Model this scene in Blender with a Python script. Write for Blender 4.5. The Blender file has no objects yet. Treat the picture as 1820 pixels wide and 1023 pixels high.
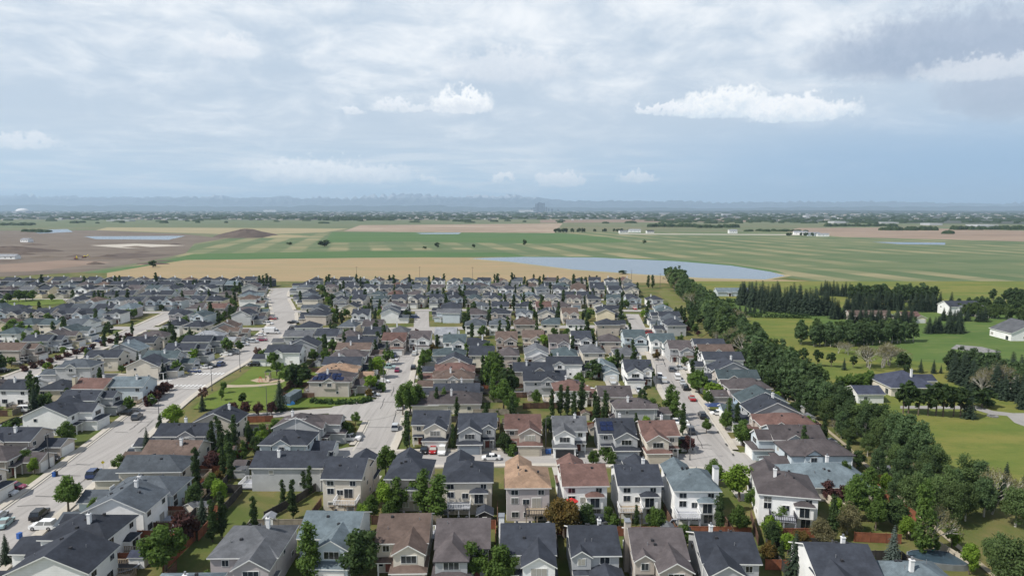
import bpy, bmesh, math, random
import mathutils, mathutils.geometry
from mathutils import Vector, Matrix
R = math.radians
rnd = random.Random(7)
scene = bpy.context.scene
col = scene.collection
# ------------------------------------------------------------------ camera
CAM_H = 60.0
FPX = 1213.3                                   # focal length in pixels of the 1820 px wide frame
PITCH = math.atan(140 / FPX)
CP, SP = math.cos(PITCH), math.sin(PITCH)
cam_d = bpy.data.cameras.new('camera')
cam_d.sensor_width = 36.0
cam_d.lens = 36.0 * FPX / 1820
cam_d.clip_start = 1.0
cam_d.clip_end = 90000.0
cam = bpy.data.objects.new('camera', cam_d)
col.objects.link(cam)
cam.location = (0, 0, CAM_H)
cam.rotation_euler = (R(90) - PITCH, 0, 0)
scene.camera = cam

def gp(x, y, h=0.0):
    """point of the ground (or of the level h) seen at a pixel of the photograph"""
    u, v = (x - 910) / FPX, (y - 511.5) / FPX
    z = (CAM_H - h) / (SP + CP * v)
    return (u * z, z * (CP - SP * v))

def skydir(x, y):
    u, v = (x - 910) / FPX, (y - 511.5) / FPX
    d = Vector((u, CP - SP * v, -(SP + CP * v))).normalized()
    return math.atan2(d.x, d.y), math.asin(d.z)

# ------------------------------------------------------------------ sun, sky, exposure
SUN_EL, SUN_AZ = 50.0, -112.0                 # azimuth from +Y towards +X: left and a little behind
sd = bpy.data.lights.new('sun', 'SUN')
sd.energy = 5.0
sd.angle = R(0.53)
sd.color = (1.0, 0.955, 0.88)
so = bpy.data.objects.new('sun', sd)
col.objects.link(so)
sv = Vector((math.sin(R(SUN_AZ)) * math.cos(R(SUN_EL)), math.cos(R(SUN_AZ)) * math.cos(R(SUN_EL)), math.sin(R(SUN_EL))))
so.rotation_euler = sv.to_track_quat('Z', 'Y').to_euler()
so.location = (-200, -100, 400)
scene.view_settings.view_transform = 'Standard'
scene.view_settings.look = 'None'
scene.view_settings.exposure = 0.08
scene.view_settings.gamma = 1.0
scene.view_settings.use_curve_mapping = False
scene.render.engine = 'CYCLES'
scene.cycles.use_denoising = True
scene.cycles.max_bounces = 5
scene.cycles.diffuse_bounces = 2
scene.cycles.glossy_bounces = 2
scene.cycles.transmission_bounces = 2
scene.cycles.volume_bounces = 0
scene.cycles.caustics_reflective = False
scene.cycles.caustics_refractive = False

W = bpy.data.worlds.new('World')
scene.world = W
W.use_nodes = True
wt = W.node_tree
wt.nodes.clear()

class NG:
    """little node-graph writer"""
    def __init__(s, t): s.t = t
    def n(s, typ, **k):
        o = s.t.nodes.new(typ)
        for a, b in k.items(): setattr(o, a, b)
        return o
    def put(s, sock, v):
        if isinstance(v, bpy.types.NodeSocket): s.t.links.new(v, sock)
        elif v is not None: sock.default_value = v
    def m(s, op, a, b=None, c=None, clamp=False):
        o = s.n('ShaderNodeMath', operation=op, use_clamp=clamp)
        s.put(o.inputs[0], a)
        if b is not None: s.put(o.inputs[1], b)
        if c is not None: s.put(o.inputs[2], c)
        return o.outputs[0]
    def mix(s, f, a, b, bt='MIX'):
        o = s.n('ShaderNodeMix', data_type='RGBA', blend_type=bt)
        s.put(o.inputs[0], f)
        s.put(o.inputs[6], a if isinstance(a, bpy.types.NodeSocket) else (*a, 1))
        s.put(o.inputs[7], b if isinstance(b, bpy.types.NodeSocket) else (*b, 1))
        return o.outputs[2]
    def ss(s, x, lo, hi):
        o = s.n('ShaderNodeMapRange', interpolation_type='SMOOTHSTEP')
        s.put(o.inputs[0], x); s.put(o.inputs[1], lo); s.put(o.inputs[2], hi)
        return o.outputs[0]
    def noise(s, vec, scale, detail=4, rough=.55, dist=0.0):
        o = s.n('ShaderNodeTexNoise')
        s.put(o.inputs['Vector'], vec)
        o.inputs['Scale'].default_value = scale
        o.inputs['Detail'].default_value = detail
        o.inputs['Roughness'].default_value = rough
        o.inputs['Distortion'].default_value = dist
        return o.outputs[0]
    def comb(s, x, y, z):
        o = s.n('ShaderNodeCombineXYZ')
        s.put(o.inputs[0], x); s.put(o.inputs[1], y); s.put(o.inputs[2], z)
        return o.outputs[0]
    def sep(s, v):
        o = s.n('ShaderNodeSeparateXYZ'); s.put(o.inputs[0], v)
        return o.outputs

g = NG(wt)
sky = g.n('ShaderNodeTexSky', sky_type='NISHITA')
sky.sun_disc = False
sky.sun_elevation = R(SUN_EL)
sky.sun_rotation = R(SUN_AZ)
sky.altitude = 1000
sky.air_density = 1.0
sky.dust_density = 1.5
sky.ozone_density = 1.5
tc = g.n('ShaderNodeTexCoord')
D = tc.outputs['Generated']
dx, dy, dz = g.sep(D)
el = g.m('ARCSINE', dz)
az = g.m('ARCTAN2', dx, dy)
up = g.m('MAXIMUM', dz, 0.0)
den = g.m('ADD', up, 0.24)
P = g.comb(g.m('DIVIDE', dx, den), g.m('DIVIDE', dy, den), 0.0)
n1 = g.noise(P, 0.9, 6, .55, .3)
n2 = g.noise(P, 2.4, 9, .60, .45)
n3 = g.noise(D, 26.0, 8, .62)
n4 = g.noise(D, 60.0, 6, .6)
n5 = g.noise(P, 6.5, 9, .62, .6)
# high broken sheet of cloud: thicker upwards
base = g.m('ADD', g.m('MULTIPLY', n1, .70), g.m('MULTIPLY', n2, .50))
cover = g.ss(g.m('SUBTRACT', g.m('ADD', base, g.m('MULTIPLY', g.ss(el, .03, .27), .40)), g.m('MULTIPLY', g.ss(el, .45, .9), .42)), .50, 1.02)
SHEET_D, SHEET_L = (4.45, 5.3, 6.3), (8.1, 8.3, 8.5)
shade = g.ss(g.m('ADD', g.m('ADD', g.m('MULTIPLY', n2, .75), g.m('MULTIPLY', n5, .35)), g.m('MULTIPLY', g.ss(el, .08, .26), .10)), .46, .80)
sheet = g.mix(shade, SHEET_D, SHEET_L)
clear = g.mix(g.ss(el, -.005, .12), (4.1, 5.6, 7.1), (4.9, 5.65, 6.5))
blue = g.mix(g.m('ADD', .10, g.m('MULTIPLY', g.ss(el, .30, .85), .85)), clear, sky.outputs[0])
colr = g.mix(g.m('MULTIPLY', cover, .90), blue, sheet)
# pale banks low over the mountains, bluer on the right
bank = g.m('MULTIPLY', g.ss(el, .004, .03), g.m('SUBTRACT', 1.0, g.ss(el, .06, .13)))
strk = g.noise(g.comb(g.m('MULTIPLY', az, 5.0), g.m('MULTIPLY', el, 55.0), 0.0), 1.0, 8, .62, .4)
bank = g.m('MULTIPLY', bank, g.ss(strk, .42, .66))
bank = g.m('MULTIPLY', bank, g.m('SUBTRACT', 1.0, g.ss(az, .12, .40)))
colr = g.mix(g.m('MULTIPLY', bank, .62), colr, (7.1, 7.4, 7.7))
rain = g.m('MULTIPLY', g.ss(az, .0, .5), g.m('SUBTRACT', 1.0, g.ss(el, .05, .15)))
colr = g.mix(g.m('MULTIPLY', rain, .70), colr, (2.2, 3.7, 5.6))
# single cumulus clouds: centre px, half width, height up, height down, strength, top and base colour
CU = [((1292, 198), 92, 40, 12, .93, (8.7, 8.8, 8.8), (6.3, 7.0, 7.7)),
      ((1420, 204), 88, 28, 12, .90, (8.5, 8.6, 8.7), (6.2, 6.9, 7.6)),
      ((1180, 196), 50, 10, 8, .75, (8.4, 8.5, 8.7), (6.6, 7.1, 7.7)),
      ((825, 192), 58, 34, 9, .92, (8.8, 8.9, 8.9), (6.6, 7.0, 7.5)),
      ((715, 193), 58, 13, 6, .7, (8.0, 8.2, 8.5), (6.5, 6.9, 7.4)),
      ((620, 198), 24, 10, 5, .7, (8.0, 8.2, 8.5), (6.5, 6.9, 7.4)),
      ((585, 315), 150, 30, 12, .72, (8.5, 8.6, 8.7), (6.2, 6.7, 7.3)),
      ((770, 322), 22, 10, 6, .6, (8.0, 8.1, 8.2), (6.4, 6.8, 7.3)),
      ((895, 319), 26, 13, 6, .8, (8.2, 8.3, 8.4), (6.4, 6.9, 7.4)),
      ((990, 324), 44, 19, 8, .75, (8.1, 8.2, 8.4), (6.4, 6.9, 7.4)),
      ((1130, 318), 34, 12, 6, .7, (7.9, 8.1, 8.3), (6.2, 6.7, 7.3)),
      ((395, 86), 52, 22, 14, .5, (8.0, 8.1, 8.3), (6.8, 7.1, 7.6)),
      ((900, 125), 130, 34, 22, .5, (8.0, 8.1, 8.3), (6.6, 6.9, 7.4)),
      ((20, 255), 70, 16, 8, .6, (8.0, 8.1, 8.3), (6.4, 6.9, 7.4)),
      ((1690, 92), 200, 62, 38, .97, (3.7, 4.35, 5.4), (3.1, 3.8, 4.9)),
      ((1790, 160), 90, 60, 44, .85, (4.0, 4.6, 5.6), (3.5, 4.2, 5.2)),
      ((1745, 128), 100, 24, 12, .6, (7.4, 7.6, 7.9), (6.4, 6.8, 7.3))]
n6 = g.noise(D, 150.0, 6, .62)
waz = g.m('ADD', az, g.m('ADD', g.m('MULTIPLY', g.m('SUBTRACT', n3, .5), .075), g.m('MULTIPLY', g.m('SUBTRACT', n6, .5), .018)))
wel = g.m('ADD', el, g.m('ADD', g.m('MULTIPLY', g.m('SUBTRACT', n4, .5), .050), g.m('MULTIPLY', g.m('SUBTRACT', n6, .5), .026)))
for (c, hw, hu, hd, st, ct, cb) in CU:
    a0, e0 = skydir(*c)
    ka, ku, kd = hw / FPX, hu / FPX, hd / FPX
    da = g.m('DIVIDE', g.m('SUBTRACT', waz, a0), ka)
    raw = g.m('SUBTRACT', el, e0)
    de = g.m('ADD', raw, g.m('MULTIPLY', g.m('SUBTRACT', wel, el), g.m('ADD', .25, g.m('MULTIPLY', g.ss(raw, -kd, ku * .4), .75))))
    deu = g.m('DIVIDE', g.m('MAXIMUM', de, 0), ku)
    ded = g.m('DIVIDE', g.m('MINIMUM', de, 0), kd)
    r2 = g.m('ADD', g.m('MULTIPLY', da, da), g.m('ADD', g.m('MULTIPLY', deu, deu), g.m('MULTIPLY', ded, ded)))
    soft = .48 if st > .72 and ct[0] > 8 else .75
    msk = g.m('SUBTRACT', 1.0, g.ss(r2, 1.0 - soft, 1.0 + soft * .5))
    lit = g.ss(g.m('ADD', raw, g.m('MULTIPLY', g.m('SUBTRACT', g.m('ADD', g.m('MULTIPLY', n4, .6), g.m('MULTIPLY', n6, .4)), .5), ku * 3.0)), -kd, ku * .7)
    colr = g.mix(g.m('MULTIPLY', msk, st), colr, g.mix(lit, cb, ct))
bg = g.n('ShaderNodeBackground')
wt.links.new(colr, bg.inputs[0])
bg.inputs[1].default_value = 0.118
wo = g.n('ShaderNodeOutputWorld')
wt.links.new(bg.outputs[0], wo.inputs[0])

# ------------------------------------------------------------------ materials
MATS = {}
def mat(name, c, rough=.85, var=.12, nscale=.6, c2=None, spec=.3, metal=0.0, rand=0.0, fine=None, wave=None):
    """plain weathered material: base colour, slow mottling, optional per-object spread"""
    if name in MATS: return MATS[name]
    m = bpy.data.materials.new(name)
    m.use_nodes = True
    t = m.node_tree
    b = t.nodes['Principled BSDF']
    q = NG(t)
    pos = q.n('ShaderNodeTexCoord').outputs['Object']
    nz = q.noise(pos, nscale, 5, .6)
    lo = tuple(x * (1 - var) for x in c)
    hi = c2 if c2 else tuple(min(1, x * (1 + var)) for x in c)
    out = q.mix(q.ss(nz, .3, .7), lo, hi)
    if fine:
        f = q.noise(pos, fine[0], 3, .7)
        out = q.mix(fine[1], out, q.mix(f, (.25, .25, .25), (1.6, 1.6, 1.6)), 'MULTIPLY')
    if wave:                                    # shingle or siding courses: a thin dark line at every lap
        zz = q.sep(pos)[2]
        fr = q.m('FRACT', q.m('DIVIDE', zz, wave[0]))
        k_ = q.m('SUBTRACT', 1.0, q.m('MULTIPLY', q.m('SUBTRACT', 1.0, q.ss(fr, .0, .45)), wave[1] * 2))
        out = q.mix(1.0, out, q.comb(k_, k_, k_), 'MULTIPLY')
    if rand:
        oi = q.n('ShaderNodeObjectInfo')
        k = q.m('ADD', 1 - rand, q.m('MULTIPLY', oi.outputs['Random'], 2 * rand))
        out = q.mix(1.0, out, q.comb(k, k, k), 'MULTIPLY')
    t.links.new(out, b.inputs['Base Color'])
    b.inputs['Roughness'].default_value = rough
    b.inputs['Specular IOR Level'].default_value = spec
    b.inputs['Metallic'].default_value = metal
    MATS[name] = m
    return m

ROOF = dict(K=(.038, .043, .055), G=(.105, .110, .120), N=(.108, .080, .068), R=(.125, .076, .066), T=(.250, .170, .118),
            M=(.080, .070, .072), L=(.24, .25, .27), B=(.120, .150, .168), U=(.080, .160, .270), V=(.044, .050, .074), S=(.076, .088, .102), E=(.060, .080, .088))
ROOFW = dict(K='charcoal', G='grey', N='brown', R='rust red', T='tan', M='mauve brown', L='pale grey', B='blue grey', U='bright blue', V='navy', S='slate grey', E='dark teal')
WALL = dict(w=(.80, .80, .79), b=(.60, .555, .48), c=(.66, .585, .43), g=(.40, .41, .42), t=(.45, .40, .355), l=(.50, .56, .60),
            s=(.33, .42, .52), p=(.46, .42, .42))
WALLW = dict(w='white', b='beige', c='cream', g='grey', t='taupe', l='pale blue', s='steel blue', p='pinkish grey')
for k, c in ROOF.items(): mat('roof_' + k, c, .92, .20, .35, rand=.16, fine=(1.6, .55), spec=.15, wave=(.12, .05))
for k, c in WALL.items(): mat('wall_' + k, c, .75, .07, .25, rand=.06, fine=(1.2, .16), wave=(.26, .08))
M = MATS
mat('trim_white', (.72, .72, .70), .6, .05)
mat('trim_dark', (.05, .05, .055), .6, .1)
mat('trim_brown', (.16, .10, .07), .6, .1)
mat('glass', (.022, .028, .036), .12, .3, .8, spec=.6, rand=.45)
_g = M['glass'].node_tree; _q = NG(_g)
_b = _g.nodes['Principled BSDF']; _src = _b.inputs['Base Color'].links[0].from_socket
_r = _q.n('ShaderNodeObjectInfo').outputs['Random']
_g.links.new(_q.mix(_q.m('GREATER_THAN', _r, .74), _src, _q.mix(_q.m('GREATER_THAN', _r, .9), (.16, .16, .155), (.34, .33, .30))), _b.inputs['Base Color'])
mat('garage_white', (.66, .66, .64), .6, .06, rand=.08)
mat('garage_grey', (.20, .23, .27), .6, .06)
mat('garage_beige', (.44, .40, .33), .6, .06)
mat('door', (.15, .05, .04), .5, .15, rand=.5)
mat('chimney_white', (.70, .70, .70), .6, .08)
mat('vent', (.03, .03, .034), .6, .1)
mat('deck_wood', (.33, .27, .20), .8, .2, .8, rand=.2)
mat('deck_grey', (.30, .31, .34), .8, .12, .8)
mat('rail_white', (.74, .74, .74), .6, .05)
mat('rail_dark', (.05, .05, .06), .6, .1)
mat('fence_brown', (.105, .060, .042), .9, .3, .5, rand=.3)
mat('fence_red', (.22, .082, .045), .9, .25, .5, rand=.2)
mat('fence_dark', (.050, .046, .044), .9, .3, .5, rand=.2)
mat('fence_grey', (.27, .235, .19), .9, .2, .5, rand=.1)
mat('fence_beige', (.50, .44, .35), .9, .12, .3)
mat('fence_blue', (.05, .30, .50), .7, .12, .3)
mat('steel', (.30, .31, .33), .5, .1, metal=.6)
mat('bark', (.115, .092, .072), .95, .3, 2.0)
mat('bark_pale', (.36, .34, .30), .95, .3, 2.0)
mat('tyre', (.015, .015, .016), .8, .1)
mat('rim', (.35, .35, .36), .4, .1, metal=.7)
mat('bin_blue', (.03, .10, .33), .5, .1)
mat('solar', (.012, .018, .050), .15, .25, 2.0, spec=.6)
mat('tarp_blue', (.06, .27, .60), .6, .1)
mat('sand', (.34, .265, .185), .95, .12, .5)
mat('pool_cover', (.030, .052, .070), .5, .25, .8)
mat('red_cloth', (.55, .03, .03), .8, .1)
mat('teal_cloth', (.05, .40, .38), .7, .1)
mat('pole', (.10, .10, .105), .6, .1)
mat('wood_pole', (.14, .11, .09), .9, .2)
mat('dome_white', (.58, .58, .58), .5, .03)
mat('tower_glass', (.035, .055, .09), .3, .25, .03, spec=.5, rand=.3)
mat('rock_patch', (.20, .195, .19), .95, .25, .6)
CARC = dict(white=(.70, .70, .70), black=(.012, .012, .014), grey=(.10, .105, .115), silver=(.42, .44, .46), red=(.28, .012, .015),
            blue=(.03, .05, .13), purple=(.20, .02, .06), green=(.06, .10, .08), teal=(.30, .42, .42))
for k, c in CARC.items(): mat('paint_' + k, c, .22, .04, spec=.5)

def leaf_mat(name, a, b, c, sc=.9, rand=.18):
    """foliage: several leaf tones in clumps plus a spread from leaf to leaf and tree to tree"""
    m = bpy.data.materials.new(name)
    m.use_nodes = True
    t = m.node_tree
    q = NG(t)
    bs = t.nodes['Principled BSDF']
    pos = q.n('ShaderNodeTexCoord').outputs['Object']
    n_a = q.noise(pos, sc, 3, .6)
    n_b = q.noise(pos, sc * 6, 2, .6)
    out = q.mix(q.ss(n_a, .32, .66), a, b)
    out = q.mix(q.m('MULTIPLY', q.ss(n_b, .5, .75), .7), out, c)
    oi = q.n('ShaderNodeObjectInfo')
    k = q.m('ADD', 1 - rand, q.m('MULTIPLY', oi.outputs['Random'], 2 * rand))
    out = q.mix(1.0, out, q.comb(k, k, q.m('MULTIPLY', k, .96)), 'MULTIPLY')
    t.links.new(out, bs.inputs['Base Color'])
    bs.inputs['Roughness'].default_value = .75
    bs.inputs['Specular IOR Level'].default_value = .15
    tl = q.n('ShaderNodeBsdfTranslucent')
    t.links.new(q.mix(1.0, out, (1.15, 1.2, .8), 'MULTIPLY'), tl.inputs[0])
    ms = q.n('ShaderNodeMixShader')
    ms.inputs[0].default_value = .46
    t.links.new(bs.outputs[0], ms.inputs[1]); t.links.new(tl.outputs[0], ms.inputs[2])
    t.links.new(ms.outputs[0], t.nodes['Material Output'].inputs['Surface'])
    MATS[name] = m
leaf_mat('leaf_green', (0.063, 0.112, 0.029), (0.106, 0.169, 0.040), (0.158, 0.218, 0.059))
leaf_mat('leaf_lime', (0.119, 0.198, 0.026), (0.172, 0.264, 0.040), (0.251, 0.330, 0.066))
leaf_mat('leaf_dark', (0.034, 0.063, 0.026), (0.061, 0.095, 0.034), (0.092, 0.132, 0.048))
leaf_mat('leaf_spruce', (0.029, 0.050, 0.034), (0.050, 0.074, 0.048), (0.082, 0.108, 0.074))
leaf_mat('leaf_bluespruce', (0.066, 0.090, 0.082), (0.095, 0.121, 0.111), (0.132, 0.158, 0.145))
leaf_mat('leaf_poplar', (0.053, 0.092, 0.040), (0.086, 0.132, 0.058), (0.139, 0.185, 0.099), rand=.32)
leaf_mat('leaf_silver', (.082, .128, .045), (.115, .165, .062), (.165, .215, .105), rand=.25)
leaf_mat('leaf_plum', (0.053, 0.026, 0.029), (0.099, 0.045, 0.045), (0.152, 0.079, 0.066))
leaf_mat('leaf_rust', (0.079, 0.069, 0.024), (0.145, 0.095, 0.029), (0.198, 0.139, 0.053))
leaf_mat('leaf_blossom', (.11, .065, .055), (.19, .12, .11), (.28, .19, .18))
leaf_mat('leaf_pale', (.16, .15, .075), (.23, .21, .12), (.33, .30, .20))
leaf_mat('leaf_hedge', (0.029, 0.058, 0.021), (0.050, 0.087, 0.029), (0.073, 0.112, 0.040))

def ground_mat(name, a, b, c, s1=.05, s2=.5, stretch=None, rough=.95, amt=.6, fine=.25):
    m = bpy.data.materials.new(name)
    m.use_nodes = True
    t = m.node_tree
    q = NG(t)
    bs = t.nodes['Principled BSDF']
    pos = q.n('ShaderNodeNewGeometry').outputs['Position']
    if stretch:
        mp = q.n('ShaderNodeMapping')
        mp.inputs['Scale'].default_value = stretch[:3]
        if len(stretch) > 3: mp.inputs['Rotation'].default_value = (0, 0, stretch[3])
        t.links.new(pos, mp.inputs[0])
        pos = mp.outputs[0]
    n_a = q.noise(pos, s1, 4, .6, .4)
    n_b = q.noise(pos, s2, 5, .65)
    out = q.mix(q.ss(n_a, .35, .65), a, b)
    out = q.mix(q.m('MULTIPLY', q.ss(n_b, .45, .72), amt), out, c)
    f = q.noise(q.n('ShaderNodeNewGeometry').outputs['Position'], 3.0, 3, .7)
    out = q.mix(fine, out, q.mix(f, (.35, .35, .35), (1.6, 1.6, 1.6)), 'MULTIPLY')
    t.links.new(out, bs.inputs['Base Color'])
    bs.inputs['Roughness'].default_value = rough
    bs.inputs['Specular IOR Level'].default_value = .15
    MATS[name] = m
    return m
ground_mat('g_lawn', (.072, .094, .024), (.150, .128, .052), (.070, .105, .022), .085, .22, fine=.4)
ground_mat('g_park', (.085, .125, .022), (.110, .150, .028), (.13, .15, .035), .04, .3)
ground_mat('g_acre', (.105, .135, .028), (.165, .160, .042), (.080, .115, .022), .022, .10, (1, 2.4, 1), amt=.75, fine=.4)
ground_mat('g_acre2', (.062, .110, .026), (.085, .130, .032), (.120, .145, .045), .02, .08, (1, 3, 1), amt=.75, fine=.4)
ground_mat('g_front', (.060, .088, .020), (.125, .115, .045), (.085, .115, .028), .10, .4, fine=.4)
ground_mat('g_rough', (.12, .135, .035), (.15, .145, .06), (.09, .115, .03), .08, .3)
ground_mat('g_tan', (.285, .215, .122), (.25, .205, .115), (.325, .235, .140), .006, .016, (1, 4.5, 1), amt=.8)
ground_mat('g_straw', (.29, .245, .145), (.24, .215, .125), (.33, .27, .17), .006, .02, (1, 4, 1))
ground_mat('g_green', (.090, .120, .062), (.120, .138, .072), (.145, .150, .085), .004, .012, (1, 3.5, 1))
ground_mat('g_bright', (.060, .118, .042), (.075, .130, .046), (.10, .14, .056), .003, .01, (1, 3, 1))
ground_mat('g_far', (.110, .135, .070), (.150, .145, .085), (.085, .115, .060), .0012, .004, (1, 3, 1), amt=.7)
ground_mat('g_earth', (.128, .102, .080), (.165, .136, .110), (.088, .070, .056), .008, .03, (1, 3.2, 1), amt=.8)
ground_mat('g_plough', (.19, .138, .105), (.235, .172, .132), (.15, .115, .09), .004, .012, (1, 2.5, 1))
ground_mat('g_mound', (.085, .065, .055), (.11, .085, .07), (.07, .055, .05), .03, .1)
ground_mat('g_road', (.300, .284, .268), (.345, .327, .309), (.225, .214, .204), .30, 1.1, (1, .05, 1), amt=.55, fine=.22)
ground_mat('g_road_x', (.300, .284, .268), (.345, .327, .309), (.225, .214, .204), .30, 1.1, (.05, 1, 1), amt=.55, fine=.22)
ground_mat('g_gutter', (.42, .395, .35), (.45, .42, .37), (.36, .34, .30), .1, .5)
ground_mat('g_dark_line', (.07, .07, .07), (.09, .09, .09), (.06, .06, .06), .3, 1.0)
ground_mat('g_drive', (.36, .338, .305), (.41, .384, .342), (.29, .272, .248), .12, .6, amt=.75, fine=.25)
ground_mat('g_walk', (.40, .368, .318), (.44, .405, .350), (.34, .315, .275), .10, .5, amt=.5, fine=.2)
ground_mat('g_path', (.30, .26, .185), (.34, .29, .21), (.27, .23, .165), .10, .5)
ground_mat('g_asphalt', (.25, .24, .23), (.28, .27, .255), (.22, .21, .20), .06, .3)
ground_mat('g_paint', (.62, .62, .61), (.66, .66, .65), (.55, .55, .54), .3, 1.0)
ground_mat('g_hill', (.035, .050, .050), (.050, .062, .055), (.042, .055, .045), .002, .006)
ground_mat('g_town', (.040, .055, .040), (.070, .078, .062), (.10, .10, .09), .0015, .006, (1, 1.6, 1), amt=.8)
# striped crop: pale strips on green
def strip_mat(name, ga, gb, pale, period, width, rot, amt, wob=26.0):
    m = bpy.data.materials.new(name)
    m.use_nodes = True
    t = m.node_tree
    q = NG(t)
    bs = t.nodes['Principled BSDF']
    pos = q.n('ShaderNodeNewGeometry').outputs['Position']
    x, y, z = q.sep(pos)
    cr, sr = math.cos(rot), math.sin(rot)
    u = q.m('ADD', q.m('MULTIPLY', x, cr), q.m('MULTIPLY', y, sr))
    wobn = q.noise(pos, .0022, 3, .5)
    u = q.m('ADD', u, q.m('MULTIPLY', wobn, wob))
    fr = q.m('FRACT', q.m('DIVIDE', u, period))
    tri = q.m('ABSOLUTE', q.m('SUBTRACT', fr, .5))
    st = q.m('SUBTRACT', 1.0, q.ss(tri, width * .5 - .06, width * .5 + .06))
    mp = q.n('ShaderNodeMapping')
    mp.inputs['Scale'].default_value = (1, 3.0, 1)
    t.links.new(pos, mp.inputs[0])
    st = q.m('MULTIPLY', st, q.ss(q.noise(mp.outputs[0], .0030, 4, .6), .38, .66))
    base = q.mix(q.ss(q.noise(mp.outputs[0], .004, 5, .6), .35, .65), ga, gb)
    out = q.mix(q.m('MULTIPLY', st, amt), base, pale)
    tr = q.noise(mp.outputs[0], .03, 4, .6)
    out = q.mix(.3, out, q.mix(tr, (.5, .5, .5), (1.5, 1.5, 1.5)), 'MULTIPLY')
    t.links.new(out, bs.inputs['Base Color'])
    bs.inputs['Roughness'].default_value = .95
    bs.inputs['Specular IOR Level'].default_value = .15
    MATS[name] = m
strip_mat('g_striped', (.080, .118, .056), (.118, .144, .072), (.26, .225, .130), 62, .46, R(12), .85)
strip_mat('g_pinkstrip', (.215, .165, .120), (.26, .195, .145), (.42, .35, .27), 46, .5, R(-50), .9)
strip_mat('g_redstrip', (.20, .150, .112), (.25, .185, .140), (.33, .26, .19), 60, .4, R(55), .8)
wm = bpy.data.materials.new('water')
wm.use_nodes = True
b_ = wm.node_tree.nodes['Principled BSDF']
b_.inputs['Base Color'].default_value = (.10, .135, .17, 1)
b_.inputs['Roughness'].default_value = .22
b_.inputs['Specular IOR Level'].default_value = .6
MATS['water'] = wm

# ------------------------------------------------------------------ mesh writer
class MB:
    def __init__(s): s.v, s.f, s.m = [], [], []
    def quad(s, *p, m=0):
        i = len(s.v); s.v += [tuple(q) for q in p]
        s.f.append(tuple(range(i, i + len(p)))); s.m.append(m)
    def box(s, x0, x1, y0, y1, z0, z1, m=0, top=True, bottom=True, mt=None):
        i = len(s.v)
        s.v += [(x0, y0, z0), (x1, y0, z0), (x1, y1, z0), (x0, y1, z0), (x0, y0, z1), (x1, y0, z1), (x1, y1, z1), (x0, y1, z1)]
        fs = [(0, 1, 5, 4), (1, 2, 6, 5), (2, 3, 7, 6), (3, 0, 4, 7)]
        ms = [m] * 4
        if top: fs.append((4, 5, 6, 7)); ms.append(m if mt is None else mt)
        if bottom: fs.append((3, 2, 1, 0)); ms.append(m)
        s.f += [tuple(i + k for k in f) for f in fs]; s.m += ms
    def tube(s, p, q, r0, r1, n=6, m=0, cap=False):
        p, q = Vector(p), Vector(q)
        a = (q - p).normalized()
        b = a.orthogonal().normalized(); c = a.cross(b)
        i = len(s.v)
        for (o, r) in ((p, r0), (q, r1)):
            for k in range(n):
                t = 2 * math.pi * k / n
                s.v.append(tuple(o + b * (r * math.cos(t)) + c * (r * math.sin(t))))
        for k in range(n):
            s.f.append((i + k, i + (k + 1) % n, i + n + (k + 1) % n, i + n + k)); s.m.append(m)
        if cap:
            s.f.append(tuple(i + n + k for k in range(n))); s.m.append(m)
    def roof(s, x0, x1, y0, y1, z, pitch, axis, h0, h1, ov=.42, t=.2, mr=0, mt=1):
        """gable or hip roof with thickness over a wall rectangle; returns ridge height"""
        if axis == 'y':
            k = MB()
            zr = k.roof(y0, y1, x0, x1, z, pitch, 'x', h0, h1, ov, t, mr, mt)
            i = len(s.v)
            s.v += [(b, a, c) for (a, b, c) in k.v]
            s.f += [tuple(i + j for j in reversed(f)) for f in k.f]; s.m += k.m
            return zr
        sp = (y1 - y0) / 2
        ym = (y0 + y1) / 2
        zr = z + pitch * sp
        ze = z - pitch * ov
        a0, a1, b0, b1 = x0 - ov, x1 + ov, y0 - ov, y1 + ov
        S = sp + ov
        r0 = a0 + S * h0; r1 = a1 - S * h1
        if r0 > r1: r0 = r1 = (r0 + r1) / 2
        T = [(a0, b0, ze), (a1, b0, ze), (a1, b1, ze), (a0, b1, ze), (r0, ym, zr), (r1, ym, zr)]
        n = len(s.v)
        s.v += T + [(x, y, zz - t) for (x, y, zz) in T]
        top = [(0, 1, 5, 4), (2, 3, 4, 5)]
        edges = [(0, 1), (2, 3)]
        if h0 > 0: top.append((3, 0, 4)); edges.append((3, 0))
        else: edges += [(3, 4), (4, 0)]
        if h1 > 0: top.append((1, 2, 5)); edges.append((1, 2))
        else: edges += [(1, 5), (5, 2)]
        for f in top:
            s.f.append(tuple(n + k for k in f)); s.m.append(mr)
            s.f.append(tuple(n + 6 + k for k in reversed(f))); s.m.append(mt)
        for (a, b) in edges:
            s.f.append((n + a, n + 6 + a, n + 6 + b, n + b)); s.m.append(mt)
        return zr
    def mesh(s, name, mats):
        me = bpy.data.meshes.new(name)
        me.from_pydata(s.v, [], s.f)
        for m_ in mats: me.materials.append(MATS[m_] if isinstance(m_, str) else m_)
        if len(mats) > 1: me.polygons.foreach_set('material_index', s.m)
        me.update()
        return me
    def build(s, name, mats, parent=None, **k):
        if isinstance(mats, str): mats = [mats]
        return put(name, s.mesh(name, mats), parent, **k)

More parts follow.
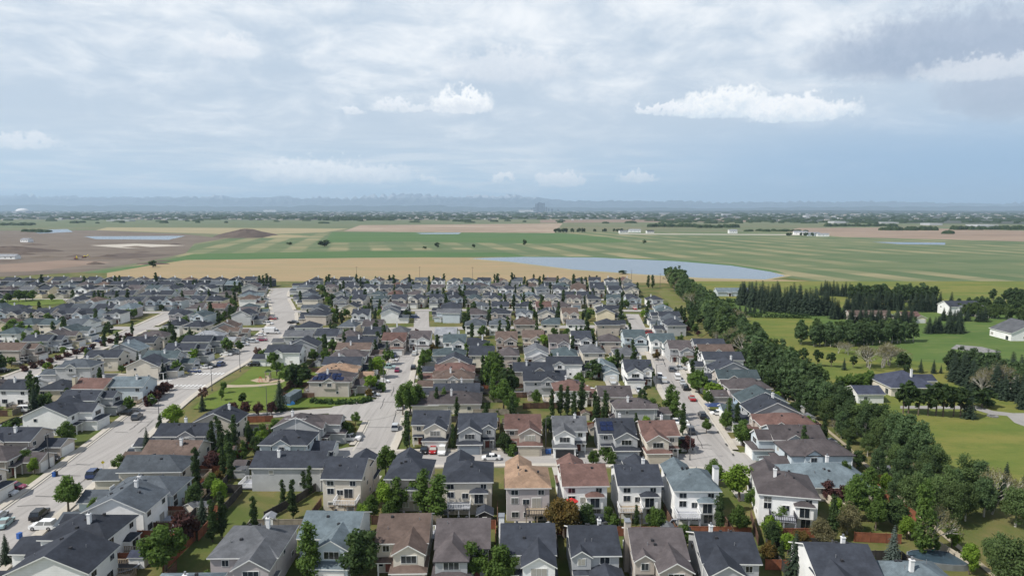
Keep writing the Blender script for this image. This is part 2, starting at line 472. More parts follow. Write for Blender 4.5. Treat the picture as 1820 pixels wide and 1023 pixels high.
def put(name, me, parent=None, loc=None, rz=None):
    o = bpy.data.objects.new(name, me)
    col.objects.link(o)
    if parent: o.parent = parent
    if loc is not None: o.location = loc
    if rz is not None: o.rotation_euler = (0, 0, rz)
    return o
def thing(name, label, cat, loc, rz=0.0, group=None, sc=None):
    o = bpy.data.objects.new(name, None)
    col.objects.link(o)
    o.empty_display_size = .5
    o.location = (loc[0], loc[1], loc[2] if len(loc) > 2 else 0.0)
    o.rotation_euler = (0, 0, rz)
    if sc: o.scale = sc if isinstance(sc, tuple) else (sc, sc, sc)
    tag(o, label, cat, group)
    return o
LABELS = {}
def tag(o, label, cat=None, group=None, kind=None):
    if label:
        o['label'] = label
        LABELS.setdefault(label, []).append(o)
    if cat: o['category'] = cat
    if group: o['group'] = group
    if kind: o['kind'] = kind
    return o
def structure(o, kind='structure'):
    o['kind'] = kind
    return o
CACHE = {}
def cached(key, fn):
    if key not in CACHE: CACHE[key] = fn()
    return CACHE[key]
ORD = 'first second third fourth fifth sixth seventh eighth ninth tenth eleventh twelfth thirteenth fourteenth fifteenth sixteenth seventeenth eighteenth nineteenth twentieth'.split()
TENS = {20: 'twenty', 30: 'thirty', 40: 'forty', 50: 'fifty', 60: 'sixty', 70: 'seventy', 80: 'eighty', 90: 'ninety'}
def ordw(n):                                    # 1-based
    if n <= 20: return ORD[n - 1]
    t = n // 10 * 10
    return ({20: 'twentieth', 30: 'thirtieth', 40: 'fortieth', 50: 'fiftieth', 60: 'sixtieth', 70: 'seventieth', 80: 'eightieth', 90: 'ninetieth'}[t] if n == t else TENS[t] + '-' + ORD[n - t - 1])

# ------------------------------------------------------------------ ground, fields, water, hills
xs = [-32000, -12000, -4000, -1500, -700, -400, -200, -100, 0, 100, 200, 400, 700, 1500, 4000, 12000, 32000]
ys = [-300, 0, 100, 200, 300, 450, 650, 900, 1300, 2000, 4000, 9000, 16000, 31000]
mb = MB()
for j in range(len(ys) - 1):
    for i in range(len(xs) - 1):
        mb.quad((xs[i], ys[j], 0), (xs[i + 1], ys[j], 0), (xs[i + 1], ys[j + 1], 0), (xs[i], ys[j + 1], 0), m=0 if ys[j] < 640 else 1)
structure(mb.build('ground', ['g_lawn', 'g_far']))

LEVEL = [0.01]
def sheet(name, pts, m, z=None, px=True, kind='structure'):
    """flat patch of ground from its outline"""
    if px: pts = [gp(*p) for p in pts]
    if z is None:
        LEVEL[0] += .005
        z = LEVEL[0]
    tri = mathutils.geometry.tessellate_polygon([[Vector((x, y, 0)) for (x, y) in pts]])
    me = bpy.data.meshes.new(name)
    fs = []
    for (i, j, k) in tri:
        ar = (pts[j][0] - pts[i][0]) * (pts[k][1] - pts[i][1]) - (pts[k][0] - pts[i][0]) * (pts[j][1] - pts[i][1])
        fs.append((i, j, k) if ar > 0 else (i, k, j))
    me.from_pydata([(x, y, z) for (x, y) in pts], [], fs)
    me.materials.append(MATS[m])
    return structure(put(name, me), kind)
# far fields (outlines in the plan, read off the photograph)
LEVEL[0] = .02
sheet('town_ground', [(-400, 389), (600, 391), (1000, 389), (1500, 396), (2300, 402), (2300, 375.4), (-400, 375.4)], 'g_town')
sheet('crop_field', [(-900, 398), (300, 390), (700, 392), (960, 396), (960, 402), (600, 404), (200, 404), (-900, 412)], 'g_green')
sheet('stubble_field', [(190, 404), (620, 406), (575, 413), (440, 417), (330, 414), (170, 409)], 'g_straw')
sheet('ploughed_field', [(640, 400), (1000, 397), (985, 414), (610, 411)], 'g_pinkstrip')
sheet('bare_field', [(960, 390.5), (1330, 389.5), (1340, 394), (960, 396)], 'g_plough')
sheet('strip_field', [(1420, 405), (1600, 404), (1900, 412), (2300, 418), (2300, 430), (1820, 429), (1500, 421), (1390, 411)], 'g_redstrip')
sheet('green_field', [(590, 412), (985, 414), (1080, 421), (1120, 430), (960, 433), (700, 429), (575, 431)], 'g_bright')
sheet('meadow', [(330, 420), (590, 413), (575, 431), (700, 429), (960, 433), (1120, 430), (1080, 421), (985, 414), (1040, 412), (1390, 411), (1500, 421), (1820, 429), (2300, 430),
                 (2300, 545), (1800, 545), (1640, 524), (1500, 507), (1390, 492), (1200, 462), (940, 456), (640, 456), (330, 459), (260, 446)], 'g_striped')
sheet('wheat_field', [(190, 482), (260, 468), (330, 459), (640, 456.5), (880, 458), (905, 464), (1010, 478), (1180, 492), (1390, 497), (1520, 504), (1660, 517), (1640, 526), (1240, 512), (1180, 503),
                      (900, 500), (500, 500), (190, 500)], 'g_tan')
sheet('green_strip', [(150, 485), (260, 470), (345, 451), (650, 446), (900, 449), (940, 456), (640, 458), (330, 462), (270, 471), (190, 485)], 'g_bright')
sheet('building_site', [(-900, 412), (170, 409), (330, 416), (400, 424), (345, 433), (330, 450), (260, 465), (140, 484), (0, 492), (-900, 505)], 'g_earth')
sheet('pale_track', [(160, 436), (240, 433), (330, 436), (225, 441)], 'g_walk')
sheet('puddle', [(150, 420), (330, 419), (300, 426), (170, 425)], 'water')
sheet('slough', [(50, 409), (120, 407), (130, 412), (70, 415)], 'water')
sheet('soil_strip', [(220, 449), (310, 453), (250, 458), (150, 462), (60, 474), (20, 476), (110, 463)], 'g_mound')
sheet('red_soil', [(0, 470), (120, 462), (200, 466), (60, 482), (0, 484)], 'g_plough')
sheet('pond_shore', [(825, 460), (880, 456.9), (930, 455.8), (1060, 456.6), (1200, 463), (1300, 470.8), (1372, 481.5), (1408, 490), (1362, 498.3), (1250, 496.3), (1150, 490.2), (1020, 481), (905, 467)], 'g_straw')
sheet('reed_bank', [(870, 457.6), (930, 455.2), (1060, 456.0), (1200, 462), (1300, 469.8), (1380, 481), (1400, 488), (1370, 483.4), (1300, 472.3), (1200, 464.2), (1060, 457.7), (930, 456.7)], 'g_bright')
sheet('pond', [(838, 459.5), (880, 457.6), (930, 456.5), (1060, 457.5), (1200, 464), (1300, 472), (1370, 483), (1396, 490), (1360, 496.5), (1250, 494), (1150, 488), (1020, 479), (910, 465.5)], 'water')
sheet('far_pond', [(740, 414), (820, 413.3), (815, 416), (750, 416)], 'water')
sheet('wet_strip', [(1550, 430), (1680, 431), (1680, 435), (1600, 434)], 'water')
sheet('country_road', [(1100, 415), (1430, 416.5), (1430, 418), (1100, 416.2)], 'g_walk')
sheet('mud_patch', [(1585, 510), (1620, 508), (1650, 512), (1610, 515)], 'g_plough')
sheet('farm_track', [(1640, 522), (1700, 523), (1790, 527), (1850, 530), (1850, 533), (1780, 530), (1690, 526)], 'g_path')
# suburb edge and acreage

LEVEL[0] = .21
sheet('acreage_lawn', [(98, 60), (100, 130), (104, 170), (104, 218), (103, 268), (116, 384), (142, 567), (700, 567), (700, 60)], 'g_acre', px=False)
sheet('acreage_grass', [(1255, 560), (1440, 566), (1500, 600), (1600, 640), (1900, 660), (1900, 560), (1700, 545), (1560, 560), (1480, 545), (1300, 530)], 'g_acre2')
sheet('grass_strip', [(1180, 512), (1215, 530), (1235, 560), (1262, 590), (1245, 600), (1210, 570), (1190, 540), (1170, 520)], 'g_rough')
sheet('walking_path', [(79.3, 90), (80.8, 130), (85.8, 170), (88.8, 215), (91.8, 265), (90.9, 265), (87.8, 215), (84.8, 170), (79.7, 130), (78.2, 90)], 'g_path', px=False)
sheet('park_lawn', [(343, 727), (362, 708), (420, 676), (450, 652), (500, 655), (560, 652), (600, 690), (668, 708), (600, 722), (500, 728), (400, 730)], 'g_park')
sheet('playground_sand', [(445, 677), (457, 673), (480, 673), (500, 674), (502, 677), (480, 681), (457, 680)], 'sand')
sheet('park_strip', [(-60, 538), (30, 533), (112, 532), (116, 540), (40, 545), (-60, 552)], 'g_park')
sheet('park_path', [(396, 690), (400, 684), (420, 685), (455, 684), (490, 681), (505, 675), (507, 678), (492, 684), (455, 688), (420, 689)], 'g_path')
sheet('acreage_driveway', [(1600, 722), (1735, 722), (1765, 731), (1800, 735), (1830, 735), (1830, 762), (1803, 752), (1790, 740), (1760, 737), (1730, 728), (1600, 727)], 'g_asphalt')
sheet('stony_patch', [(1690, 620), (1700, 613), (1745, 617), (1780, 626), (1740, 628)], 'rock_patch')

# roads
LEVEL[0] = .10
def offset_line(pts, d):
    out = []
    for i, p in enumerate(pts):
        a = Vector(pts[max(0, i - 1)]); b = Vector(pts[min(len(pts) - 1, i + 1)])
        t = (b - a).normalized()
        out.append((p[0] - t.y * d, p[1] + t.x * d))
    return out
def smooth(pts, n=2):
    for _ in range(n):
        q = [pts[0]]
        for a, b in zip(pts[:-1], pts[1:]):
            q.append((a[0] * .75 + b[0] * .25, a[1] * .75 + b[1] * .25))
            q.append((a[0] * .25 + b[0] * .75, a[1] * .25 + b[1] * .75))
        q.append(pts[-1])
        pts = q
    return pts
ROADS = []
def road(name, pts, w, m='g_road', walks=True):
    pts = smooth(pts)
    LEVEL[0] += .006
    z = LEVEL[0]
    L, Rr = offset_line(pts, w / 2), offset_line(pts, -w / 2)
    b = MB()
    for i in range(len(pts) - 1):
        b.quad((*L[i], z), (*Rr[i], z), (*Rr[i + 1], z), (*L[i + 1], z))
    structure(b.build(name, m))
    ROADS.append((pts, w))
    return pts
def on_road(x, y, pad=0.0):
    for pts, w in ROADS:
        for a, b in zip(pts[:-1], pts[1:]):
            ax, ay = a; bx, by = b
            dx_, dy_ = bx - ax, by - ay
            t = max(0, min(1, ((x - ax) * dx_ + (y - ay) * dy_) / (dx_ * dx_ + dy_ * dy_ + 1e-9)))
            if math.hypot(x - ax - t * dx_, y - ay - t * dy_) < w / 2 + pad: return True
    return False
def sidewalk(pts, off, w=1.5, h=.14, skip=None):
    """raised concrete walk with its kerb, cut where another road crosses"""
    q = offset_line(pts, off)
    dens = []
    for a, b in zip(q[:-1], q[1:]):
        n = max(1, int(math.dist(a, b) / 3))
        dens += [(a[0] + (b[0] - a[0]) * k / n, a[1] + (b[1] - a[1]) * k / n) for k in range(n)]
    dens.append(q[-1])
    runs, cur = [], []
    for p in dens:
        if on_road(p[0], p[1], -.05): 
            if len(cur) > 1: runs.append(cur)
            cur = []
        else: cur.append(p)
    if len(cur) > 1: runs.append(cur)
    for r in runs:
        A, B = offset_line(r, w / 2), offset_line(r, -w / 2)
        LEVEL[0] += .0003
        z1 = h + .1 + (LEVEL[0] - .1)
        b = MB()
        for i in range(len(r) - 1):
            b.quad((*A[i], z1), (*B[i], z1), (*B[i + 1], z1), (*A[i + 1], z1))
            b.quad((*A[i + 1], z1), (*A[i + 1], 0), (*A[i], 0), (*A[i], z1))
            b.quad((*B[i], z1), (*B[i], 0), (*B[i + 1], 0), (*B[i + 1], z1))
        structure(b.build('sidewalk', 'g_walk'))
LEFT = [(-88, 90), (-95, 122), (-98.5, 148), (-103.5, 177), (-109.5, 213), (-111, 237), (-110.5, 262), (-113, 300), (-117, 335), (-124, 370), (-143, 420), (-160, 462), (-171, 500), (-175, 520)]
MIDR = [(-35, 152), (-35.5, 185), (-39, 217), (-42, 248), (-44, 278), (-42.5, 300)]
RIGHT = [(48.5, 146), (51, 172), (53.5, 200), (55, 228), (60.5, 267), (63.5, 292)]
l_left = road('road', LEFT, 12.0)
l_mid = road('road', MIDR, 9.6)
l_right = road('road', RIGHT, 9.6)
l_near = road('road', [(-40, 158), (-10, 160), (20, 160.5), (52, 157)], 9.5, 'g_road_x')
l_side = road('road', [(-112, 234), (-135, 238), (-165, 237), (-215, 225)], 11, 'g_road_x')
l_second = road('road', [(-172, 205), (-178, 240), (-181, 290), (-186, 330), (-197, 395)], 9.5)
l_lane = road('lane', [(-38, 199), (-52, 200), (-70, 194.5), (-84, 192.5)], 5.5, 'g_road_x')
l_fm = road('road', [(-45, 335), (-49, 365), (-53, 398)], 8)
l_fr = road('road', [(61, 318), (65, 350), (69, 388)], 7.5)
FARST = []
def bulb(x, y, r):
    LEVEL[0] += .006
    sheet('turning_circle', [(x + r * math.cos(k * math.pi / 12), y + r * math.sin(k * math.pi / 12)) for k in range(24)], 'g_road', LEVEL[0], px=False)
    ROADS.append(([(x - .1, y), (x + .1, y)], 2 * r))
bulb(-44, 200, 11); bulb(-42.5, 302, 10); bulb(64.5, 296, 10); bulb(-38, 160, 8); bulb(50, 158, 8.5); bulb(-45, 332, 9); bulb(62, 318, 9)
def far_street(y0, x0, x1, n):
    pts = [(x, y0 + 5 * math.sin(x * .014 + n * 1.7)) for x in range(int(x0), int(x1), 30)]
    FARST.append(pts)
    road('road', pts, 8.5, 'g_road_x')
ROWY = [326 + 56 * k for k in range(5)]         # rows whose fronts face away; street 17 m beyond, then a row facing us
for k, y in enumerate(ROWY[:-1]):
    far_street(y + 17, -.76 * y - 20, min(78 + (y - 130) * .06, 100), k)
for pts, w in ((l_left, 12.0), (l_mid, 9.6), (l_right, 9.6), (l_near, 9.5), (l_side, 11), (l_second, 9.5)):
    sidewalk(pts, w / 2 + .78)
    sidewalk(pts, -w / 2 - .78)
def gutter(pts, off):
    q_ = offset_line(pts, off)
    LEVEL[0] += .0004
    z = .196 + (LEVEL[0] % .01)
    A, B = offset_line(q_, .28), offset_line(q_, -.28)
    b = MB()
    for i in range(len(q_) - 1):
        mx, my = (q_[i][0] + q_[i + 1][0]) / 2, (q_[i][1] + q_[i + 1][1]) / 2
        n_on = sum(1 for rp, rw in ROADS if any(math.hypot(mx - (a_[0] + (c_[0] - a_[0]) * t_), my - (a_[1] + (c_[1] - a_[1]) * t_)) < rw / 2 for a_, c_ in zip(rp[:-1], rp[1:]) for t_ in [max(0, min(1, ((mx - a_[0]) * (c_[0] - a_[0]) + (my - a_[1]) * (c_[1] - a_[1])) / ((c_[0] - a_[0]) ** 2 + (c_[1] - a_[1]) ** 2 + 1e-9)))]))
        if n_on > 1: continue
        b.quad((*A[i], z), (*B[i], z), (*B[i + 1], z), (*A[i + 1], z))
    if b.f: structure(b.build('gutter', 'g_gutter'))
for pts, w in ((l_left, 12.0), (l_mid, 9.6), (l_right, 9.6), (l_near, 9.5), (l_side, 11), (l_second, 9.5)):
    gutter(pts, w / 2 - .3); gutter(pts, -w / 2 + .3)
def dark_line(pts, w=.14):  # narrow dark strip on the road: sealed cracks and kerb marks
    LEVEL[0] += .0004
    z = .215 + (LEVEL[0] % .01)
    fine_ = []
    for a, b in zip(pts[:-1], pts[1:]):
        n = max(1, int(math.dist(a, b) / 1.2))
        fine_ += [(a[0] + (b[0] - a[0]) * k / n + rnd.uniform(-.18, .18), a[1] + (b[1] - a[1]) * k / n + rnd.uniform(-.18, .18)) for k in range(n)]
    A, B = offset_line(fine_, w / 2), offset_line(fine_, -w / 2)
    b = MB()
    for i in range(len(fine_) - 1): b.quad((*A[i], z), (*B[i], z), (*B[i + 1], z), (*A[i + 1], z))
    if b.f: structure(b.build('dark_road_line', 'g_dark_line'))
def rpt(pts, y, off):
    for a, b in zip(pts[:-1], pts[1:]):
        if a[1] <= y <= b[1]: return (a[0] + (b[0] - a[0]) * (y - a[1]) / (b[1] - a[1]) + off, y)
for pts, w, y0, y1, n in ((l_left, 12, 125, 330, 26), (l_mid, 9.6, 156, 290, 16), (l_right, 9.6, 156, 285, 18)):
    for k in range(n):
        y = rnd.uniform(y0, y1)
        if rnd.random() < .6: dark_line([rpt(pts, y, -w * rnd.uniform(.2, .46)), rpt(pts, y + rnd.uniform(-1, 1), w * rnd.uniform(.1, .46))])
        else:
            o = rnd.choice((-.02, .24, -.25)) * w
            dark_line([q2 for q2 in (rpt(pts, y, o), rpt(pts, min(y1, y + 6), o + .2), rpt(pts, min(y1, y + 13), o)) if q2])
for y in (161, 168, 178, 184, 193): dark_line([rpt(l_right, y, 4.1), rpt(l_right, y + 3.5, 4.2)], .5)  # short wide dark marks along the right kerb
# grass between walk and road on the boulevard, crossing bars, lane lines
def bar(name, x0, y0, x1, y1, w, z, m='g_paint'):
    a, b = Vector((x0, y0)), Vector((x1, y1))
    n = (b - a).normalized(); n = Vector((-n.y, n.x)) * w / 2
    q = MB(); q.quad((*(a + n), z), (*(a - n), z), (*(b - n), z), (*(b + n), z))
    return structure(q.build(name, m))
for k in range(9):
    bar('crossing_bar', -105.2 - k * 1.35, 226.0 + k * .0, -105.2 - k * 1.35, 229.2, .62, .2)
    bar('crossing_bar', -104.6 - k * 1.35, 243.0, -104.6 - k * 1.35, 246.2, .62, .2)
for k in range(7):
    bar('crossing_bar', -119.8, 230.2 + k * 1.35, -123.2, 230.2 + k * 1.35, .62, .2)
bar('stop_line', -110.6, 224.2, -105.2, 224.2, .5, .2)
bar('stop_line', -117.5, 248.2, -111.8, 248.2, .5, .2)
# mountains, right-hand ridge, mound
def ridge_mesh(name, y, x0, x1, n, hfun, depth, m):
    b = MB()
    N = 6
    grid = []
    for i in range(n + 1):
        x = x0 + (x1 - x0) * i / n
        h = hfun(x)
        row = []
        for k in range(N + 1):
            t = k / N
            hh = h * (math.sin(t * math.pi * .5) ** 1.3) * (1 + .18 * math.sin(x * .0021 * (k + 2) + k * 2.1))
            row.append((x + 150 * math.sin(k * 2 + x * .001), y + depth * t, hh if k else -.6))
        grid.append(row)
    for i in range(n):
        for k in range(N):
            b.quad(grid[i][k], grid[i + 1][k], grid[i + 1][k + 1], grid[i][k + 1])
    return structure(b.build(name, m))
def mnoise(x, s):
    i = math.floor(x / s); f = x / s - i
    r = lambda k: random.Random(int(k) * 7919 + int(s)).random()
    f = f * f * (3 - 2 * f)
    return r(i) * (1 - f) + r(i + 1) * f
def mtn_h(x):
    e = 620 if x < 0 else 620 - min(1, x / 9000) * 260
    return e * (.62 + .22 * mnoise(x, 2600) + .16 * mnoise(x, 900) + .12 * mnoise(x, 380) + .06 * mnoise(x, 170))
mm = bpy.data.materials.new('mountain')
mm.use_nodes = True
q_ = NG(mm.node_tree)
pos_ = q_.n('ShaderNodeNewGeometry').outputs['Position']
zz_ = q_.sep(pos_)[2]
snow = q_.ss(q_.m('ADD', zz_, q_.m('MULTIPLY', q_.m('SUBTRACT', q_.noise(pos_, .004, 6, .7), .5), 420)), 430, 640)
mm.node_tree.links.new(q_.mix(snow, (.05, .06, .07), (.34, .36, .40)), mm.node_tree.nodes['Principled BSDF'].inputs['Base Color'])
mm.node_tree.nodes['Principled BSDF'].inputs['Roughness'].default_value = .95
MATS['mountain'] = mm
ridge_mesh('mountains', 27000, -26000, 22000, 260, mtn_h, 2500, 'mountain')
ridge_mesh('foothills', 19000, -17000, 17000, 120, lambda x: 60 + 70 * mnoise(x, 3000) + 30 * mnoise(x, 700) + (40 if x < -2000 else 0), 2500, 'g_hill')
ridge_mesh('wooded_ridge', 9500, 1600, 9500, 90, lambda x: (22 + 14 * mnoise(x, 1500) + 5 * mnoise(x, 300)) * min(1, max(0, (x - 1600) / 900)), 2200, 'g_hill')
def mound(name, px, py, w, d, h, m):
    x, y = gp(px, py)
    b = MB()
    n, k = 24, 5
    rings = [[(x + w * r_ * math.cos(a) * (1 + .1 * math.sin(3 * a)), y + d * r_ * math.sin(a), h * (1 - r_) ** .8 * (1 + .12 * math.sin(5 * a + r_ * 6)) - (.1 if r_ == 1 else 0))
              for a in [2 * math.pi * i / n for i in range(n)]] for r_ in [j / k for j in range(1, k + 1)]]
    for j in range(k - 1):
        for i in range(n):
            b.quad(rings[j][i], rings[j + 1][i], rings[j + 1][(i + 1) % n], rings[j][(i + 1) % n])
    for i in range(n): b.quad(rings[0][i], rings[0][(i + 1) % n], (x, y, h))
    return structure(b.build(name, m))
mound('soil_mound', 438, 421, 74, 60, 18, 'g_mound')
mound('soil_mound', 505, 421, 60, 50, 5, 'g_straw')
mound('soil_mound', 20, 447, 70, 30, 8, 'g_mound')
for k in range(16):
    mound('soil_heap', rnd.uniform(0, 330), rnd.uniform(428, 474), rnd.uniform(8, 26), rnd.uniform(6, 12), rnd.uniform(1.2, 3.4), rnd.choice(('g_mound', 'g_earth', 'g_mound')))
# haze: one closed box of thin air round everything
hz = MB(); hz.box(-33000, 33000, -400, 32000, -1.6, 720)
hm = bpy.data.materials.new('haze')
hm.use_nodes = True
hm.node_tree.nodes.clear()
hv = hm.node_tree.nodes.new('ShaderNodeVolumePrincipled')
hv.inputs['Color'].default_value = (.60, .80, 1.0, 1)
hv.inputs['Density'].default_value = 5.2e-5
hv.inputs['Anisotropy'].default_value = 0.1
ho_ = hm.node_tree.nodes.new('ShaderNodeOutputMaterial')
hm.node_tree.links.new(hv.outputs[0], ho_.inputs['Volume'])
MATS['haze'] = hm
structure(hz.build('haze', 'haze'), 'stuff')

# ------------------------------------------------------------------ houses
def win_mesh(w, h, panes):
    """frame (a box) and its panes, centred on the wall line, facing -Y"""
    def mk():
        f = MB(); f.box(-w / 2, w / 2, -.06, .03, -h / 2, h / 2)
        p = MB()
        n = panes
        pw = (w - .10 - .07 * (n - 1) - .10) / n
        for k in range(n):
            x0 = -w / 2 + .10 + k * (pw + .07)
            p.box(x0, x0 + pw, -.085, -.05, -h / 2 + .10, h / 2 - .10, bottom=False)
        both = MB(); both.box(-w / 2, w / 2, -.06, .03, -h / 2, h / 2, m=0)
        both.v += []; i = len(both.v)
        both.v += p.v; both.f += [tuple(i + k for k in f_) for f_ in p.f]; both.m += [1] * len(p.f)
        return f.mesh('window', ['trim_white']), p.mesh('pane', ['glass']), both.mesh('window', ['trim_white', 'glass'])
    return cached(('win', w, h, panes), mk)
ROTF = dict(S=0.0, E=R(90), N=R(180), W=R(-90))
NRM = dict(S=(0, -1), E=(1, 0), N=(0, 1), W=(-1, 0))
HOUSES = []          # (x, y, radius, tag)

def garage_door_mesh(w, h, gm):
    def mk():
        b = MB(); b.box(-w / 2, w / 2, -.05, .05, 0, h)
        for k in range(4):
            b.box(-w / 2 + .06, w / 2 - .06, -.075, -.045, .05 + k * h / 4, h / 4 * (k + 1) - .03)
        return b.mesh('garage_door', [gm])
    return cached(('gd', w, h, gm), mk)

def house(label, pos, front, w=8.4, d=10.5, kind='bonus', roof='K', wall='b', axis='x', hip=(0, 0), gs=1, gp_=5.0, he=None, pitch=.46,
          garage='garage_white', chim=1, deck=None, bay=None, skew=0.0, lod=0, group=None, zb=0.0, gfront=True, trim='trim_white', name='house', gcars=None, fgable=False, vis_rear=True):
    """front side is local -Y; pos = centre of the main block"""
    r_ = random.Random(int(pos[0] * 13 + pos[1] * 101))
    rot = (ROTF[front] if isinstance(front, str) else front) + skew
    t = thing(name, label, 'house', (pos[0], pos[1], 0), rot, group)
    HOUSES.append((pos[0], pos[1], max(w, d) * .62, label))
    cr, sr = math.cos(rot), math.sin(rot)
    def faces_cam(side):
        nx, ny = NRM[side]
        wx, wy = nx * cr - ny * sr, nx * sr + ny * cr
        return wx * (-pos[0]) + wy * (-pos[1]) > -.25 * math.hypot(*pos)
    he = he or {'bonus': 5.5, 'plain': 5.4, 'walk': 7.0, 'bung': 3.3}[kind]
    gm_roof, gm_wall = 'roof_' + roof, 'wall_' + wall
    x0, x1, y0, y1 = -w / 2, w / 2, -d / 2, d / 2
    wl, rf = MB(), MB()
    wl.box(x0, x1, y0, y1, 0, he, bottom=False)
    def gable_fill(x0, x1, y0, y1, z, axis, h0, h1, pitch):
        if axis == 'x':
            zr = z + pitch * (y1 - y0) / 2 - .03
            ym = (y0 + y1) / 2
            if h0 == 0: wl.quad((x0, y1, z), (x0, y0, z), (x0, ym, zr))
            if h1 == 0: wl.quad((x1, y0, z), (x1, y1, z), (x1, ym, zr))
        else:
            zr = z + pitch * (x1 - x0) / 2 - .03
            xm = (x0 + x1) / 2
            if h0 == 0: wl.quad((x0, y0, z), (x1, y0, z), (xm, y0, zr))
            if h1 == 0: wl.quad((x1, y1, z), (x0, y1, z), (xm, y1, zr))
    zr = rf.roof(x0, x1, y0, y1, he, pitch, axis, hip[0], hip[1])
    gable_fill(x0, x1, y0, y1, he, axis, hip[0], hip[1], pitch)
    gw = min(5.9, w * .66)
    gx0, gx1 = (x1 - gw + .15, x1 + .15) if gs > 0 else (x0 - .15, x0 + gw - .15)
    gx0 = max(gx0, x0 - 1.2); 
    gxm = (gx0 + gx1) / 2
    gy0 = y0 - gp_
    ge = 2.9 if kind != 'bung' else 3.05
    wl.box(gx0, gx1, gy0, y0 + .02, 0, ge, bottom=False)
    gr = MB()
    if kind in ('bonus', 'walk'):
        by0 = gy0 + (1.3 if gp_ > 3.5 else .3)
        bx0, bx1 = gx0 + .25, gx1 - .25
        be = (he if kind == 'bonus' else 5.4) - .15
        if kind == 'walk': be = he - .2
        wl.box(bx0, bx1, by0, y0 + .04, ge, be, bottom=False)
        bp = .58
        rf.roof(bx0, bx1, by0, y0 + max(.5, (be + bp * (bx1 - bx0) / 2 - he) / max(.2, pitch) * (.9 if axis == 'x' else .2)) + .3, be, bp, 'y', 0 if gfront else 1, 0, ov=.35)
        if gfront: gable_fill(bx0, bx1, by0, y0, be, 'y', 0, 1, bp)
        gr.roof(gx0, gx1, gy0, y0 - .02, ge, .32, 'x', 1, 1, ov=.35)
        wz = (ge + be) / 2 + .15
        W_ = [('S', gxm, by0, wz, 2.6, 1.35, 3)]
    else:
        if kind == 'bung':
            gr.roof(gx0, gx1, gy0, y0 + 2.5, ge, pitch, 'y', 0 if gfront else 1, 0, ov=.38)
        else:
            gr.roof(gx0, gx1, gy0, y0 - .02, ge, .42, 'y' if gfront else 'x', 0 if gfront else 1, 0 if gfront else 1, ov=.38)
        if gfront:
            gp2 = pitch if kind == 'bung' else .42
            wl.quad((gx0, gy0, ge), (gx1, gy0, ge), (gxm, gy0, ge + gp2 * (gx1 - gx0) / 2 - .03))
        W_ = [] if kind == 'bung' else [('S', gxm, y0, 4.25, 1.7, 1.25, 2)]
    # cross gable on the long side of a front-to-back roof
    if kind in ('bonus', 'plain') and axis == 'y' and lod < 2 and he > 5 and r_.random() < .6:
        for sd_ in 'EW':
            if not faces_cam(sd_): continue
            s_ = 1 if sd_ == 'E' else -1
            yc, hw_ = r_.uniform(-.18, .22) * d, r_.uniform(1.6, 2.2)
            xa, xb = sorted((s_ * (w / 2 + .35), s_ * (w / 2 - .62 * hw_ / pitch - .5)))
            z0_ = he - .12
            rf.roof(xa, xb, yc - hw_, yc + hw_, z0_, .62, 'x', 0, 0, ov=.3, t=.16)
            wl.box(min(s_ * (w / 2 - .05), s_ * (w / 2 + .35)), max(s_ * (w / 2 - .05), s_ * (w / 2 + .35)), yc - hw_, yc + hw_, 2.9, z0_, bottom=True)
            xo = s_ * (w / 2 + .35)
            q_ = [(xo, yc - hw_, z0_), (xo, yc + hw_, z0_), (xo, yc, z0_ + .62 * hw_ - .03)]
            wl.quad(*(q_ if s_ > 0 else q_[::-1]))
            W_.append((sd_, xo, yc, 4.25, 1.5, 1.2, 2))
    # entry on the other side of the garage
    ex = (x0 + gx0) / 2 if gs > 0 else (gx1 + x1) / 2
    two = kind != 'bung'
    if fgable and two:                              # second small gable on the front
        fx = ex
        rf.roof(fx - 1.5, fx + 1.5, y0 - .5, y0 + 2.4, he - .1, .62, 'y', 0, 0, ov=.3)
        wl.box(fx - 1.5, fx + 1.5, y0 - .5, y0 + .03, 3.0, he - .1, bottom=False)
        wl.quad((fx - 1.5, y0 - .5, he - .1), (fx + 1.5, y0 - .5, he - .1), (fx, y0 - .5, he - .1 + .9))
        W_.append(('S', fx, y0 - .5, 4.3, 1.3, 1.25, 2))
    elif two:
        W_.append(('S', ex, y0, he - 1.25, 1.2, 1.15, 2))
    W_.append(('S', ex - .9 if gs > 0 else ex + .9, y0, 1.7, .9, 1.2, 1))
    # sides
    if two:
        W_ += [('W', x0, d * .22, he - 1.25, 1.0, 1.0, 1), ('E', x1, -d * .15, he - 1.25, 1.0, 1.0, 1), ('W', x0, -d * .2, 1.7, .9, .9, 1), ('E', x1, d * .25, 1.7, 1.2, .9, 2)]
    else:
        W_ += [('W', x0, d * .2, 1.8, 1.2, 1.1, 2), ('E', x1, -d * .1, 1.8, 1.2, 1.1, 2), ('E', x1, d * .28, 1.8, 1.2, 1.1, 2)]
    # rear
    fl = 0.0
    if kind == 'walk':
        fl = 2.5
        W_ += [('N', x1 - 1.6, y1, 1.35, 1.5, 1.2, 2), ('N', x0 + 2.0, y1, 1.2, 1.8, 1.9, 2), ('N', .3, y1, 1.3, 1.3, 1.1, 2), ('N', .4, y1, 3.9, 1.4, 1.2, 2), ('W', x0, 0, 4.0, 1.2, 1.0, 2)]
    if kind != 'bung':
        W_ += [('N', x1 - 1.5, y1, he - 1.2, 1.5, 1.1, 2), ('N', x0 + 1.6, y1, he - 1.2, 1.3, 1.1, 2)]
    W_ += [('N', x1 - 1.6, y1, fl + 1.65, 1.8, 1.4, 3)] if kind != 'walk' else [('N', x1 - 1.5, y1, fl + 1.65, 1.5, 1.3, 2)]
    dz = fl + .15 if kind == 'walk' else .6
    if bay is None: bay = r_.random() < .45
    bxc = x0 + 2.5
    yb = y1
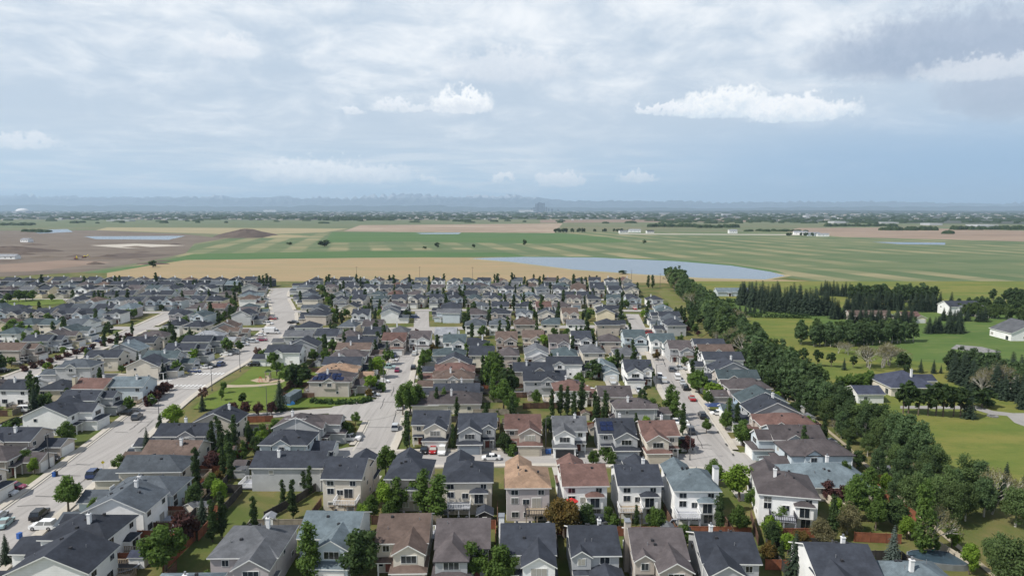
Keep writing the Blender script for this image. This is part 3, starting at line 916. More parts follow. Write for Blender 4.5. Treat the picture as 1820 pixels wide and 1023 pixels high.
    if bay:
        yb = y1 + 1.1
        wl.box(bxc - 1.6, bxc + 1.6, y1 - .05, yb, fl if kind == 'walk' else 0, fl + 2.6)
        br = MB(); br.roof(bxc - 1.6, bxc + 1.6, y1 - 1.6, yb, fl + 2.6, .45, 'y', 0, 1, ov=.28)
        br.build('bay_roof', [gm_roof, trim], t)
    W_ += [('N', bxc, yb, fl + 1.25, 1.9, 2.0, 2)]
    wl.build('wall', gm_wall, t)
    ro = rf.build('roof', [gm_roof, trim], t)
    gr.build('garage_roof', [gm_roof, trim], t)
    gd = put('garage_door', garage_door_mesh(round(min(4.9, gw - .9), 1), 2.2, garage), t, (gxm, gy0 - .03, .02))
    # entry door and porch
    fd = cached('fdoor', lambda: (lambda b: (b.box(-.5, .5, -.06, .03, 0, 2.1), b.mesh('front_door', ['door']))[1])(MB()))
    if faces_cam('S') or lod == 0:
        put('front_door', fd, t, (ex + (.35 if gs > 0 else -.35), y0, .15))
        pr = MB(); pr.roof(ex - 1.25, ex + 1.25, y0 - 1.6, y0 - .02, 2.75, .35, 'x', 1, 1, ov=.2, t=.14)
        pr.build('porch_roof', [gm_roof, trim], t)
        pm = cached('ppost', lambda: (lambda b: (b.box(-.1, .1, -.1, .1, 0, 2.75), b.mesh('porch_post', ['trim_white']))[1])(MB()))
        for sx in (-1.1, 1.1): put('porch_post', pm, t, (ex + sx, y0 - 1.45, 0))
    for (sd_, a, b, z, ww, hh, pn) in W_:
        if lod > 0 and not faces_cam(sd_): continue
        if lod > 1 and sd_ in 'EW': continue
        f_, p_, both = win_mesh(ww, hh, pn)
        lx, ly = (a, b) if sd_ in 'SN' else (a, b)
        if sd_ in 'EW': lx, ly = a, b
        rz = ROTF[sd_]
        if lod == 0:
            o = put('window', f_, t, (lx, ly, z), rz)
            put('pane', p_, o)
        else:
            put('window', both, t, (lx, ly, z), rz)
    # chimney flue and vents
    def roofz(px_, py_):
        if axis == 'x': return he + pitch * max(0, (y1 - y0) / 2 - abs(py_))
        return he + pitch * max(0, (x1 - x0) / 2 - abs(px_))
    if chim == 1 and r_.random() < .35: chim = 0
    if chim:
        if chim == 1: cx_, cy_ = w * (.18 if r_.random() < .5 else -.2), d * r_.choice((-.08, .1, .16))
        else: cx_, cy_ = (x1 + .25) * (1 if chim == 2 else -1), d * .1
        cm = MB()
        top = zr + r_.uniform(.55, 1.0)
        if chim == 1:
            cm.box(cx_ - .27, cx_ + .27, cy_ - .27, cy_ + .27, roofz(cx_, cy_) - .5, top - .15, m=0)
            cm.box(cx_ - .34, cx_ + .34, cy_ - .34, cy_ + .34, top - .15, top, m=0)
            cm.tube((cx_, cy_, top), (cx_, cy_, top + .45), .17, .17, 6, m=1, cap=True)
            c_ = cm.build('chimney', ['chimney_white', 'steel'], ro)
        else:
            cm.box(cx_ - .45, cx_ + .45, cy_ - .7, cy_ + .7, 0, top, m=0)
            cm.box(cx_ - .52, cx_ + .52, cy_ - .78, cy_ + .78, top, top + .14, m=1)
            c_ = cm.build('chimney', [gm_wall, 'steel'], ro)
    if lod == 0:
        vm = cached('vent', lambda: (lambda b: (b.box(-.2, .2, -.2, .2, -.2, .22), b.mesh('roof_vent', ['vent']))[1])(MB()))
        for k in range(r_.choice((2, 3, 3))):
            vx, vy = r_.uniform(-.3, .3) * w, r_.uniform(.06, .3) * d * r_.choice((-1, 1))
            if axis == 'y': vx, vy = r_.uniform(.08, .3) * w * r_.choice((-1, 1)), r_.uniform(-.3, .3) * d
            put('roof_vent', vm, ro, (vx, vy, roofz(vx, vy) + .05))
    if lod == 0:
        dp = cached(('dpipe', round(he, 1)), lambda: (lambda b: (b.box(-.05, .05, -.05, .05, .1, he - .1), b.mesh('downpipe', ['trim_white']))[1])(MB()))
        put('downpipe', dp, t, (x1 + .055, y1 - .25, 0)); put('downpipe', dp, t, (x0 - .055, y0 + .3, 0))
        sk = cached('stack', lambda: (lambda b: (b.tube((0, 0, -.2), (0, 0, .5), .06, .06, 6, cap=True), b.mesh('vent_stack', ['steel']))[1])(MB()))
        for k in range(2):
            vx, vy = r_.uniform(-.32, .32) * w, r_.uniform(.05, .3) * d * r_.choice((-1, 1))
            put('vent_stack', sk, ro, (vx, vy, roofz(vx, vy)))
    # deck
    if deck is None: deck = (r_.random() < .7) if lod == 0 else False
    if deck:
        dw, dd = 4.4, 3.1
        dx0 = x0 + .3
        dy0 = y1 + .02
        if bay: dx0 = min(bxc + 1.65, x1 - dw + 1.0)
        db = MB(); db.box(dx0, dx0 + dw, dy0, dy0 + dd, dz - .2, dz)
        for (px_, py_) in ((dx0 + .15, dy0 + dd - .2), (dx0 + dw - .15, dy0 + dd - .2), (dx0 + dw / 2, dy0 + dd - .2)):
            db.box(px_ - .1, px_ + .1, py_ - .1, py_ + .1, 0, dz - .2)
        dm = r_.choice(('deck_wood', 'deck_wood', 'deck_grey'))
        do = db.build('deck', dm, t)
        rb = MB()
        rm = r_.choice(('rail_white', 'rail_white', 'deck_wood', 'rail_dark'))
        for (a, b) in (((dx0, dy0 + dd), (dx0 + dw, dy0 + dd)), ((dx0, dy0), (dx0, dy0 + dd)), ((dx0 + dw, dy0), (dx0 + dw, dy0 + dd))):
            n = 14 if abs(b[0] - a[0]) > .1 else 10
            if abs(b[0] - a[0]) > .1:
                rb.box(a[0], b[0], a[1] - .05, a[1] + .04, dz + .92, dz + 1.0)
                rb.box(a[0], b[0], a[1] - .04, a[1] + .03, dz + .1, dz + .16)
            else:
                rb.box(a[0] - .05, a[0] + .04, a[1], b[1], dz + .915, dz + .995)
                rb.box(a[0] - .04, a[0] + .03, a[1], b[1], dz + .1, dz + .16)
            for k in range(n):
                q = (k + .5) / n
                px_, py_ = a[0] + (b[0] - a[0]) * q, a[1] + (b[1] - a[1]) * q
                s_ = .045 if k % 4 else .06
                rb.box(px_ - s_, px_ + s_, py_ - s_, py_ + s_, dz, dz + .93, bottom=False, top=False)
        rb.build('railing', rm, do)
        st = MB()
        n = max(2, int(dz / .2))
        if kind == 'walk' and r_.random() < .6 or kind != 'walk':
            for k in range(n):
                z_ = dz - .2 - k * dz / n
                st.box(dx0 + dw + .03, dx0 + dw + 1.0, dy0 + dd - .3 - (k + 1) * .26 + (0 if kind != 'walk' else .3), dy0 + dd - .3 - k * .26 + .02 + (0 if kind != 'walk' else .3), max(0, z_ - .06), z_)
            st.build('stair', dm, do)
    # driveway in front of the garage
    if lod < 2:
        LEVEL[0] += .0004
        z = .145 + (LEVEL[0] % .05)
        run = 1.0                                   # out to the kerb of the road it meets
        while run < 14:
            mx, my = pos[0] + gxm * cr - (gy0 - run) * sr, pos[1] + gxm * sr + (gy0 - run) * cr
            if on_road(mx, my, -.3): break
            run += .4
        else: run = 6.5
        a = []
        for (lx, ly) in ((gx0 + .3, gy0 - .1), (gx1 - .3, gy0 - .1), (gx1 - .2, gy0 - run), (gx0 + .2, gy0 - run)):
            a.append((pos[0] + lx * cr - ly * sr, pos[1] + lx * sr + ly * cr, .036 + (len(HOUSES) % 30) * .0012))
        db = MB(); db.quad(*a[::-1])
        structure(db.build('driveway', 'g_drive'))
    t['_w'] = w; t['_d'] = d
    return t

RID = dict(bonus=5.5, plain=5.4, walk=7.0, bung=3.3)
SPEC = []
def H(px, py, front, loc, roof='K', wall='b', kind='bonus', **k):
    w, d = k.get('w', 8.4), k.get('d', 10.5)
    axis = k.get('axis', 'x')
    he = k.get('he') or RID[kind]
    zr = he + k.get('pitch', .46) * ((d if axis == 'x' else w) / 2)
    p = gp(px, py, zr)
    SPEC.append((p, front, f'{ROOFW[roof]} roofed {WALLW[wall]} house {loc}', roof, wall, kind, k))
HIP = dict(hip=(1, 1))
# row along the bottom edge, fronts towards us
H(335, 1000, 'S', 'cut by the bottom edge, left of the slim aspens', 'B', 'l', 'plain', w=9, **HIP)
H(437, 952, 'S', 'second from the left in the bottom row', 'G', 'p', 'bonus', w=10.5, hip=(1, 1), gs=1)
H(596, 907, 'S', 'with a wide white gable, third in the bottom row', 'B', 'l', 'bonus', w=9.4, gs=1, d=10, chim=0)
H(722, 911, 'S', 'fourth from the left in the bottom row', 'N', 'b', 'bonus', w=8.2, gs=1, d=10.5, garage='garage_beige', chim=0)
H(823, 920, 'S', 'fifth from the left in the bottom row', 'M', 'g', 'bonus', w=8.4, gs=-1, d=10.5, chim=0, trim='trim_dark', gfront=False)
H(938, 929, 'S', 'with a pale side chimney, sixth in the bottom row', 'K', 'w', 'bonus', w=8.3, gs=1, d=10.5, chim=3)
H(1055, 933, 'S', 'seventh from the left in the bottom row', 'K', 'g', 'plain', w=7.4, gs=1, d=10, fgable=True)
H(1161, 937, 'S', 'with paired small gables, eighth in the bottom row', 'M', 't', 'bonus', w=8.2, gs=1, d=10.5, fgable=True, chim=3)
H(1285, 945, 'S', 'with wide bay window, ninth in the bottom row', 'K', 'g', 'bonus', w=8.6, gs=-1, d=10)
H(1508, 965, 'S', 'tenth in the bottom row, beside the blue spruce', 'K', 'w', 'bonus', w=9.2, gs=-1, d=11, axis='x', chim=1)
H(1612, 1000, 'S', 'at the right end of the bottom row', 'B', 'b', 'plain', w=9, d=10, **HIP)
# walkout row, rears towards us
H(619, 812, 'N', 'with a wooden deck, first in the tall walkout row', 'K', 'b', 'walk', w=7.6, d=10, chim=0, deck=True, bay=False, gs=-1)
H(730, 812, 'N', 'half hidden by yard trees, second in the walkout row', 'K', 't', 'walk', w=8.4, d=10, hip=(1, 1), deck=False, bay=True)
H(832, 817, 'N', 'with white deck, third in the tall walkout row', 'K', 'b', 'walk', w=9.6, d=10, hip=(1, 1), deck=True, bay=True)
H(937, 826, 'N', 'with white stairs, fourth in the tall walkout row', 'T', 'p', 'walk', w=8.2, d=10, hip=(1, 1), deck=True, bay=False)
H(1035, 823, 'N', 'with red canopy, fifth in the tall walkout row', 'R', 'w', 'walk', w=8.4, d=10, deck=False, bay=True, gs=1, chim=0)
H(1130, 824, 'N', 'with red deck front, sixth in the walkout row', 'K', 'w', 'walk', w=8.2, d=9.6, deck=True, bay=True, gs=-1)
H(1229, 831, 'N', 'with dark deck, seventh in the tall walkout row', 'B', 'w', 'walk', w=8.4, d=10, hip=(.6, 1), deck=True, bay=True, chim=3)
H(1394, 836, 'N', 'with white deck, right of the round bright tree', 'M', 'w', 'walk', w=10.4, d=11, hip=(1, 1), deck=True, bay=True, gs=1, skew_=-.22, he=6.6)
# row across the near street, fronts towards us
for a in [(768, 728, 'with three cars, first beyond the near street', 'K', 'b', dict(w=9, gs=1)),
          (849, 733, 'with white trimmed gables, second beyond the near street', 'K', 'g', dict(w=9.2, gs=-1, fgable=True, garage='garage_grey')),
          (929, 735, 'third from the left beyond the near street', 'R', 't', dict(w=8.6, gs=1, garage='garage_beige')),
          (1011, 738, 'with open garage, fourth beyond the near street', 'G', 'w', dict(w=8, gs=-1, garage='vent')),  # near-black door panel stands in for the shaded inside of the open garage
          (1094, 742, 'with roof solar panels, fifth beyond the near street', 'K', 'g', dict(w=8.8, gs=1, garage='garage_grey')),
          (1164, 746, 'sixth from the left beyond the near street', 'R', 'b', dict(w=8.6, gs=-1, garage='garage_beige'))]:
    H(a[0], a[1], 'S', a[2], a[3], a[4], 'bonus', d=9.6, chim=0 if a[0] < 1000 else 1, **a[5])
# right side of the left road, near end
for a in [(102, 962, 'W', 'first on the right of the wide road', 'K', 'w', 'plain', dict(axis='x', w=8.2, d=12, deck=True)),
          (160, 912, 'W', 'with grey deck, second right of the wide road', 'K', 'w', 'plain', dict(axis='y', w=9, d=11, hip=(1, 1), deck=True, bay=True)),
          (224, 866, 'W', 'with big white gable, third right of the wide road', 'S', 'w', 'plain', dict(axis='x', w=8.6, d=11, deck=True)),
          (262, 846, 'W', 'fourth on the right of the wide road', 'S', 'l', 'plain', dict(axis='y', w=9, d=13, he=4.2, hip=(1, 1), deck=True)),
          (285, 805, 'W', 'fifth on the right of the wide road', 'S', 'b', 'plain', dict(axis='y', w=8.6, d=13, he=4.6, hip=(0, 1))),
          (321, 776, 'W', 'sixth on the right of the wide road', 'N', 'b', 'plain', dict(axis='y', w=8.6, d=12, he=4.4)),
          (330, 752, 'W', 'seventh on the right of the wide road', 'K', 'g', 'plain', dict(axis='y', w=8, d=12)),
          (385, 729, 'W', 'beside the lane, eighth right of the wide road', 'K', 'b', 'plain', dict(axis='x', w=8, d=11))]:
    H(a[0], a[1], a[2], a[3], a[4], a[5], a[6], **a[7])
# left side of the left road
for a in [(-6, 826, 'E', 'cut by the left edge, above the parked red cars', 'K', 'b', 'bonus', dict()),
          (28, 788, 'E', 'nearest on the left of the wide road', 'M', 't', 'plain', dict(axis='y', hip=(1, 0), he=4.4)),
          (50, 760, 'E', 'second on the left of the wide road', 'K', 't', 'plain', dict(axis='y', d=12)),
          (112, 711, 'E', 'with two white flues, third left of the road', 'K', 'w', 'bonus', dict(axis='x', w=10, d=12)),
          (165, 692, 'E', 'with tall front gable, fourth left of the road', 'K', 'g', 'bonus', dict(axis='y', w=8, d=10)),
          (235, 668, 'N', 'on the corner by the zebra crossing', 'B', 'l', 'plain', dict(w=10.4, d=9, deck=True, bay=False)),
          (172, 671, 'N', 'next to the corner house by the crossing', 'R', 'c', 'plain', dict(w=9.5, d=9)),
          (109, 673, 'N', 'third from the crossing corner', 'K', 'c', 'plain', dict(w=9, d=9, hip=(1, 1), chim=3)),
          (37, 673, 'N', 'with green awning, fourth from the crossing corner', 'K', 'w', 'plain', dict(w=9, d=9)),
          (-6, 671, 'N', 'cut by the left edge, fifth from the crossing', 'M', 't', 'plain', dict(w=9, d=9, hip=(1, 1))),
          (285, 632, 'E', 'with tan end gable, just past the crossing', 'K', 'b', 'plain', dict(axis='x', w=9, d=11)),
          (305, 622, 'E', 'second past the zebra crossing on the left', 'E', 'g', 'plain', dict(axis='y', d=12)),
          (336, 609, 'E', 'third past the zebra crossing on the left', 'K', 'g', 'bonus', dict(axis='y', d=11)),
          (370, 595, 'E', 'fourth past the zebra crossing on the left', 'K', 'g', 'bonus', dict(axis='y', d=11)),
          (399, 585, 'E', 'fifth past the zebra crossing on the left', 'L', 't', 'plain', dict(axis='y', d=12, hip=(1, 1))),
          (424, 581, 'E', 'with timbered gable, sixth past the crossing', 'N', 'b', 'bonus', dict(axis='x', w=8, d=8))]:
    H(a[0], a[1], a[2], a[3], a[4], a[5], a[6], **a[7])
# second street on the far left
for a in [(141, 637, 'W', 'nearest house right of the shrub lined path', 'S', 'g', 'plain', dict(axis='y', d=12, hip=(1, 1))),
          (190, 621, 'W', 'second house right of the shrub lined path', 'K', 'b', 'plain', dict(axis='y', d=12)),
          (227, 606, 'W', 'third house right of the shrub lined path', 'B', 'g', 'plain', dict(axis='x', w=9, d=12)),
          (254, 597, 'W', 'fourth house right of the shrub lined path', 'K', 't', 'plain', dict(axis='y', d=12)),
          (276, 587, 'W', 'fifth house right of the shrub lined path', 'M', 'b', 'plain', dict(axis='y', d=12, hip=(1, 1))),
          (27, 608, 'E', 'nearest house left of the shrub lined path', 'N', 't', 'bonus', dict(axis='y', d=10, w=9)),
          (73, 594, 'E', 'second house left of the shrub lined path', 'K', 'g', 'bonus', dict(axis='y', d=10)),
          (113, 585, 'E', 'third house left of the shrub lined path', 'M', 'c', 'bonus', dict(axis='x', d=10)),
          (155, 577, 'E', 'fourth house left of the shrub lined path', 'E', 'w', 'bonus', dict(axis='x', w=9, d=10))]:
    H(a[0], a[1], a[2], a[3], a[4], a[5], a[6], **a[7])
# between left and middle road
for a in [(561, 730, 'E', 'at the turning circle, behind the antenna house', 'M', 'g', 'bonus', dict(axis='x', w=9.5, d=12, hip=(0, 1))),
          (514, 762, 'E', 'with a television antenna on its chimney', 'K', 'l', 'plain', dict(axis='y', w=9, d=11, hip=(1, 1))),
          (520, 800, 'E', 'with long side wall and white umbrella deck', 'K', 'g', 'bonus', dict(axis='y', w=8.6, d=15, deck=True, bay=False, gs=-1)),
          (607, 656, 'E', 'with solar panels by the curved lawn', 'M', 't', 'plain', dict(axis='y', w=11, d=13, hip=(1, 1), deck=True)),
          (624, 645, 'E', 'second up the left of the middle road', 'T', 'c', 'plain', dict(axis='y', w=8.6, d=13, hip=(1, 1))),
          (629, 633, 'E', 'third up the left of the middle road', 'K', 'g', 'plain', dict(axis='y', d=13)),
          (632, 620, 'E', 'fourth up the left of the middle road', 'M', 'w', 'plain', dict(axis='y', d=13, hip=(1, 1))),
          (640, 608, 'E', 'fifth up the left of the middle road', 'N', 'b', 'plain', dict(axis='y', d=13)),
          (649, 597, 'E', 'sixth up the left of the middle road', 'K', 'g', 'plain', dict(axis='y', d=12)),
          (703, 590, 'S', 'facing us at the head of the middle road', 'R', 't', 'bonus', dict(w=9.5, gs=1)),
          (752, 587, 'S', 'next right at the head of the middle road', 'M', 'w', 'bonus', dict(w=8.8, gs=1)),
          (700, 578, 'N', 'behind the red roof at the middle road head', 'G', 'b', 'plain', dict(w=8, hip=(1, 1))),
          (508, 612, 'W', 'with white gable beside the playground trees', 'K', 'w', 'plain', dict(axis='y', w=9, d=13)),
          (541, 599, 'W', 'second past the playground trees', 'K', 'g', 'plain', dict(axis='x', w=9, d=12)),
          (543, 586, 'W', 'third past the playground trees', 'G', 'g', 'plain', dict(axis='y', d=12)),
          (577, 583, 'N', 'behind the houses past the playground trees', 'K', 'w', 'plain', dict(w=9.5)),
          (624, 585, 'S', 'sixth from the playground trees, by the lime trees', 'M', 'b', 'plain', dict(w=9.5, hip=(1, 1))),
          (661, 580, 'N', 'left of the red roof at the road head', 'K', 'b', 'plain', dict(w=9.5))]:
    H(a[0], a[1], a[2], a[3], a[4], a[5], a[6], **a[7])
# right side of the middle road
for a in [(809, 687, 'W', 'nearest on the right of the middle road', 'M', 'b', 'bung', dict(axis='y', w=11, d=15, hip=(0, 1), pitch=.42)),
          (814, 674, 'W', 'second up the right of the middle road', 'K', 'b', 'bung', dict(axis='y', w=9, d=14)),
          (806, 659, 'W', 'third up the right of the middle road', 'N', 'b', 'plain', dict(axis='y', d=13, hip=(1, 1))),
          (808, 647, 'W', 'fourth up the right of the middle road', 'R', 'b', 'plain', dict(axis='y', d=13, hip=(1, 1))),
          (806, 633, 'W', 'fifth up the right of the middle road', 'K', 'b', 'plain', dict(axis='x', w=8.5, d=12)),
          (795, 617, 'W', 'sixth up the right of the middle road', 'E', 'g', 'plain', dict(axis='y', d=12, hip=(1, 1))),
          (842, 614, 'N', 'with cream side, behind the lime tree', 'K', 'b', 'plain', dict(w=9)),
          (809, 593, 'S', 'with white front gable, past the lime tree', 'E', 'w', 'bonus', dict(w=9)),
          (850, 599, 'N', 'with tall chimney beside the white gable house', 'K', 'g', 'plain', dict(w=8.4, hip=(1, 0))),
          (789, 581, 'N', 'behind the white gable house', 'L', 'w', 'plain', dict(w=9)),
          (894, 615, 'N', 'behind the tall dark garden trees', 'M', 't', 'plain', dict(w=7.5, hip=(1, 1))),
          (953, 613, 'S', 'with plain white end gable', 'G', 'w', 'bung', dict(w=9, axis='y', he=4.6)),
          (1003, 615, 'N', 'with teal slopes right of the white gable', 'E', 'l', 'plain', dict(w=9.4, hip=(1, 1), he=4.6)),
          (900, 588, 'S', 'with brown double gable in the middle', 'N', 't', 'bonus', dict(w=8.8, fgable=True)),
          (948, 586, 'S', 'beside the round green tree', 'N', 'b', 'bonus', dict(w=8.8)),
          (994, 593, 'S', 'right of the round green tree', 'M', 'p', 'bonus', dict(w=8)),
          (1029, 587, 'S', 'with narrow white front, mid picture', 'K', 'w', 'bonus', dict(w=8)),
          (1052, 610, 'N', 'at the crescent, with light side wall', 'G', 'b', 'plain', dict(w=8.4, hip=(1, 1))),
          (1110, 615, 'N', 'by the right road head, with tan gable', 'G', 'b', 'plain', dict(w=8.8, hip=(1, 1))),
          (1082, 592, 'N', 'behind the crescent trees', 'M', 't', 'plain', dict(w=9, hip=(1, 1))),
          (1128, 585, 'S', 'with teal front at the right road head', 'E', 'l', 'bonus', dict(w=9)),
          (946, 642, 'E', 'with brick coloured rear, behind the deck house', 'K', 't', 'plain', dict(axis='y', w=9, d=13)),
          (966, 659, 'E', 'with white railed deck and arched window', 'K', 'g', 'plain', dict(axis='y', w=8.6, d=13, hip=(1, 0), deck=True, bay=False)),
          (1001, 633, 'E', 'with bright white side wall, behind the deck house', 'K', 'w', 'plain', dict(axis='y', w=8, d=12)),
          (1014, 673, 'E', 'behind the five slim aspens', 'R', 'w', 'plain', dict(axis='x', w=9, d=10, hip=(1, 1))),
          (1090, 687, 'N', 'with rear deck inside the crescent', 'M', 'b', 'plain', dict(w=9.4, d=9, deck=True, chim=0)),
          (1150, 703, 'E', 'hidden by trees inside the crescent', 'M', 'g', 'plain', dict(w=8, d=11, axis='y', hip=(1, 1))),
          (1130, 638, 'S', 'with white arched gable by the box truck', 'K', 'w', 'bonus', dict(w=9, gs=-1, fgable=True)),
          (1076, 641, 'S', 'low, with white garage door, by the crescent', 'B', 'l', 'bung', dict(w=8, axis='y', d=9))]:
    H(a[0], a[1], a[2], a[3], a[4], a[5], a[6], **a[7])
# right side of the right road
for a in [(1465, 821, 'W', 'low and wide, with skylight, behind the white house', 'B', 'b', 'bung', dict(axis='y', w=12, d=17, hip=(1, 1))),
          (1445, 778, 'W', 'behind the tall dark cedar', 'M', 'l', 'plain', dict(axis='y', w=9, d=14, hip=(1, 1), trim='trim_dark')),
          (1398, 752, 'W', 'with pale end gable, third on the right road', 'M', 'l', 'bonus', dict(axis='y', w=9, d=12)),
          (1372, 735, 'W', 'fourth on the right of the right road', 'R', 't', 'plain', dict(axis='y', w=9, d=14, hip=(1, 1))),
          (1361, 703, 'W', 'with grey green gable, fifth on the right road', 'K', 'g', 'plain', dict(axis='x', w=9, d=13)),
          (1338, 692, 'W', 'with white front and blue gable', 'E', 's', 'plain', dict(axis='x', w=8, d=13)),
          (1322, 671, 'W', 'seventh on the right of the right road', 'M', 'p', 'plain', dict(axis='y', w=9, d=13, hip=(1, 1))),
          (1294, 653, 'W', 'eighth on the right of the right road', 'E', 't', 'plain', dict(axis='y', w=8.4, d=13)),
          (1274, 641, 'W', 'ninth on the right of the right road', 'K', 'g', 'plain', dict(axis='x', w=8.4, d=13)),
          (1259, 624, 'W', 'with white peak, tenth on the right road', 'K', 'w', 'plain', dict(axis='y', w=9, d=14)),
          (1258, 611, 'W', 'eleventh on the right of the right road', 'N', 'w', 'plain', dict(axis='y', w=8.6, d=13)),
          (1246, 601, 'W', 'twelfth on the right of the right road', 'K', 'g', 'plain', dict(axis='y', w=8.4, d=12)),
          (1207, 603, 'S', 'with grey gables at the right road head', 'M', 'g', 'bonus', dict(w=8.4)),
          (1172, 592, 'S', 'with white twin gables at the right road head', 'E', 'w', 'bonus', dict(w=10, fgable=True))]:
    H(a[0], a[1], a[2], a[3], a[4], a[5], a[6], **a[7])

# keep the front yards clear of the road the house faces, push apart anything read too close, then build
def off_road(i):
    (x, y), front, k = P_[i], SPEC[i][1], SPEC[i][6]
    if front not in 'EW': return
    sx = 1 if front == 'E' else -1
    for pts, w in ((l_left, 12.0), (l_mid, 9.6), (l_right, 9.6), (l_second, 9.5)):
        for a, b in zip(pts[:-1], pts[1:]):
            if min(a[1], b[1]) <= y <= max(a[1], b[1]) and abs(b[1] - a[1]) > .01:
                rx = a[0] + (b[0] - a[0]) * (y - a[1]) / (b[1] - a[1])
                need = w / 2 + k.get('d', 10.5) / 2 + 5 + 3.0
                gap = (rx - x) * sx
                if -4 < gap < need: P_[i][0] -= sx * (need - gap) * .5
P_ = [list(s[0]) for s in SPEC]
for it in range(30):
    for i in range(len(P_)):
        off_road(i)
        for j in range(i):
            dx_, dy_ = P_[i][0] - P_[j][0], P_[i][1] - P_[j][1]
            fi, fj = SPEC[i][1], SPEC[j][1]
            ns = fi in 'NS' and fj in 'NS'
            ew = fi in 'EW' and fj in 'EW'
            mx, my = (10.2, 15.5) if ns else (17.0, 10.2) if ew else (12.5, 12.5)
            ox, oy = mx - abs(dx_), my - abs(dy_)
            if ox > 0 and oy > 0:
                if ox / mx < oy / my:
                    s_ = math.copysign(ox * .26, dx_); P_[i][0] += s_; P_[j][0] -= s_
                else:
                    s_ = math.copysign(oy * .26, dy_); P_[i][1] += s_; P_[j][1] -= s_
for s, p in zip(SPEC, P_):
    (_, front, label, roof, wall, kind, k) = s
    lod = 0 if p[1] < 235 else 1
    if front in 'EW' and 'fgable' not in k and kind != 'bung': k['fgable'] = rnd.random() < .5
    house(label, p, front, roof=roof, wall=wall, kind=kind, lod=lod, skew=k.pop('skew_', 0) + R(rnd.uniform(-2.5, 2.5)), **k)
NCAT = len(SPEC)

# farther rows of houses: street by street to the wheat field
ROOFP = list('KKKKKKKKKKKKKKKKKKMMMMSSSSGGNNBEER')
WALLP = list('wwwbbbbgggttllcpw')
cand = []
def flank_fill(pts, w, y0, y1, off, rowid):
    for sx in (-1, 1):
        y = y0
        while y < y1:
            for a, b in zip(pts[:-1], pts[1:]):
                if a[1] <= y <= b[1]:
                    q = (y - a[1]) / (b[1] - a[1] + 1e-9)
                    cand.append((a[0] + (b[0] - a[0]) * q + sx * (w / 2 + off), y, 'W' if sx > 0 else 'E', rowid + (1 if sx > 0 else 0)))
                    break
            y += rnd.uniform(12.0, 13.5)
flank_fill(l_left, 12, 318, 505, 13.5, 30)
flank_fill(l_fm, 8, 322, 408, 12.5, 32)
flank_fill(l_fr, 7.5, 312, 470, 12.5, 34)
def right_limit(y): return 76 + (y - 130) * .055
for k, y in enumerate(ROWY):
    for (yy, fr, row) in ((y, 'N', 2 * k), (y + 34, 'S', 2 * k + 1)):
        x = -.77 * yy - 6
        while x < right_limit(yy) - 4:
            ph = yy + 5 * math.sin(x * .014 + k * 1.7) + rnd.uniform(-1.2, 1.2)
            cand.append((x, ph, fr, row))
            x += rnd.uniform(11.2, 13.2)
# left-over ground nearer by, far left
for yy in (248, 276, 302):
    x = -.77 * yy - 5
    while x < -60:
        cand.append((x, yy + rnd.uniform(-2, 2), rnd.choice('NS'), -1))
        x += rnd.uniform(12.5, 15)
keep = []
for (x, y, fr, row) in cand:
    if y > 534 or on_road(x, y, 8.2 if row >= 0 else 9): continue
    if row >= 30 and any((x - h[0]) ** 2 + (y - h[1]) ** 2 < 12 ** 2 for h in HOUSES[:NCAT]): continue
    if any((x - h[0]) ** 2 + (y - h[1]) ** 2 < 13.0 ** 2 for h in HOUSES[:NCAT]): continue
    if any((abs(x - h[0]) < 16 and abs(y - h[1]) < 11) if (row >= 30 and h[3] >= 30) else (abs(x - h[0]) < (13.5 if row >= 30 or h[3] >= 30 else 10.8) and abs(y - h[1]) < (12.5 if row >= 30 or h[3] >= 30 else 14)) for h in keep): continue
    if -100 < x < -58 and 195 < y < 262: continue
    if -400 < x < -272 and 408 < y < 462: continue
    keep.append((x, y, fr, row))
keep.sort(key=lambda q: math.hypot(q[0], q[1]))
single = keep[:max(0, 300 - NCAT)]
rest = keep[max(0, 300 - NCAT):]
rows = {}
for q in single: rows.setdefault(q[3], []).append(q)
ROWN = {-1: 'in the left crowd of roofs', 30: 'along far wide road, left', 31: 'along far wide road, right', 32: 'along centre cul-de-sac, left', 33: 'along centre cul-de-sac, right', 34: 'along far right road, left', 35: 'along far right road, right'}
for r_ in range(10): ROWN[r_] = f'in {ordw(r_ + 1)} row past road heads'
def far_house(q, label, lod):
    x, y, fr, row = q
    rf, wl = rnd.choice(ROOFP), rnd.choice(WALLP)
    kind = rnd.choice(('bonus', 'bonus', 'plain')) if fr == 'S' else rnd.choice(('plain', 'plain', 'bonus'))
    hp = rnd.choice(((0, 0), (0, 0), (1, 1), (1, 1), (0, 1)))
    return house(label(rf, wl), (x, y), fr, w=rnd.uniform(8, 9.8), d=rnd.uniform(9, 11), kind=kind, roof=rf, wall=wl, axis=rnd.choice('xxxy'), hip=hp, gs=rnd.choice((-1, 1)),
                 lod=lod, skew=R(rnd.uniform(-7, 7)), chim=rnd.choice((0, 0, 1, 1, 1)), deck=False, fgable=rnd.random() < .6, bay=False, group='houses in the far rows of the suburb',
                 garage=rnd.choice(('garage_white', 'garage_white', 'garage_beige', 'garage_grey')))
for r_, qs in rows.items():
    qs.sort(key=(lambda q: q[1]) if r_ >= 30 else None)
    for i, q in enumerate(qs):
        far_house(q, lambda rf, wl: f'{ROOFW[rf]} roofed {WALLW[wl]} house, {ordw(i + 1)} ' + ('nearest ' if r_ >= 30 else 'from left ') + ROWN[r_], 1 if q[1] < 345 else 2)
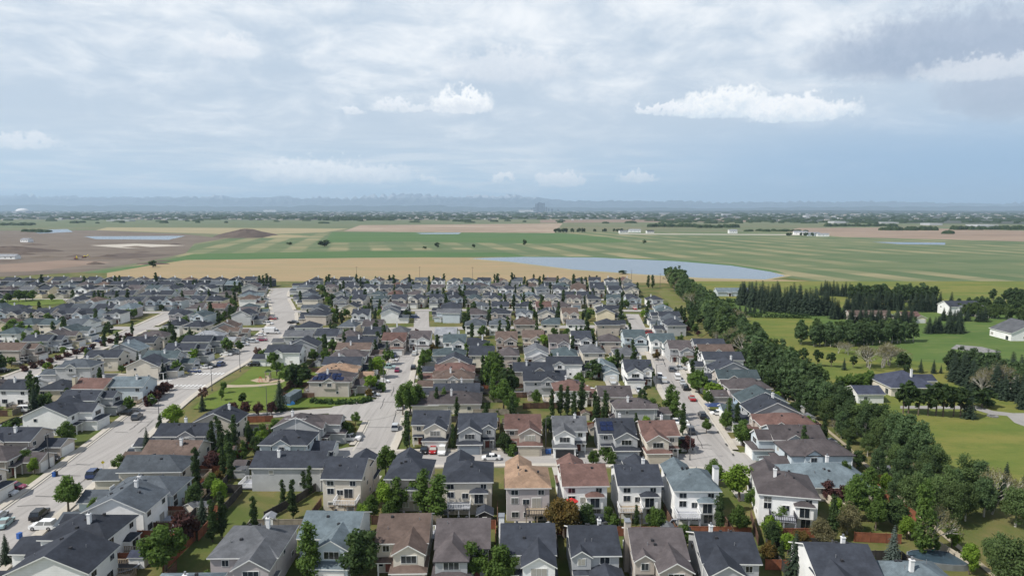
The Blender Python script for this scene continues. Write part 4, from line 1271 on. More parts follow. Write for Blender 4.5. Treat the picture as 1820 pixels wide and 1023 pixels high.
# the farthest ones as one mass
fw = {}
def far_block(x, y, fr, rf, wl, k):
    b = fw.setdefault('b', MB())
    w, d = rnd.uniform(8, 10), rnd.uniform(9, 11)
    i0 = len(b.v)
    he = 5.4
    ax = rnd.choice('xxy')
    hp = rnd.choice((0, 0, 1))
    s = -1 if fr == 'S' else 1
    b.box(-w / 2, w / 2, -d / 2, d / 2, 0, he, m=wl, bottom=False)
    zr = b.roof(-w / 2, w / 2, -d / 2, d / 2, he, .46, ax, hp, hp, mr=rf, mt=20)
    if not hp:
        if ax == 'x':
            for sx in (-1, 1): b.quad((sx * w / 2, -d / 2, he), (sx * w / 2, d / 2, he), (sx * w / 2, 0, zr), m=wl)
        else:
            for sy in (-1, 1): b.quad((-w / 2, sy * d / 2, he), (w / 2, sy * d / 2, he), (0, sy * d / 2, zr), m=wl)
    b.box(-2.8, 2.8, s * (d / 2 + 5) if s < 0 else d / 2, s * d / 2 if s < 0 else d / 2 + 5, 0, 2.9, m=wl, bottom=False)
    b.roof(-2.8, 2.8, (-d / 2 - 5) if s < 0 else d / 2, -d / 2 if s < 0 else d / 2 + 5, 2.9, .42, 'y', 0, 0, mr=rf, mt=20)
    for wx in (-2.2, 2.0):
        for wz in (1.6, 4.2):
            b.box(wx - .75, wx + .75, -d / 2 - .06, -d / 2 + .02, wz - .6, wz + .6, m=21, bottom=False)
    b.box(w * .2 - .35, w * .2 + .35, -.35, .35, he, zr + .8, m=20)
    a = R(rnd.uniform(-7, 7)); ca, sa = math.cos(a), math.sin(a)
    for i in range(i0, len(b.v)):
        vx, vy, vz = b.v[i]
        b.v[i] = (x + vx * ca - vy * sa, y + vx * sa + vy * ca, vz)
rk, wk = list(ROOF), list(WALL)
for q in rest:
    far_block(q[0], q[1], q[2], rk.index(rnd.choice(ROOFP)), 10 + wk.index(rnd.choice(WALLP)), 0)
    HOUSES.append((q[0], q[1], 7, None))
if rest:
    far_mats = ['roof_' + k for k in rk] + ['wall_' + k for k in wk]
    while len(far_mats) < 20: far_mats.append('wall_w')
    o = fw['b'].build('distant_houses', far_mats + ['trim_white', 'glass'])
    tag(o, 'rows of far rooftops along the edge of the tan field', 'houses', kind='stuff')
print('houses', NCAT, len(single), len(rest))

def A(px, py, front, label, roof, wall, kind='bung', **k):
    he = k.get('he') or RID[kind]
    zr = he + k.get('pitch', .46) * ((k['d'] if k.get('axis', 'x') == 'x' else k['w']) / 2)
    return house(label, gp(px, py, zr), front, roof=roof, wall=wall, kind=kind, lod=1, bay=False, deck=False, **k)
A(1604, 657, 'E', 'navy roofed cream house, low, behind the pine row on the acreage', 'V', 'b', w=15, d=15, axis='y', hip=(1, 1), pitch=.5)
A(1537, 684, 'E', 'navy roofed white house garage standing left of the navy bungalow', 'V', 'w', w=8, d=8, axis='y', pitch=.4, gp_=1.0, chim=0)
A(1300, 511, 'S', 'blue grey roofed pale house alone behind the far end of the belt', 'B', 'l', w=22, d=10, chim=0)
A(1524, 551, 'S', 'brown roofed taupe house, left one among the acreage spruces', 'N', 't', w=11, d=9, chim=0)
A(1561, 551, 'S', 'brown roofed taupe house, low, right one among the acreage spruces', 'N', 't', w=10, d=8, chim=0)
A(1614, 553, 'S', 'small red roofed house among the dark acreage spruces', 'R', 'c', w=9, d=8, chim=0)
A(1706, 534, 'S', 'charcoal roofed white house with three gables beyond the acreage', 'K', 'w', 'bonus', w=18, d=11, fgable=True, chim=1)
A(1818, 569, 'E', 'grey roofed white house shed at the right edge of the picture', 'G', 'w', w=14, d=20, axis='x', he=4, chim=0)

# ------------------------------------------------------------------ labels tied to the nearest house
def nwords(s): return len(s.replace('-', ' ').split())
def house_tail(lbl):
    """'charcoal roofed white house with ...' -> ('charcoal', 'house with ...')"""
    roof = lbl.split(' roofed ')[0]
    i = lbl.index('house')
    return roof, lbl[i:]
def near_house(x, y, labelled=True):
    best, bd = None, 1e9
    for h in HOUSES:
        if labelled and not h[3]: continue
        d = (h[0] - x) ** 2 + (h[1] - y) ** 2
        if d < bd: best, bd = h, d
    return best
def by_house(prefix, h, rel='by the'):
    roof, tail = house_tail(h[3])
    for s in (f'{prefix} {rel} {roof} {tail}', f'{prefix} {rel} {tail}', f'{prefix} by {tail}'):
        if nwords(s) <= 16: return s
    return s
def rel_to(h, x, y):
    dx_, dy_ = x - h[0], y - h[1]
    if abs(dx_) > abs(dy_): return 'right of the' if dx_ > 0 else 'left of the'
    return 'behind the' if dy_ > 0 else 'below the'

# ------------------------------------------------------------------ fences
def panel_mesh(m):
    def mk():
        b = MB(); r_ = random.Random(5)
        for k in range(8):
            o = r_.uniform(-.012, .012)
            b.box(k * .3, k * .3 + .285, -.025 + o, .025 + o, .06, 1.78 + r_.uniform(-.03, .03), bottom=False)
        b.box(0, 2.4, .03, .07, .35, .45); b.box(0, 2.4, .03, .07, 1.35, 1.45); b.box(0, 2.4, -.06, .06, 1.80, 1.84)
        return b.mesh('panel', [m])
    return cached(('panel', m), mk)
def post_mesh(m):
    def mk():
        b = MB(); b.box(-.06, .06, -.07, .07, 0, 1.95)
        return b.mesh('post', [m])
    return cached(('post', m), mk)
FENCES = []
def fence(label, pts, m, h=1.0, group=None, name='board_fence'):
    t = thing(name, label, 'fence', (*pts[0], 0), 0, group)
    ox, oy = pts[0]
    for a, b in zip(pts[:-1], pts[1:]):
        L = math.dist(a, b)
        n = max(1, round(L / 2.4))
        an = math.atan2(b[1] - a[1], b[0] - a[0])
        for k in range(n):
            q = k / n
            o = put('panel', panel_mesh(m), t, (a[0] + (b[0] - a[0]) * q - ox, a[1] + (b[1] - a[1]) * q - oy, 0), an)
            o.scale = (L / n / 2.4, 1, h)
            o = put('post', post_mesh(m), t, (a[0] + (b[0] - a[0]) * q - ox, a[1] + (b[1] - a[1]) * q - oy, 0), an)
            o.scale = (1, 1, h)
    return t
# named ones first
def pf(label, px, m, h=1.0, name='board_fence'):
    pts = [gp(*p) for p in px]
    FENCES.extend([((a[0] + b[0]) / 2, (a[1] + b[1]) / 2, math.atan2(b[1] - a[1], b[0] - a[0]) % math.pi, math.dist(a, b)) for a, b in zip(pts[:-1], pts[1:])])
    return fence(label, pts, m, h, name=name)
pf('rust red board fence behind the two blue grey roofed houses', [(322, 866), (372, 864)], 'fence_red')
pf('dark board fence between the white gable house and the yellow lawn', [(214, 944), (322, 944)], 'fence_brown')
pf('long dark fence running up behind the back gardens, left', [(322, 944), (352, 913), (392, 872), (430, 824)], 'fence_dark')
pf('red brown fence right of the deck, bottom left corner', [(162, 1000), (240, 1000)], 'fence_red')
pf('dark weathered fence along the walkout row tall grass', [(470, 925), (530, 893), (584, 858)], 'fence_dark')
pf('beige stucco wall fence right of the white deck wall', [(1450, 882), (1512, 916)], 'fence_beige', name='garden_wall')
pf('pale wall fence along the walking path by the willows', [(1596, 938), (1640, 962), (1722, 1012)], 'fence_beige', name='garden_wall')
pf('orange brown fence beside the walking path', [(1536, 858), (1580, 890), (1628, 926)], 'fence_red')
pf('bright blue fence beside the walking path', [(1412, 747), (1440, 766), (1478, 800)], 'fence_blue', 1.15)
pf('red brown fence right of the last walkout house', [(1362, 955), (1452, 955)], 'fence_red')
pf('red brown fence below the pale willow tree', [(1518, 962), (1602, 966)], 'fence_red')
pf('red brown fence by the dark spruce, bottom right', [(1360, 1012), (1444, 1014)], 'fence_red')
pf('long red brown fence behind the eighth and ninth bottom houses', [(1196, 951), (1335, 953)], 'fence_red')
pf('red brown fence beside the blue tarp garden, lane side', [(412, 752), (486, 749)], 'fence_red')
pf('orange plank fence of the garden behind the middle road', [(848, 694), (884, 694)], 'fence_red')
pf('orange fence right of the corner house by the crossing', [(196, 656), (232, 655)], 'fence_red')
pf('bright red fence below the tan gable at the crossing', [(262, 674), (290, 672)], 'fence_red')
pf('brown fence between park lawn and back gardens', [(560, 680), (600, 640)], 'fence_dark')

def seg_ok(a, b, own):
    n = 6
    for k in range(n + 1):
        x, y = a[0] + (b[0] - a[0]) * k / n, a[1] + (b[1] - a[1]) * k / n
        if on_road(x, y, 2.0) or y < 88: return False
        if x > 76 + (y - 130) * .06: return False
        for i, h in enumerate(HOUSES[:NCAT]):
            if i != own and (h[0] - x) ** 2 + (h[1] - y) ** 2 < 5.2 ** 2: return False
    mx, my, an = (a[0] + b[0]) / 2, (a[1] + b[1]) / 2, math.atan2(b[1] - a[1], b[0] - a[0]) % math.pi
    for (fx, fy, fa, fl) in FENCES:
        da = abs(fa - an); da = min(da, math.pi - da)
        if da < .35:
            # distance along and across
            ex, ey = mx - fx, my - fy
            al = abs(ex * math.cos(fa) + ey * math.sin(fa)); ac = abs(-ex * math.sin(fa) + ey * math.cos(fa))
            if ac < 3.2 and al < (fl + math.dist(a, b)) * .42: return False
    FENCES.append((mx, my, an, math.dist(a, b)))
    return True
def house_frame(t):
    c, s = math.cos(t.rotation_euler[2]), math.sin(t.rotation_euler[2])
    return lambda lx, ly: (t.location.x + lx * c - ly * s, t.location.y + lx * s + ly * c)
house_objs = [o for o in bpy.data.objects if o.get('category') == 'house']
house_objs.sort(key=lambda o: [h[3] for h in HOUSES].index(o['label']))
for i, t in enumerate(house_objs):
    if i >= NCAT or t.location.y > 262: continue
    f = house_frame(t)
    w, d = t['_w'], t['_d']
    yd = 10.0
    for h in HOUSES:
        if h[3] == t['label']: continue
        c, s = math.cos(t.rotation_euler[2]), math.sin(t.rotation_euler[2])
        ex, ey = h[0] - t.location.x, h[1] - t.location.y
        lx, ly = ex * c + ey * s, -ex * s + ey * c
        if abs(lx) < 8 and ly > d / 2: yd = min(yd, (ly - d / 2 - 5) * .52)
    if yd < 3.5: continue
    m = rnd.choice(('fence_brown', 'fence_brown', 'fence_dark', 'fence_red', 'fence_grey'))
    X = w / 2 + 1.15
    hrec = HOUSES[[h[3] for h in HOUSES].index(t['label'])]
    for (a, b, wd) in (((-X, d / 2 + yd), (X, d / 2 + yd), 'rear'), ((-X, d / 2 - 2), (-X, d / 2 + yd - .1), 'one side'), ((X, d / 2 - 2), (X, d / 2 + yd - .1), 'other side')):
        a, b = f(*a), f(*b)
        if seg_ok(a, b, i):
            tone = dict(fence_brown='brown', fence_dark='dark', fence_red='red brown', fence_grey='grey')[m]
            if wd == 'rear': rl = 'rear'
            else:
                mx, my = (a[0] + b[0]) / 2 - t.location.x, (a[1] + b[1]) / 2 - t.location.y
                u_, v_ = f(-X if wd == 'one side' else X, 0)
                ddx, ddy = u_ - t.location.x, v_ - t.location.y
                rl = ('right' if ddx > 0 else 'left') if abs(ddx) > abs(ddy) else ('far' if ddy > 0 else 'near')
            fence(by_house(f'{tone} {rl} fence', hrec, 'at the'), [a, b], m, group='garden fences between the back yards')

# ------------------------------------------------------------------ trees
def leaf_cloud(b, clumps, n, s, r_, droop=0.0):
    tot = sum(c[3] ** 2 for c in clumps)
    for (cx, cy, cz, cr) in clumps:
        k = max(4, int(n * cr * cr / tot))
        for _ in range(k):
            d = Vector((r_.gauss(0, 1), r_.gauss(0, 1), r_.gauss(0, 1))).normalized()
            p = Vector((cx, cy, cz)) + d * cr * (r_.random() ** .45)
            nrm = (d + Vector((r_.gauss(0, .7), r_.gauss(0, .7), r_.gauss(0, .7) + .35))).normalized()
            u = nrm.orthogonal().normalized(); v = nrm.cross(u)
            a = r_.uniform(0, 6.28)
            u, v = u * math.cos(a) + v * math.sin(a), v * math.cos(a) - u * math.sin(a)
            e, w_ = s * r_.uniform(.7, 1.35), s * r_.uniform(.45, .8)
            b.quad(p - u * e, p - v * w_, p + u * e, p + v * w_)
def round_tree(seed, h, rw, trunk, n, s, ncl=34, low=.0):
    r_ = random.Random(seed)
    b = MB()
    cz = (h + trunk) / 2; rz = (h - trunk) / 2
    cl = []
    for _ in range(ncl):
        d = Vector((r_.gauss(0, 1), r_.gauss(0, 1), r_.gauss(0, .9))).normalized() * (r_.random() ** .35)
        squ = 1.0 - .35 * max(0, d.z)
        cl.append((d.x * rw * .78 * squ, d.y * rw * .78 * squ, cz + d.z * rz * .86, rw * r_.uniform(.22, .40)))
    leaf_cloud(b, cl, n, s, r_)
    tr = MB()
    lean = (r_.uniform(-.3, .3), r_.uniform(-.3, .3))
    top = (lean[0], lean[1], cz)
    tr.tube((0, 0, -.1), top, .055 * rw + .07, .04 * rw, 7)
    for k in range(6):
        c = cl[k * 3 % len(cl)]
        q = .45 + .08 * k
        st_ = (top[0] * q, top[1] * q, cz * q)
        tr.tube(st_, (c[0] * .85, c[1] * .85, c[2]), .03 * rw + .02, .02, 5)
    return tr, b
def column_tree(seed, h, rw, n, s):
    r_ = random.Random(seed)
    b = MB(); cl = []
    z = .7
    while z < h - .5:
        q = z / h
        prof = min(1, q * 4) * (1 - .9 * max(0, q - .35) ** 1.6)
        for _ in range(2):
            a = r_.uniform(0, 6.28); rr = rw * prof * r_.uniform(.1, .65)
            cl.append((rr * math.cos(a), rr * math.sin(a), z + r_.uniform(-.3, .3), rw * max(.25, prof) * r_.uniform(.5, .8)))
        z += h / 15
    cl.append((r_.uniform(-.1, .1), 0, h - .2, rw * .3))
    leaf_cloud(b, cl, n, s, r_)
    tr = MB()
    tr.tube((0, 0, -.1), (0, 0, h * .9), .13, .03, 6)
    for k in range(5):
        a = r_.uniform(0, 6.28); z0 = h * (.1 + .12 * k)
        tr.tube((0, 0, z0), (rw * .6 * math.cos(a), rw * .6 * math.sin(a), z0 + h * .14), .04, .015, 4)
    return tr, b
def spruce(seed, h, rw, nl, nb, s):
    r_ = random.Random(seed)
    b = MB()
    for i in range(nl):
        q = i / (nl - 1)
        z = .35 + (h - .5) * q
        R_ = rw * (1 - q) ** .85 * r_.uniform(.85, 1.1) + .08
        for k in range(max(4, int(nb * (1 - q * .7)))):
            a = 6.28 * k / max(4, int(nb * (1 - q * .7))) + r_.uniform(-.25, .25)
            L = R_ * r_.uniform(.7, 1.12)
            c_, s_ = math.cos(a), math.sin(a)
            for m_ in range(3):
                t0, t1 = m_ / 3, (m_ + 1.25) / 3
                w_ = s * (1.1 - .5 * t0) * r_.uniform(.8, 1.2)
                z0, z1 = z - L * .34 * t0 ** 1.3, z - L * .34 * t1 ** 1.3 - .04
                p0 = (c_ * L * t0, s_ * L * t0, z0 + .06); p1 = (c_ * L * t1, s_ * L * t1, z1)
                mx, my, mz = (p0[0] + p1[0]) / 2, (p0[1] + p1[1]) / 2, (z0 + z1) / 2
                b.quad(p0, (mx + s_ * w_, my - c_ * w_, mz - w_ * .45), p1, (mx - s_ * w_, my + c_ * w_, mz - w_ * .45))
    tr = MB(); tr.tube((0, 0, -.1), (0, 0, h * .97), .05 * rw + .06, .02, 6)
    return tr, b
def bare_tree(seed, h, n=900):
    r_ = random.Random(seed)
    tr = MB(); b = MB(); tips = []
    def grow(p, d, L, rad, lev):
        q = p + d * L
        tr.tube(p, q, rad, rad * .6, 5 if lev < 2 else 3)
        if lev == 4: tips.append(q); return
        for _ in range(3 if lev < 3 else 2):
            nd = (d + Vector((r_.gauss(0, .42), r_.gauss(0, .42), r_.gauss(0, .25) + .12))).normalized()
            grow(q, nd, L * r_.uniform(.62, .82), rad * .6, lev + 1)
    for k in range(3):
        grow(Vector((r_.uniform(-.3, .3), r_.uniform(-.3, .3), -.1)), Vector((r_.gauss(0, .25), r_.gauss(0, .25), 1)).normalized(), h * .27, .16, 0)
    leaf_cloud(b, [(t.x, t.y, t.z, .55) for t in tips], n, .16, r_)
    return tr, b
KINDS = {}
def kind(key, name, cat, phrase, leaf, bark, near, far, href):
    """near / far: lists of (trunk, crown) writers"""
    KINDS[key] = dict(name=name, cat=cat, phrase=phrase, href=href, near=[(a.mesh('trunk', [bark]), b.mesh('crown', [leaf])) for a, b in near],
                      far=[(a.mesh('trunk', [bark]), b.mesh('crown', [leaf])) for a, b in far])
kind('leafy', 'leafy_tree', 'tree', 'leafy tree', 'leaf_green', 'bark', [round_tree(s, 6.5, 2.6, 1.3, 3230, 0.22) for s in (1, 2, 3)], [round_tree(s, 6.5, 2.6, 1.2, 420, .58, 22) for s in (4, 5)], 6.5)
kind('lime', 'leafy_tree', 'tree', 'bright green tree', 'leaf_lime', 'bark', [round_tree(s, 6.5, 2.7, 1.2, 3420, 0.22) for s in (11, 12)], [round_tree(s, 6.5, 2.6, 1.2, 420, .58, 22) for s in (13,)], 6.5)
kind('dark', 'leafy_tree', 'tree', 'dark leafy tree', 'leaf_dark', 'bark', [round_tree(s, 6.5, 2.6, 1.0, 3230, 0.22) for s in (21, 22)], [round_tree(s, 6.5, 2.6, 1.0, 420, .58, 22) for s in (23,)], 6.5)
kind('plum', 'plum_tree', 'tree', 'purple leaved tree', 'leaf_plum', 'bark', [round_tree(s, 4.5, 1.9, .9, 900, .28) for s in (31, 32)], [round_tree(s, 4.5, 1.9, .8, 300, .5, 18) for s in (33,)], 4.5)
kind('rust', 'leafy_tree', 'tree', 'rusty leaved tree', 'leaf_rust', 'bark', [round_tree(41, 7.0, 3.2, 1.0, 4180, 0.22)], [round_tree(42, 6.5, 2.6, 1, 420, .55, 22)], 7.0)
kind('blossom', 'blossom_tree', 'tree', 'pinkish blossoming tree', 'leaf_blossom', 'bark', [round_tree(45, 4.5, 1.9, 1.0, 900, .26)], [round_tree(46, 4.5, 1.9, .9, 300, .45, 18)], 4.5)
kind('willow', 'willow_tree', 'tree', 'pale yellowish tree', 'leaf_pale', 'bark_pale', [round_tree(51, 6.0, 2.8, .8, 3610, 0.17)], [round_tree(52, 6.0, 2.8, .8, 500, .5, 22)], 6.0)
kind('aspen', 'columnar_aspen', 'tree', 'slim aspen', 'leaf_dark', 'bark', [column_tree(s, 9.0, 1.15, 2000, .20) for s in (61, 62, 63)], [column_tree(s, 9.0, 1.2, 300, .55) for s in (64, 65)], 9.0)
kind('cedar', 'columnar_aspen', 'tree', 'slim green aspen', 'leaf_green', 'bark', [column_tree(s, 8.0, 1.3, 2000, .20) for s in (67, 68)], [column_tree(s, 8.0, 1.3, 300, .55) for s in (69,)], 8.0)
kind('spruce', 'spruce_tree', 'tree', 'dark spruce', 'leaf_spruce', 'bark', [spruce(s, 8.5, 2.2, 22, 15, .30) for s in (71, 72)], [spruce(s, 8.5, 2.2, 19, 10, .50) for s in (73, 74)], 8.5)
kind('blue', 'spruce_tree', 'tree', 'blue grey spruce', 'leaf_bluespruce', 'bark', [spruce(s, 8.5, 2.1, 22, 15, .28) for s in (76,)], [spruce(s, 8.5, 2.1, 13, 10, .5) for s in (77,)], 8.5)
kind('poplar', 'poplar_tree', 'tree', 'tall poplar', 'leaf_poplar', 'bark_pale', [round_tree(s, 13, 3.6, .9, 4940, 0.26, 46) for s in (81, 82, 83)], [round_tree(s, 13, 3.7, .8, 1100, .62, 36) for s in (84, 85, 86)], 13.0)
kind('silver', 'poplar_tree', 'tree', 'silvery poplar', 'leaf_silver', 'bark_pale', [round_tree(s, 12, 4.2, .8, 5700, 0.24, 52) for s in (87, 88)], [round_tree(s, 12, 4.0, .9, 1100, .6, 36) for s in (89,)], 12.0)
kind('bare', 'bare_tree', 'tree', 'grey half bare tree', 'leaf_pale', 'bark_pale', [bare_tree(s, 9.5) for s in (91, 92)], [bare_tree(s, 9.5, 500) for s in (93,)], 9.5)
kind('pine', 'pine_tree', 'tree', 'dark pine', 'leaf_dark', 'bark', [round_tree(s, 9, 2.3, 2.2, 2850, 0.22, 30) for s in (95, 96)], [round_tree(s, 9, 2.3, 2.2, 420, .55, 22) for s in (97,)], 9.0)
kind('bush', 'garden_shrub', 'shrub', 'low green shrub', 'leaf_green', 'bark', [round_tree(s, 2.4, 1.5, .1, 600, .22, 18) for s in (101, 102)], [round_tree(s, 2.4, 1.5, .1, 200, .4, 14) for s in (103,)], 2.4)
kind('plumbush', 'plum_shrub', 'shrub', 'purple shrub', 'leaf_plum', 'bark', [round_tree(s, 2.2, 1.4, .1, 500, .22, 16) for s in (105,)], [round_tree(s, 2.2, 1.4, .1, 200, .4, 14) for s in (106,)], 2.2)
TREES = []
PENDING = []          # trees that get their label from the nearest house
def tree(key, x, y, h, label=None, group=None, wide=1.0, far=None):
    K = KINDS[key]
    if far is None: far = math.hypot(x, y) > 215
    s = h / K['href']
    t = thing(K['name'], None, K['cat'], (x, y, 0), rnd.uniform(0, 6.28), group, (s * wide * rnd.uniform(.92, 1.08), s * wide * rnd.uniform(.92, 1.08), s))
    tm, cm = rnd.choice(K['far'] if far else K['near'])
    put('trunk', tm, t); put('crown', cm, t)
    t['_k'] = key
    TREES.append((x, y))
    if label: tag(t, label)
    else: PENDING.append((t, key, x, y))
    return t
def T(key, px, py, h, label=None, wide=1.0, **k):
    x, y = gp(px, py)
    return tree(key, x, y, h, label, wide=wide, **k)
# near gardens, read off the photograph: kind, foot of the tree, height
for (key, px, py, h, *wd) in [
    ('aspen', 378, 962, 8), ('aspen', 395, 956, 9), ('aspen', 452, 950, 7.5), ('aspen', 436, 985, 6), ('aspen', 503, 902, 6), ('aspen', 521, 922, 8), ('aspen', 541, 872, 5), ('aspen', 551, 880, 6.5),
    ('cedar', 550, 1035, 10.5, 1.2), ('aspen', 378, 812, 9), ('aspen', 393, 818, 10), ('aspen', 408, 838, 10), ('aspen', 410, 855, 9), ('aspen', 386, 792, 8),
    ('aspen', 1131, 937, 4.5), ('aspen', 1427, 822, 9), ('aspen', 1479, 965, 9), ('cedar', 1638, 990, 14, .8), ('bare', 1652, 985, 12, .7),
    ('spruce', 361, 938, 6.5), ('spruce', 12, 1002, 5.5), ('blue', 1586, 1006, 7.5), ('spruce', 1412, 1030, 8.5), ('spruce', 1741, 870, 5.5), ('spruce', 1785, 890, 8.5), ('spruce', 1822, 888, 8), ('spruce', 284, 803, 6),
    ('dark', 643, 1030, 9, 1.1), ('leafy', 838, 1035, 7), ('leafy', 888, 1045, 7.5), ('rust', 1003, 955, 8, 1.05), ('dark', 1042, 950, 6), ('leafy', 1080, 938, 4.5), ('leafy', 1165, 945, 5),
    ('leafy', 1219, 978, 5), ('lime', 1314, 890, 8, 1.05), ('leafy', 1270, 862, 6), ('aspen', 1278, 948, 8), ('leafy', 1312, 950, 5.5), ('leafy', 1055, 828, 4), ('bush', 1087, 824, 3),
    ('leafy', 686, 848, 7), ('lime', 683, 912, 6.5), ('cedar', 706, 912, 7.5, 1.1), ('leafy', 733, 905, 7), ('cedar', 752, 915, 9.5, 1.2), ('cedar', 778, 926, 9.5, 1.4), ('leafy', 660, 925, 5), ('leafy', 693, 930, 4.5), ('lime', 645, 950, 6, .8),
    ('leafy', 122, 912, 7.5), ('leafy', 295, 1018, 9, 1.15), ('plum', 328, 968, 6.5), ('leafy', 47, 834, 5), ('lime', 62, 842, 4), ('leafy', 215, 838, 4.5), ('plum', 378, 838, 5), ('leafy', 120, 790, 6),
    ('lime', 307, 762, 7), ('leafy', 230, 732, 5), ('blossom', 361, 711, 4.5), ('leafy', 270, 722, 4), ('plumbush', 265, 722, 3.6), ('plumbush', 275, 712, 3.8), ('plumbush', 286, 703, 3.8), ('plumbush', 295, 695, 3.5),
    ('leafy', 398, 699, 4.5, .7), ('leafy', 394, 712, 4, .7), ('dark', 431, 716, 3.5), ('spruce', 498, 730, 10.5), ('spruce', 360, 730, 5.5), ('plum', 414, 741, 4.5), ('plum', 436, 740, 4.5), ('plum', 460, 738, 4), ('plum', 483, 737, 4),
    ('leafy', 515, 686, 8.5, 1.1), ('dark', 535, 689, 8.5, 1.1), ('dark', 525, 690, 9), ('blossom', 458, 634, 4.5), ('leafy', 468, 640, 5), ('leafy', 484, 652, 6), ('leafy', 492, 668, 6),
    ('lime', 673, 672, 8.5, 1.15), ('lime', 661, 697, 6.5), ('leafy', 690, 648, 6.5), ('bush', 678, 696, 3.2), ('leafy', 754, 657, 7), ('leafy', 756, 644, 6), ('lime', 763, 640, 5),
    ('leafy', 716, 738, 9, .8), ('leafy', 729, 734, 10, .8), ('leafy', 742, 730, 8.5, .8), ('aspen', 812, 748, 7), ('aspen', 776, 731, 7.5), ('cedar', 790, 728, 7), ('leafy', 617, 780, 5), ('leafy', 632, 755, 4), ('dark', 604, 770, 5),
    ('leafy', 895, 728, 9), ('leafy', 908, 735, 7), ('aspen', 981, 742, 8.5), ('aspen', 996, 740, 9.5), ('aspen', 1008, 740, 9), ('aspen', 1020, 742, 8), ('aspen', 1034, 738, 10, 1.2),
    ('dark', 1054, 674, 7.5, 1.15), ('leafy', 1153, 681, 7), ('lime', 1107, 750, 6.5), ('leafy', 1120, 752, 6), ('aspen', 1137, 746, 9), ('aspen', 1145, 740, 9), ('leafy', 1158, 745, 6.5), ('cedar', 1190, 742, 10, 1.3), ('cedar', 1200, 748, 9, 1.2), ('aspen', 1213, 775, 9),
    ('plum', 1222, 805, 4.5), ('bush', 1203, 803, 3.2), ('bush', 1075, 810, 3), ('leafy', 1243, 698, 8, 1.1), ('leafy', 1232, 692, 6), ('lime', 1262, 706, 5.5, 1.3), ('lime', 1275, 708, 5.5, 1.3), ('leafy', 1290, 764, 5.5), ('leafy', 1320, 792, 7),
    ('aspen', 1097, 658, 8), ('leafy', 1067, 645, 6), ('lime', 968, 625, 8, 1.1), ('rust', 1166, 640, 4.5), ('leafy', 868, 640, 8), ('leafy', 872, 660, 8), ('leafy', 880, 690, 9), ('leafy', 885, 665, 8), ('cedar', 866, 690, 9), ('dark', 898, 700, 9),
    ('lime', 1485, 930, 5), ('willow', 1505, 948, 6), ('willow', 1460, 968, 5), ('leafy', 1545, 925, 7.5, 1.2), ('leafy', 1520, 905, 7), ('cedar', 1515, 925, 8.5), ('leafy', 1556, 942, 5.5), ('dark', 1592, 938, 6), ('lime', 1612, 958, 4.5), ('plum', 1470, 890, 4.5), ('plum', 1500, 895, 4), ('leafy', 1440, 930, 4),
    ('leafy', 1385, 935, 4.5), ('rust', 1365, 1000, 4), ('lime', 1400, 985, 4), ('dark', 1372, 975, 5), ('aspen', 1372, 1000, 4.5), ('aspen', 1388, 1005, 4.5), ('lime', 1722, 1020, 5.5, .7), ('leafy', 1540, 1030, 4.5),
    ('leafy', 1340, 905, 5), ('leafy', 1255, 770, 4), ('bush', 1090, 945, 3), ('plum', 870, 790, 4.5), ('dark', 897, 806, 5.5), ('bush', 910, 810, 3), ('leafy', 690, 830, 4),
    ('spruce', 62, 735, 9), ('aspen', 57, 720, 9.5), ('aspen', 66, 728, 10), ('lime', 100, 718, 5), ('spruce', 139, 672, 8.5), ('lime', 84, 665, 5), ('dark', 120, 668, 4.5), ('dark', 105, 668, 4.5), ('aspen', 187, 616, 8), ('spruce', 290, 673, 7.5), ('leafy', 315, 668, 6), ('lime', 343, 645, 6.5), ('leafy', 403, 628, 7), ('leafy', 425, 625, 5),
    ('aspen', 236, 596, 7), ('dark', 194, 596, 6), ('leafy', 143, 604, 6), ('leafy', 25, 595, 8, 1.2), ('leafy', 15, 600, 7), ('leafy', 40, 596, 7), ('leafy', 70, 630, 5.5), ('spruce', 55, 632, 5.5), ('dark', 2, 660, 7)]:
    T(key, px, py, h, None, *(wd or [1.0]))
for i, px in enumerate((278, 462, 468, 475, 481, 580, 585, 634, 641, 692, 700, 728, 763, 771, 884, 910, 932, 959, 966, 1020, 1034, 1152, 1160, 75, 150, 206, 213)):
    T('aspen', px, 511 + (i % 3), 11.5 if px in (884, 910, 278) else 9 + (i % 4) * .6, f'slim dark aspen against the tan field, {ordw(sorted((278, 462, 468, 475, 481, 580, 585, 634, 641, 692, 700, 728, 763, 771, 884, 910, 932, 959, 966, 1020, 1034, 1152, 1160, 75, 150, 206, 213)).index(px) + 1)} from the left', group='slim aspens along the far row')
for i, (px, py, h) in enumerate([(-20, 540, 7), (14, 538, 6.5), (34, 536, 8), (46, 534, 7), (58, 535, 7.5), (92, 535, 5), (5, 545, 5)]):
    T('leafy', px, py, h, f'leafy tree on the green strip at the far left edge, {ordw(sorted((-20, 14, 34, 46, 58, 92, 5)).index(px) + 1)} from left', group='trees on the far left green strip', wide=1.2)
# purple shrubs along the path on the far left
for k in range(13):
    q = k / 12
    x, y = gp(42 + (228 - 42) * q, 660 + (600 - 660) * q)
    tree('plumbush', x, y, 2.4 + .5 * rnd.random(), f'purple shrub, {ordw(k + 1)} from the near end of the left path', 'purple shrubs along the left path', wide=1.15)
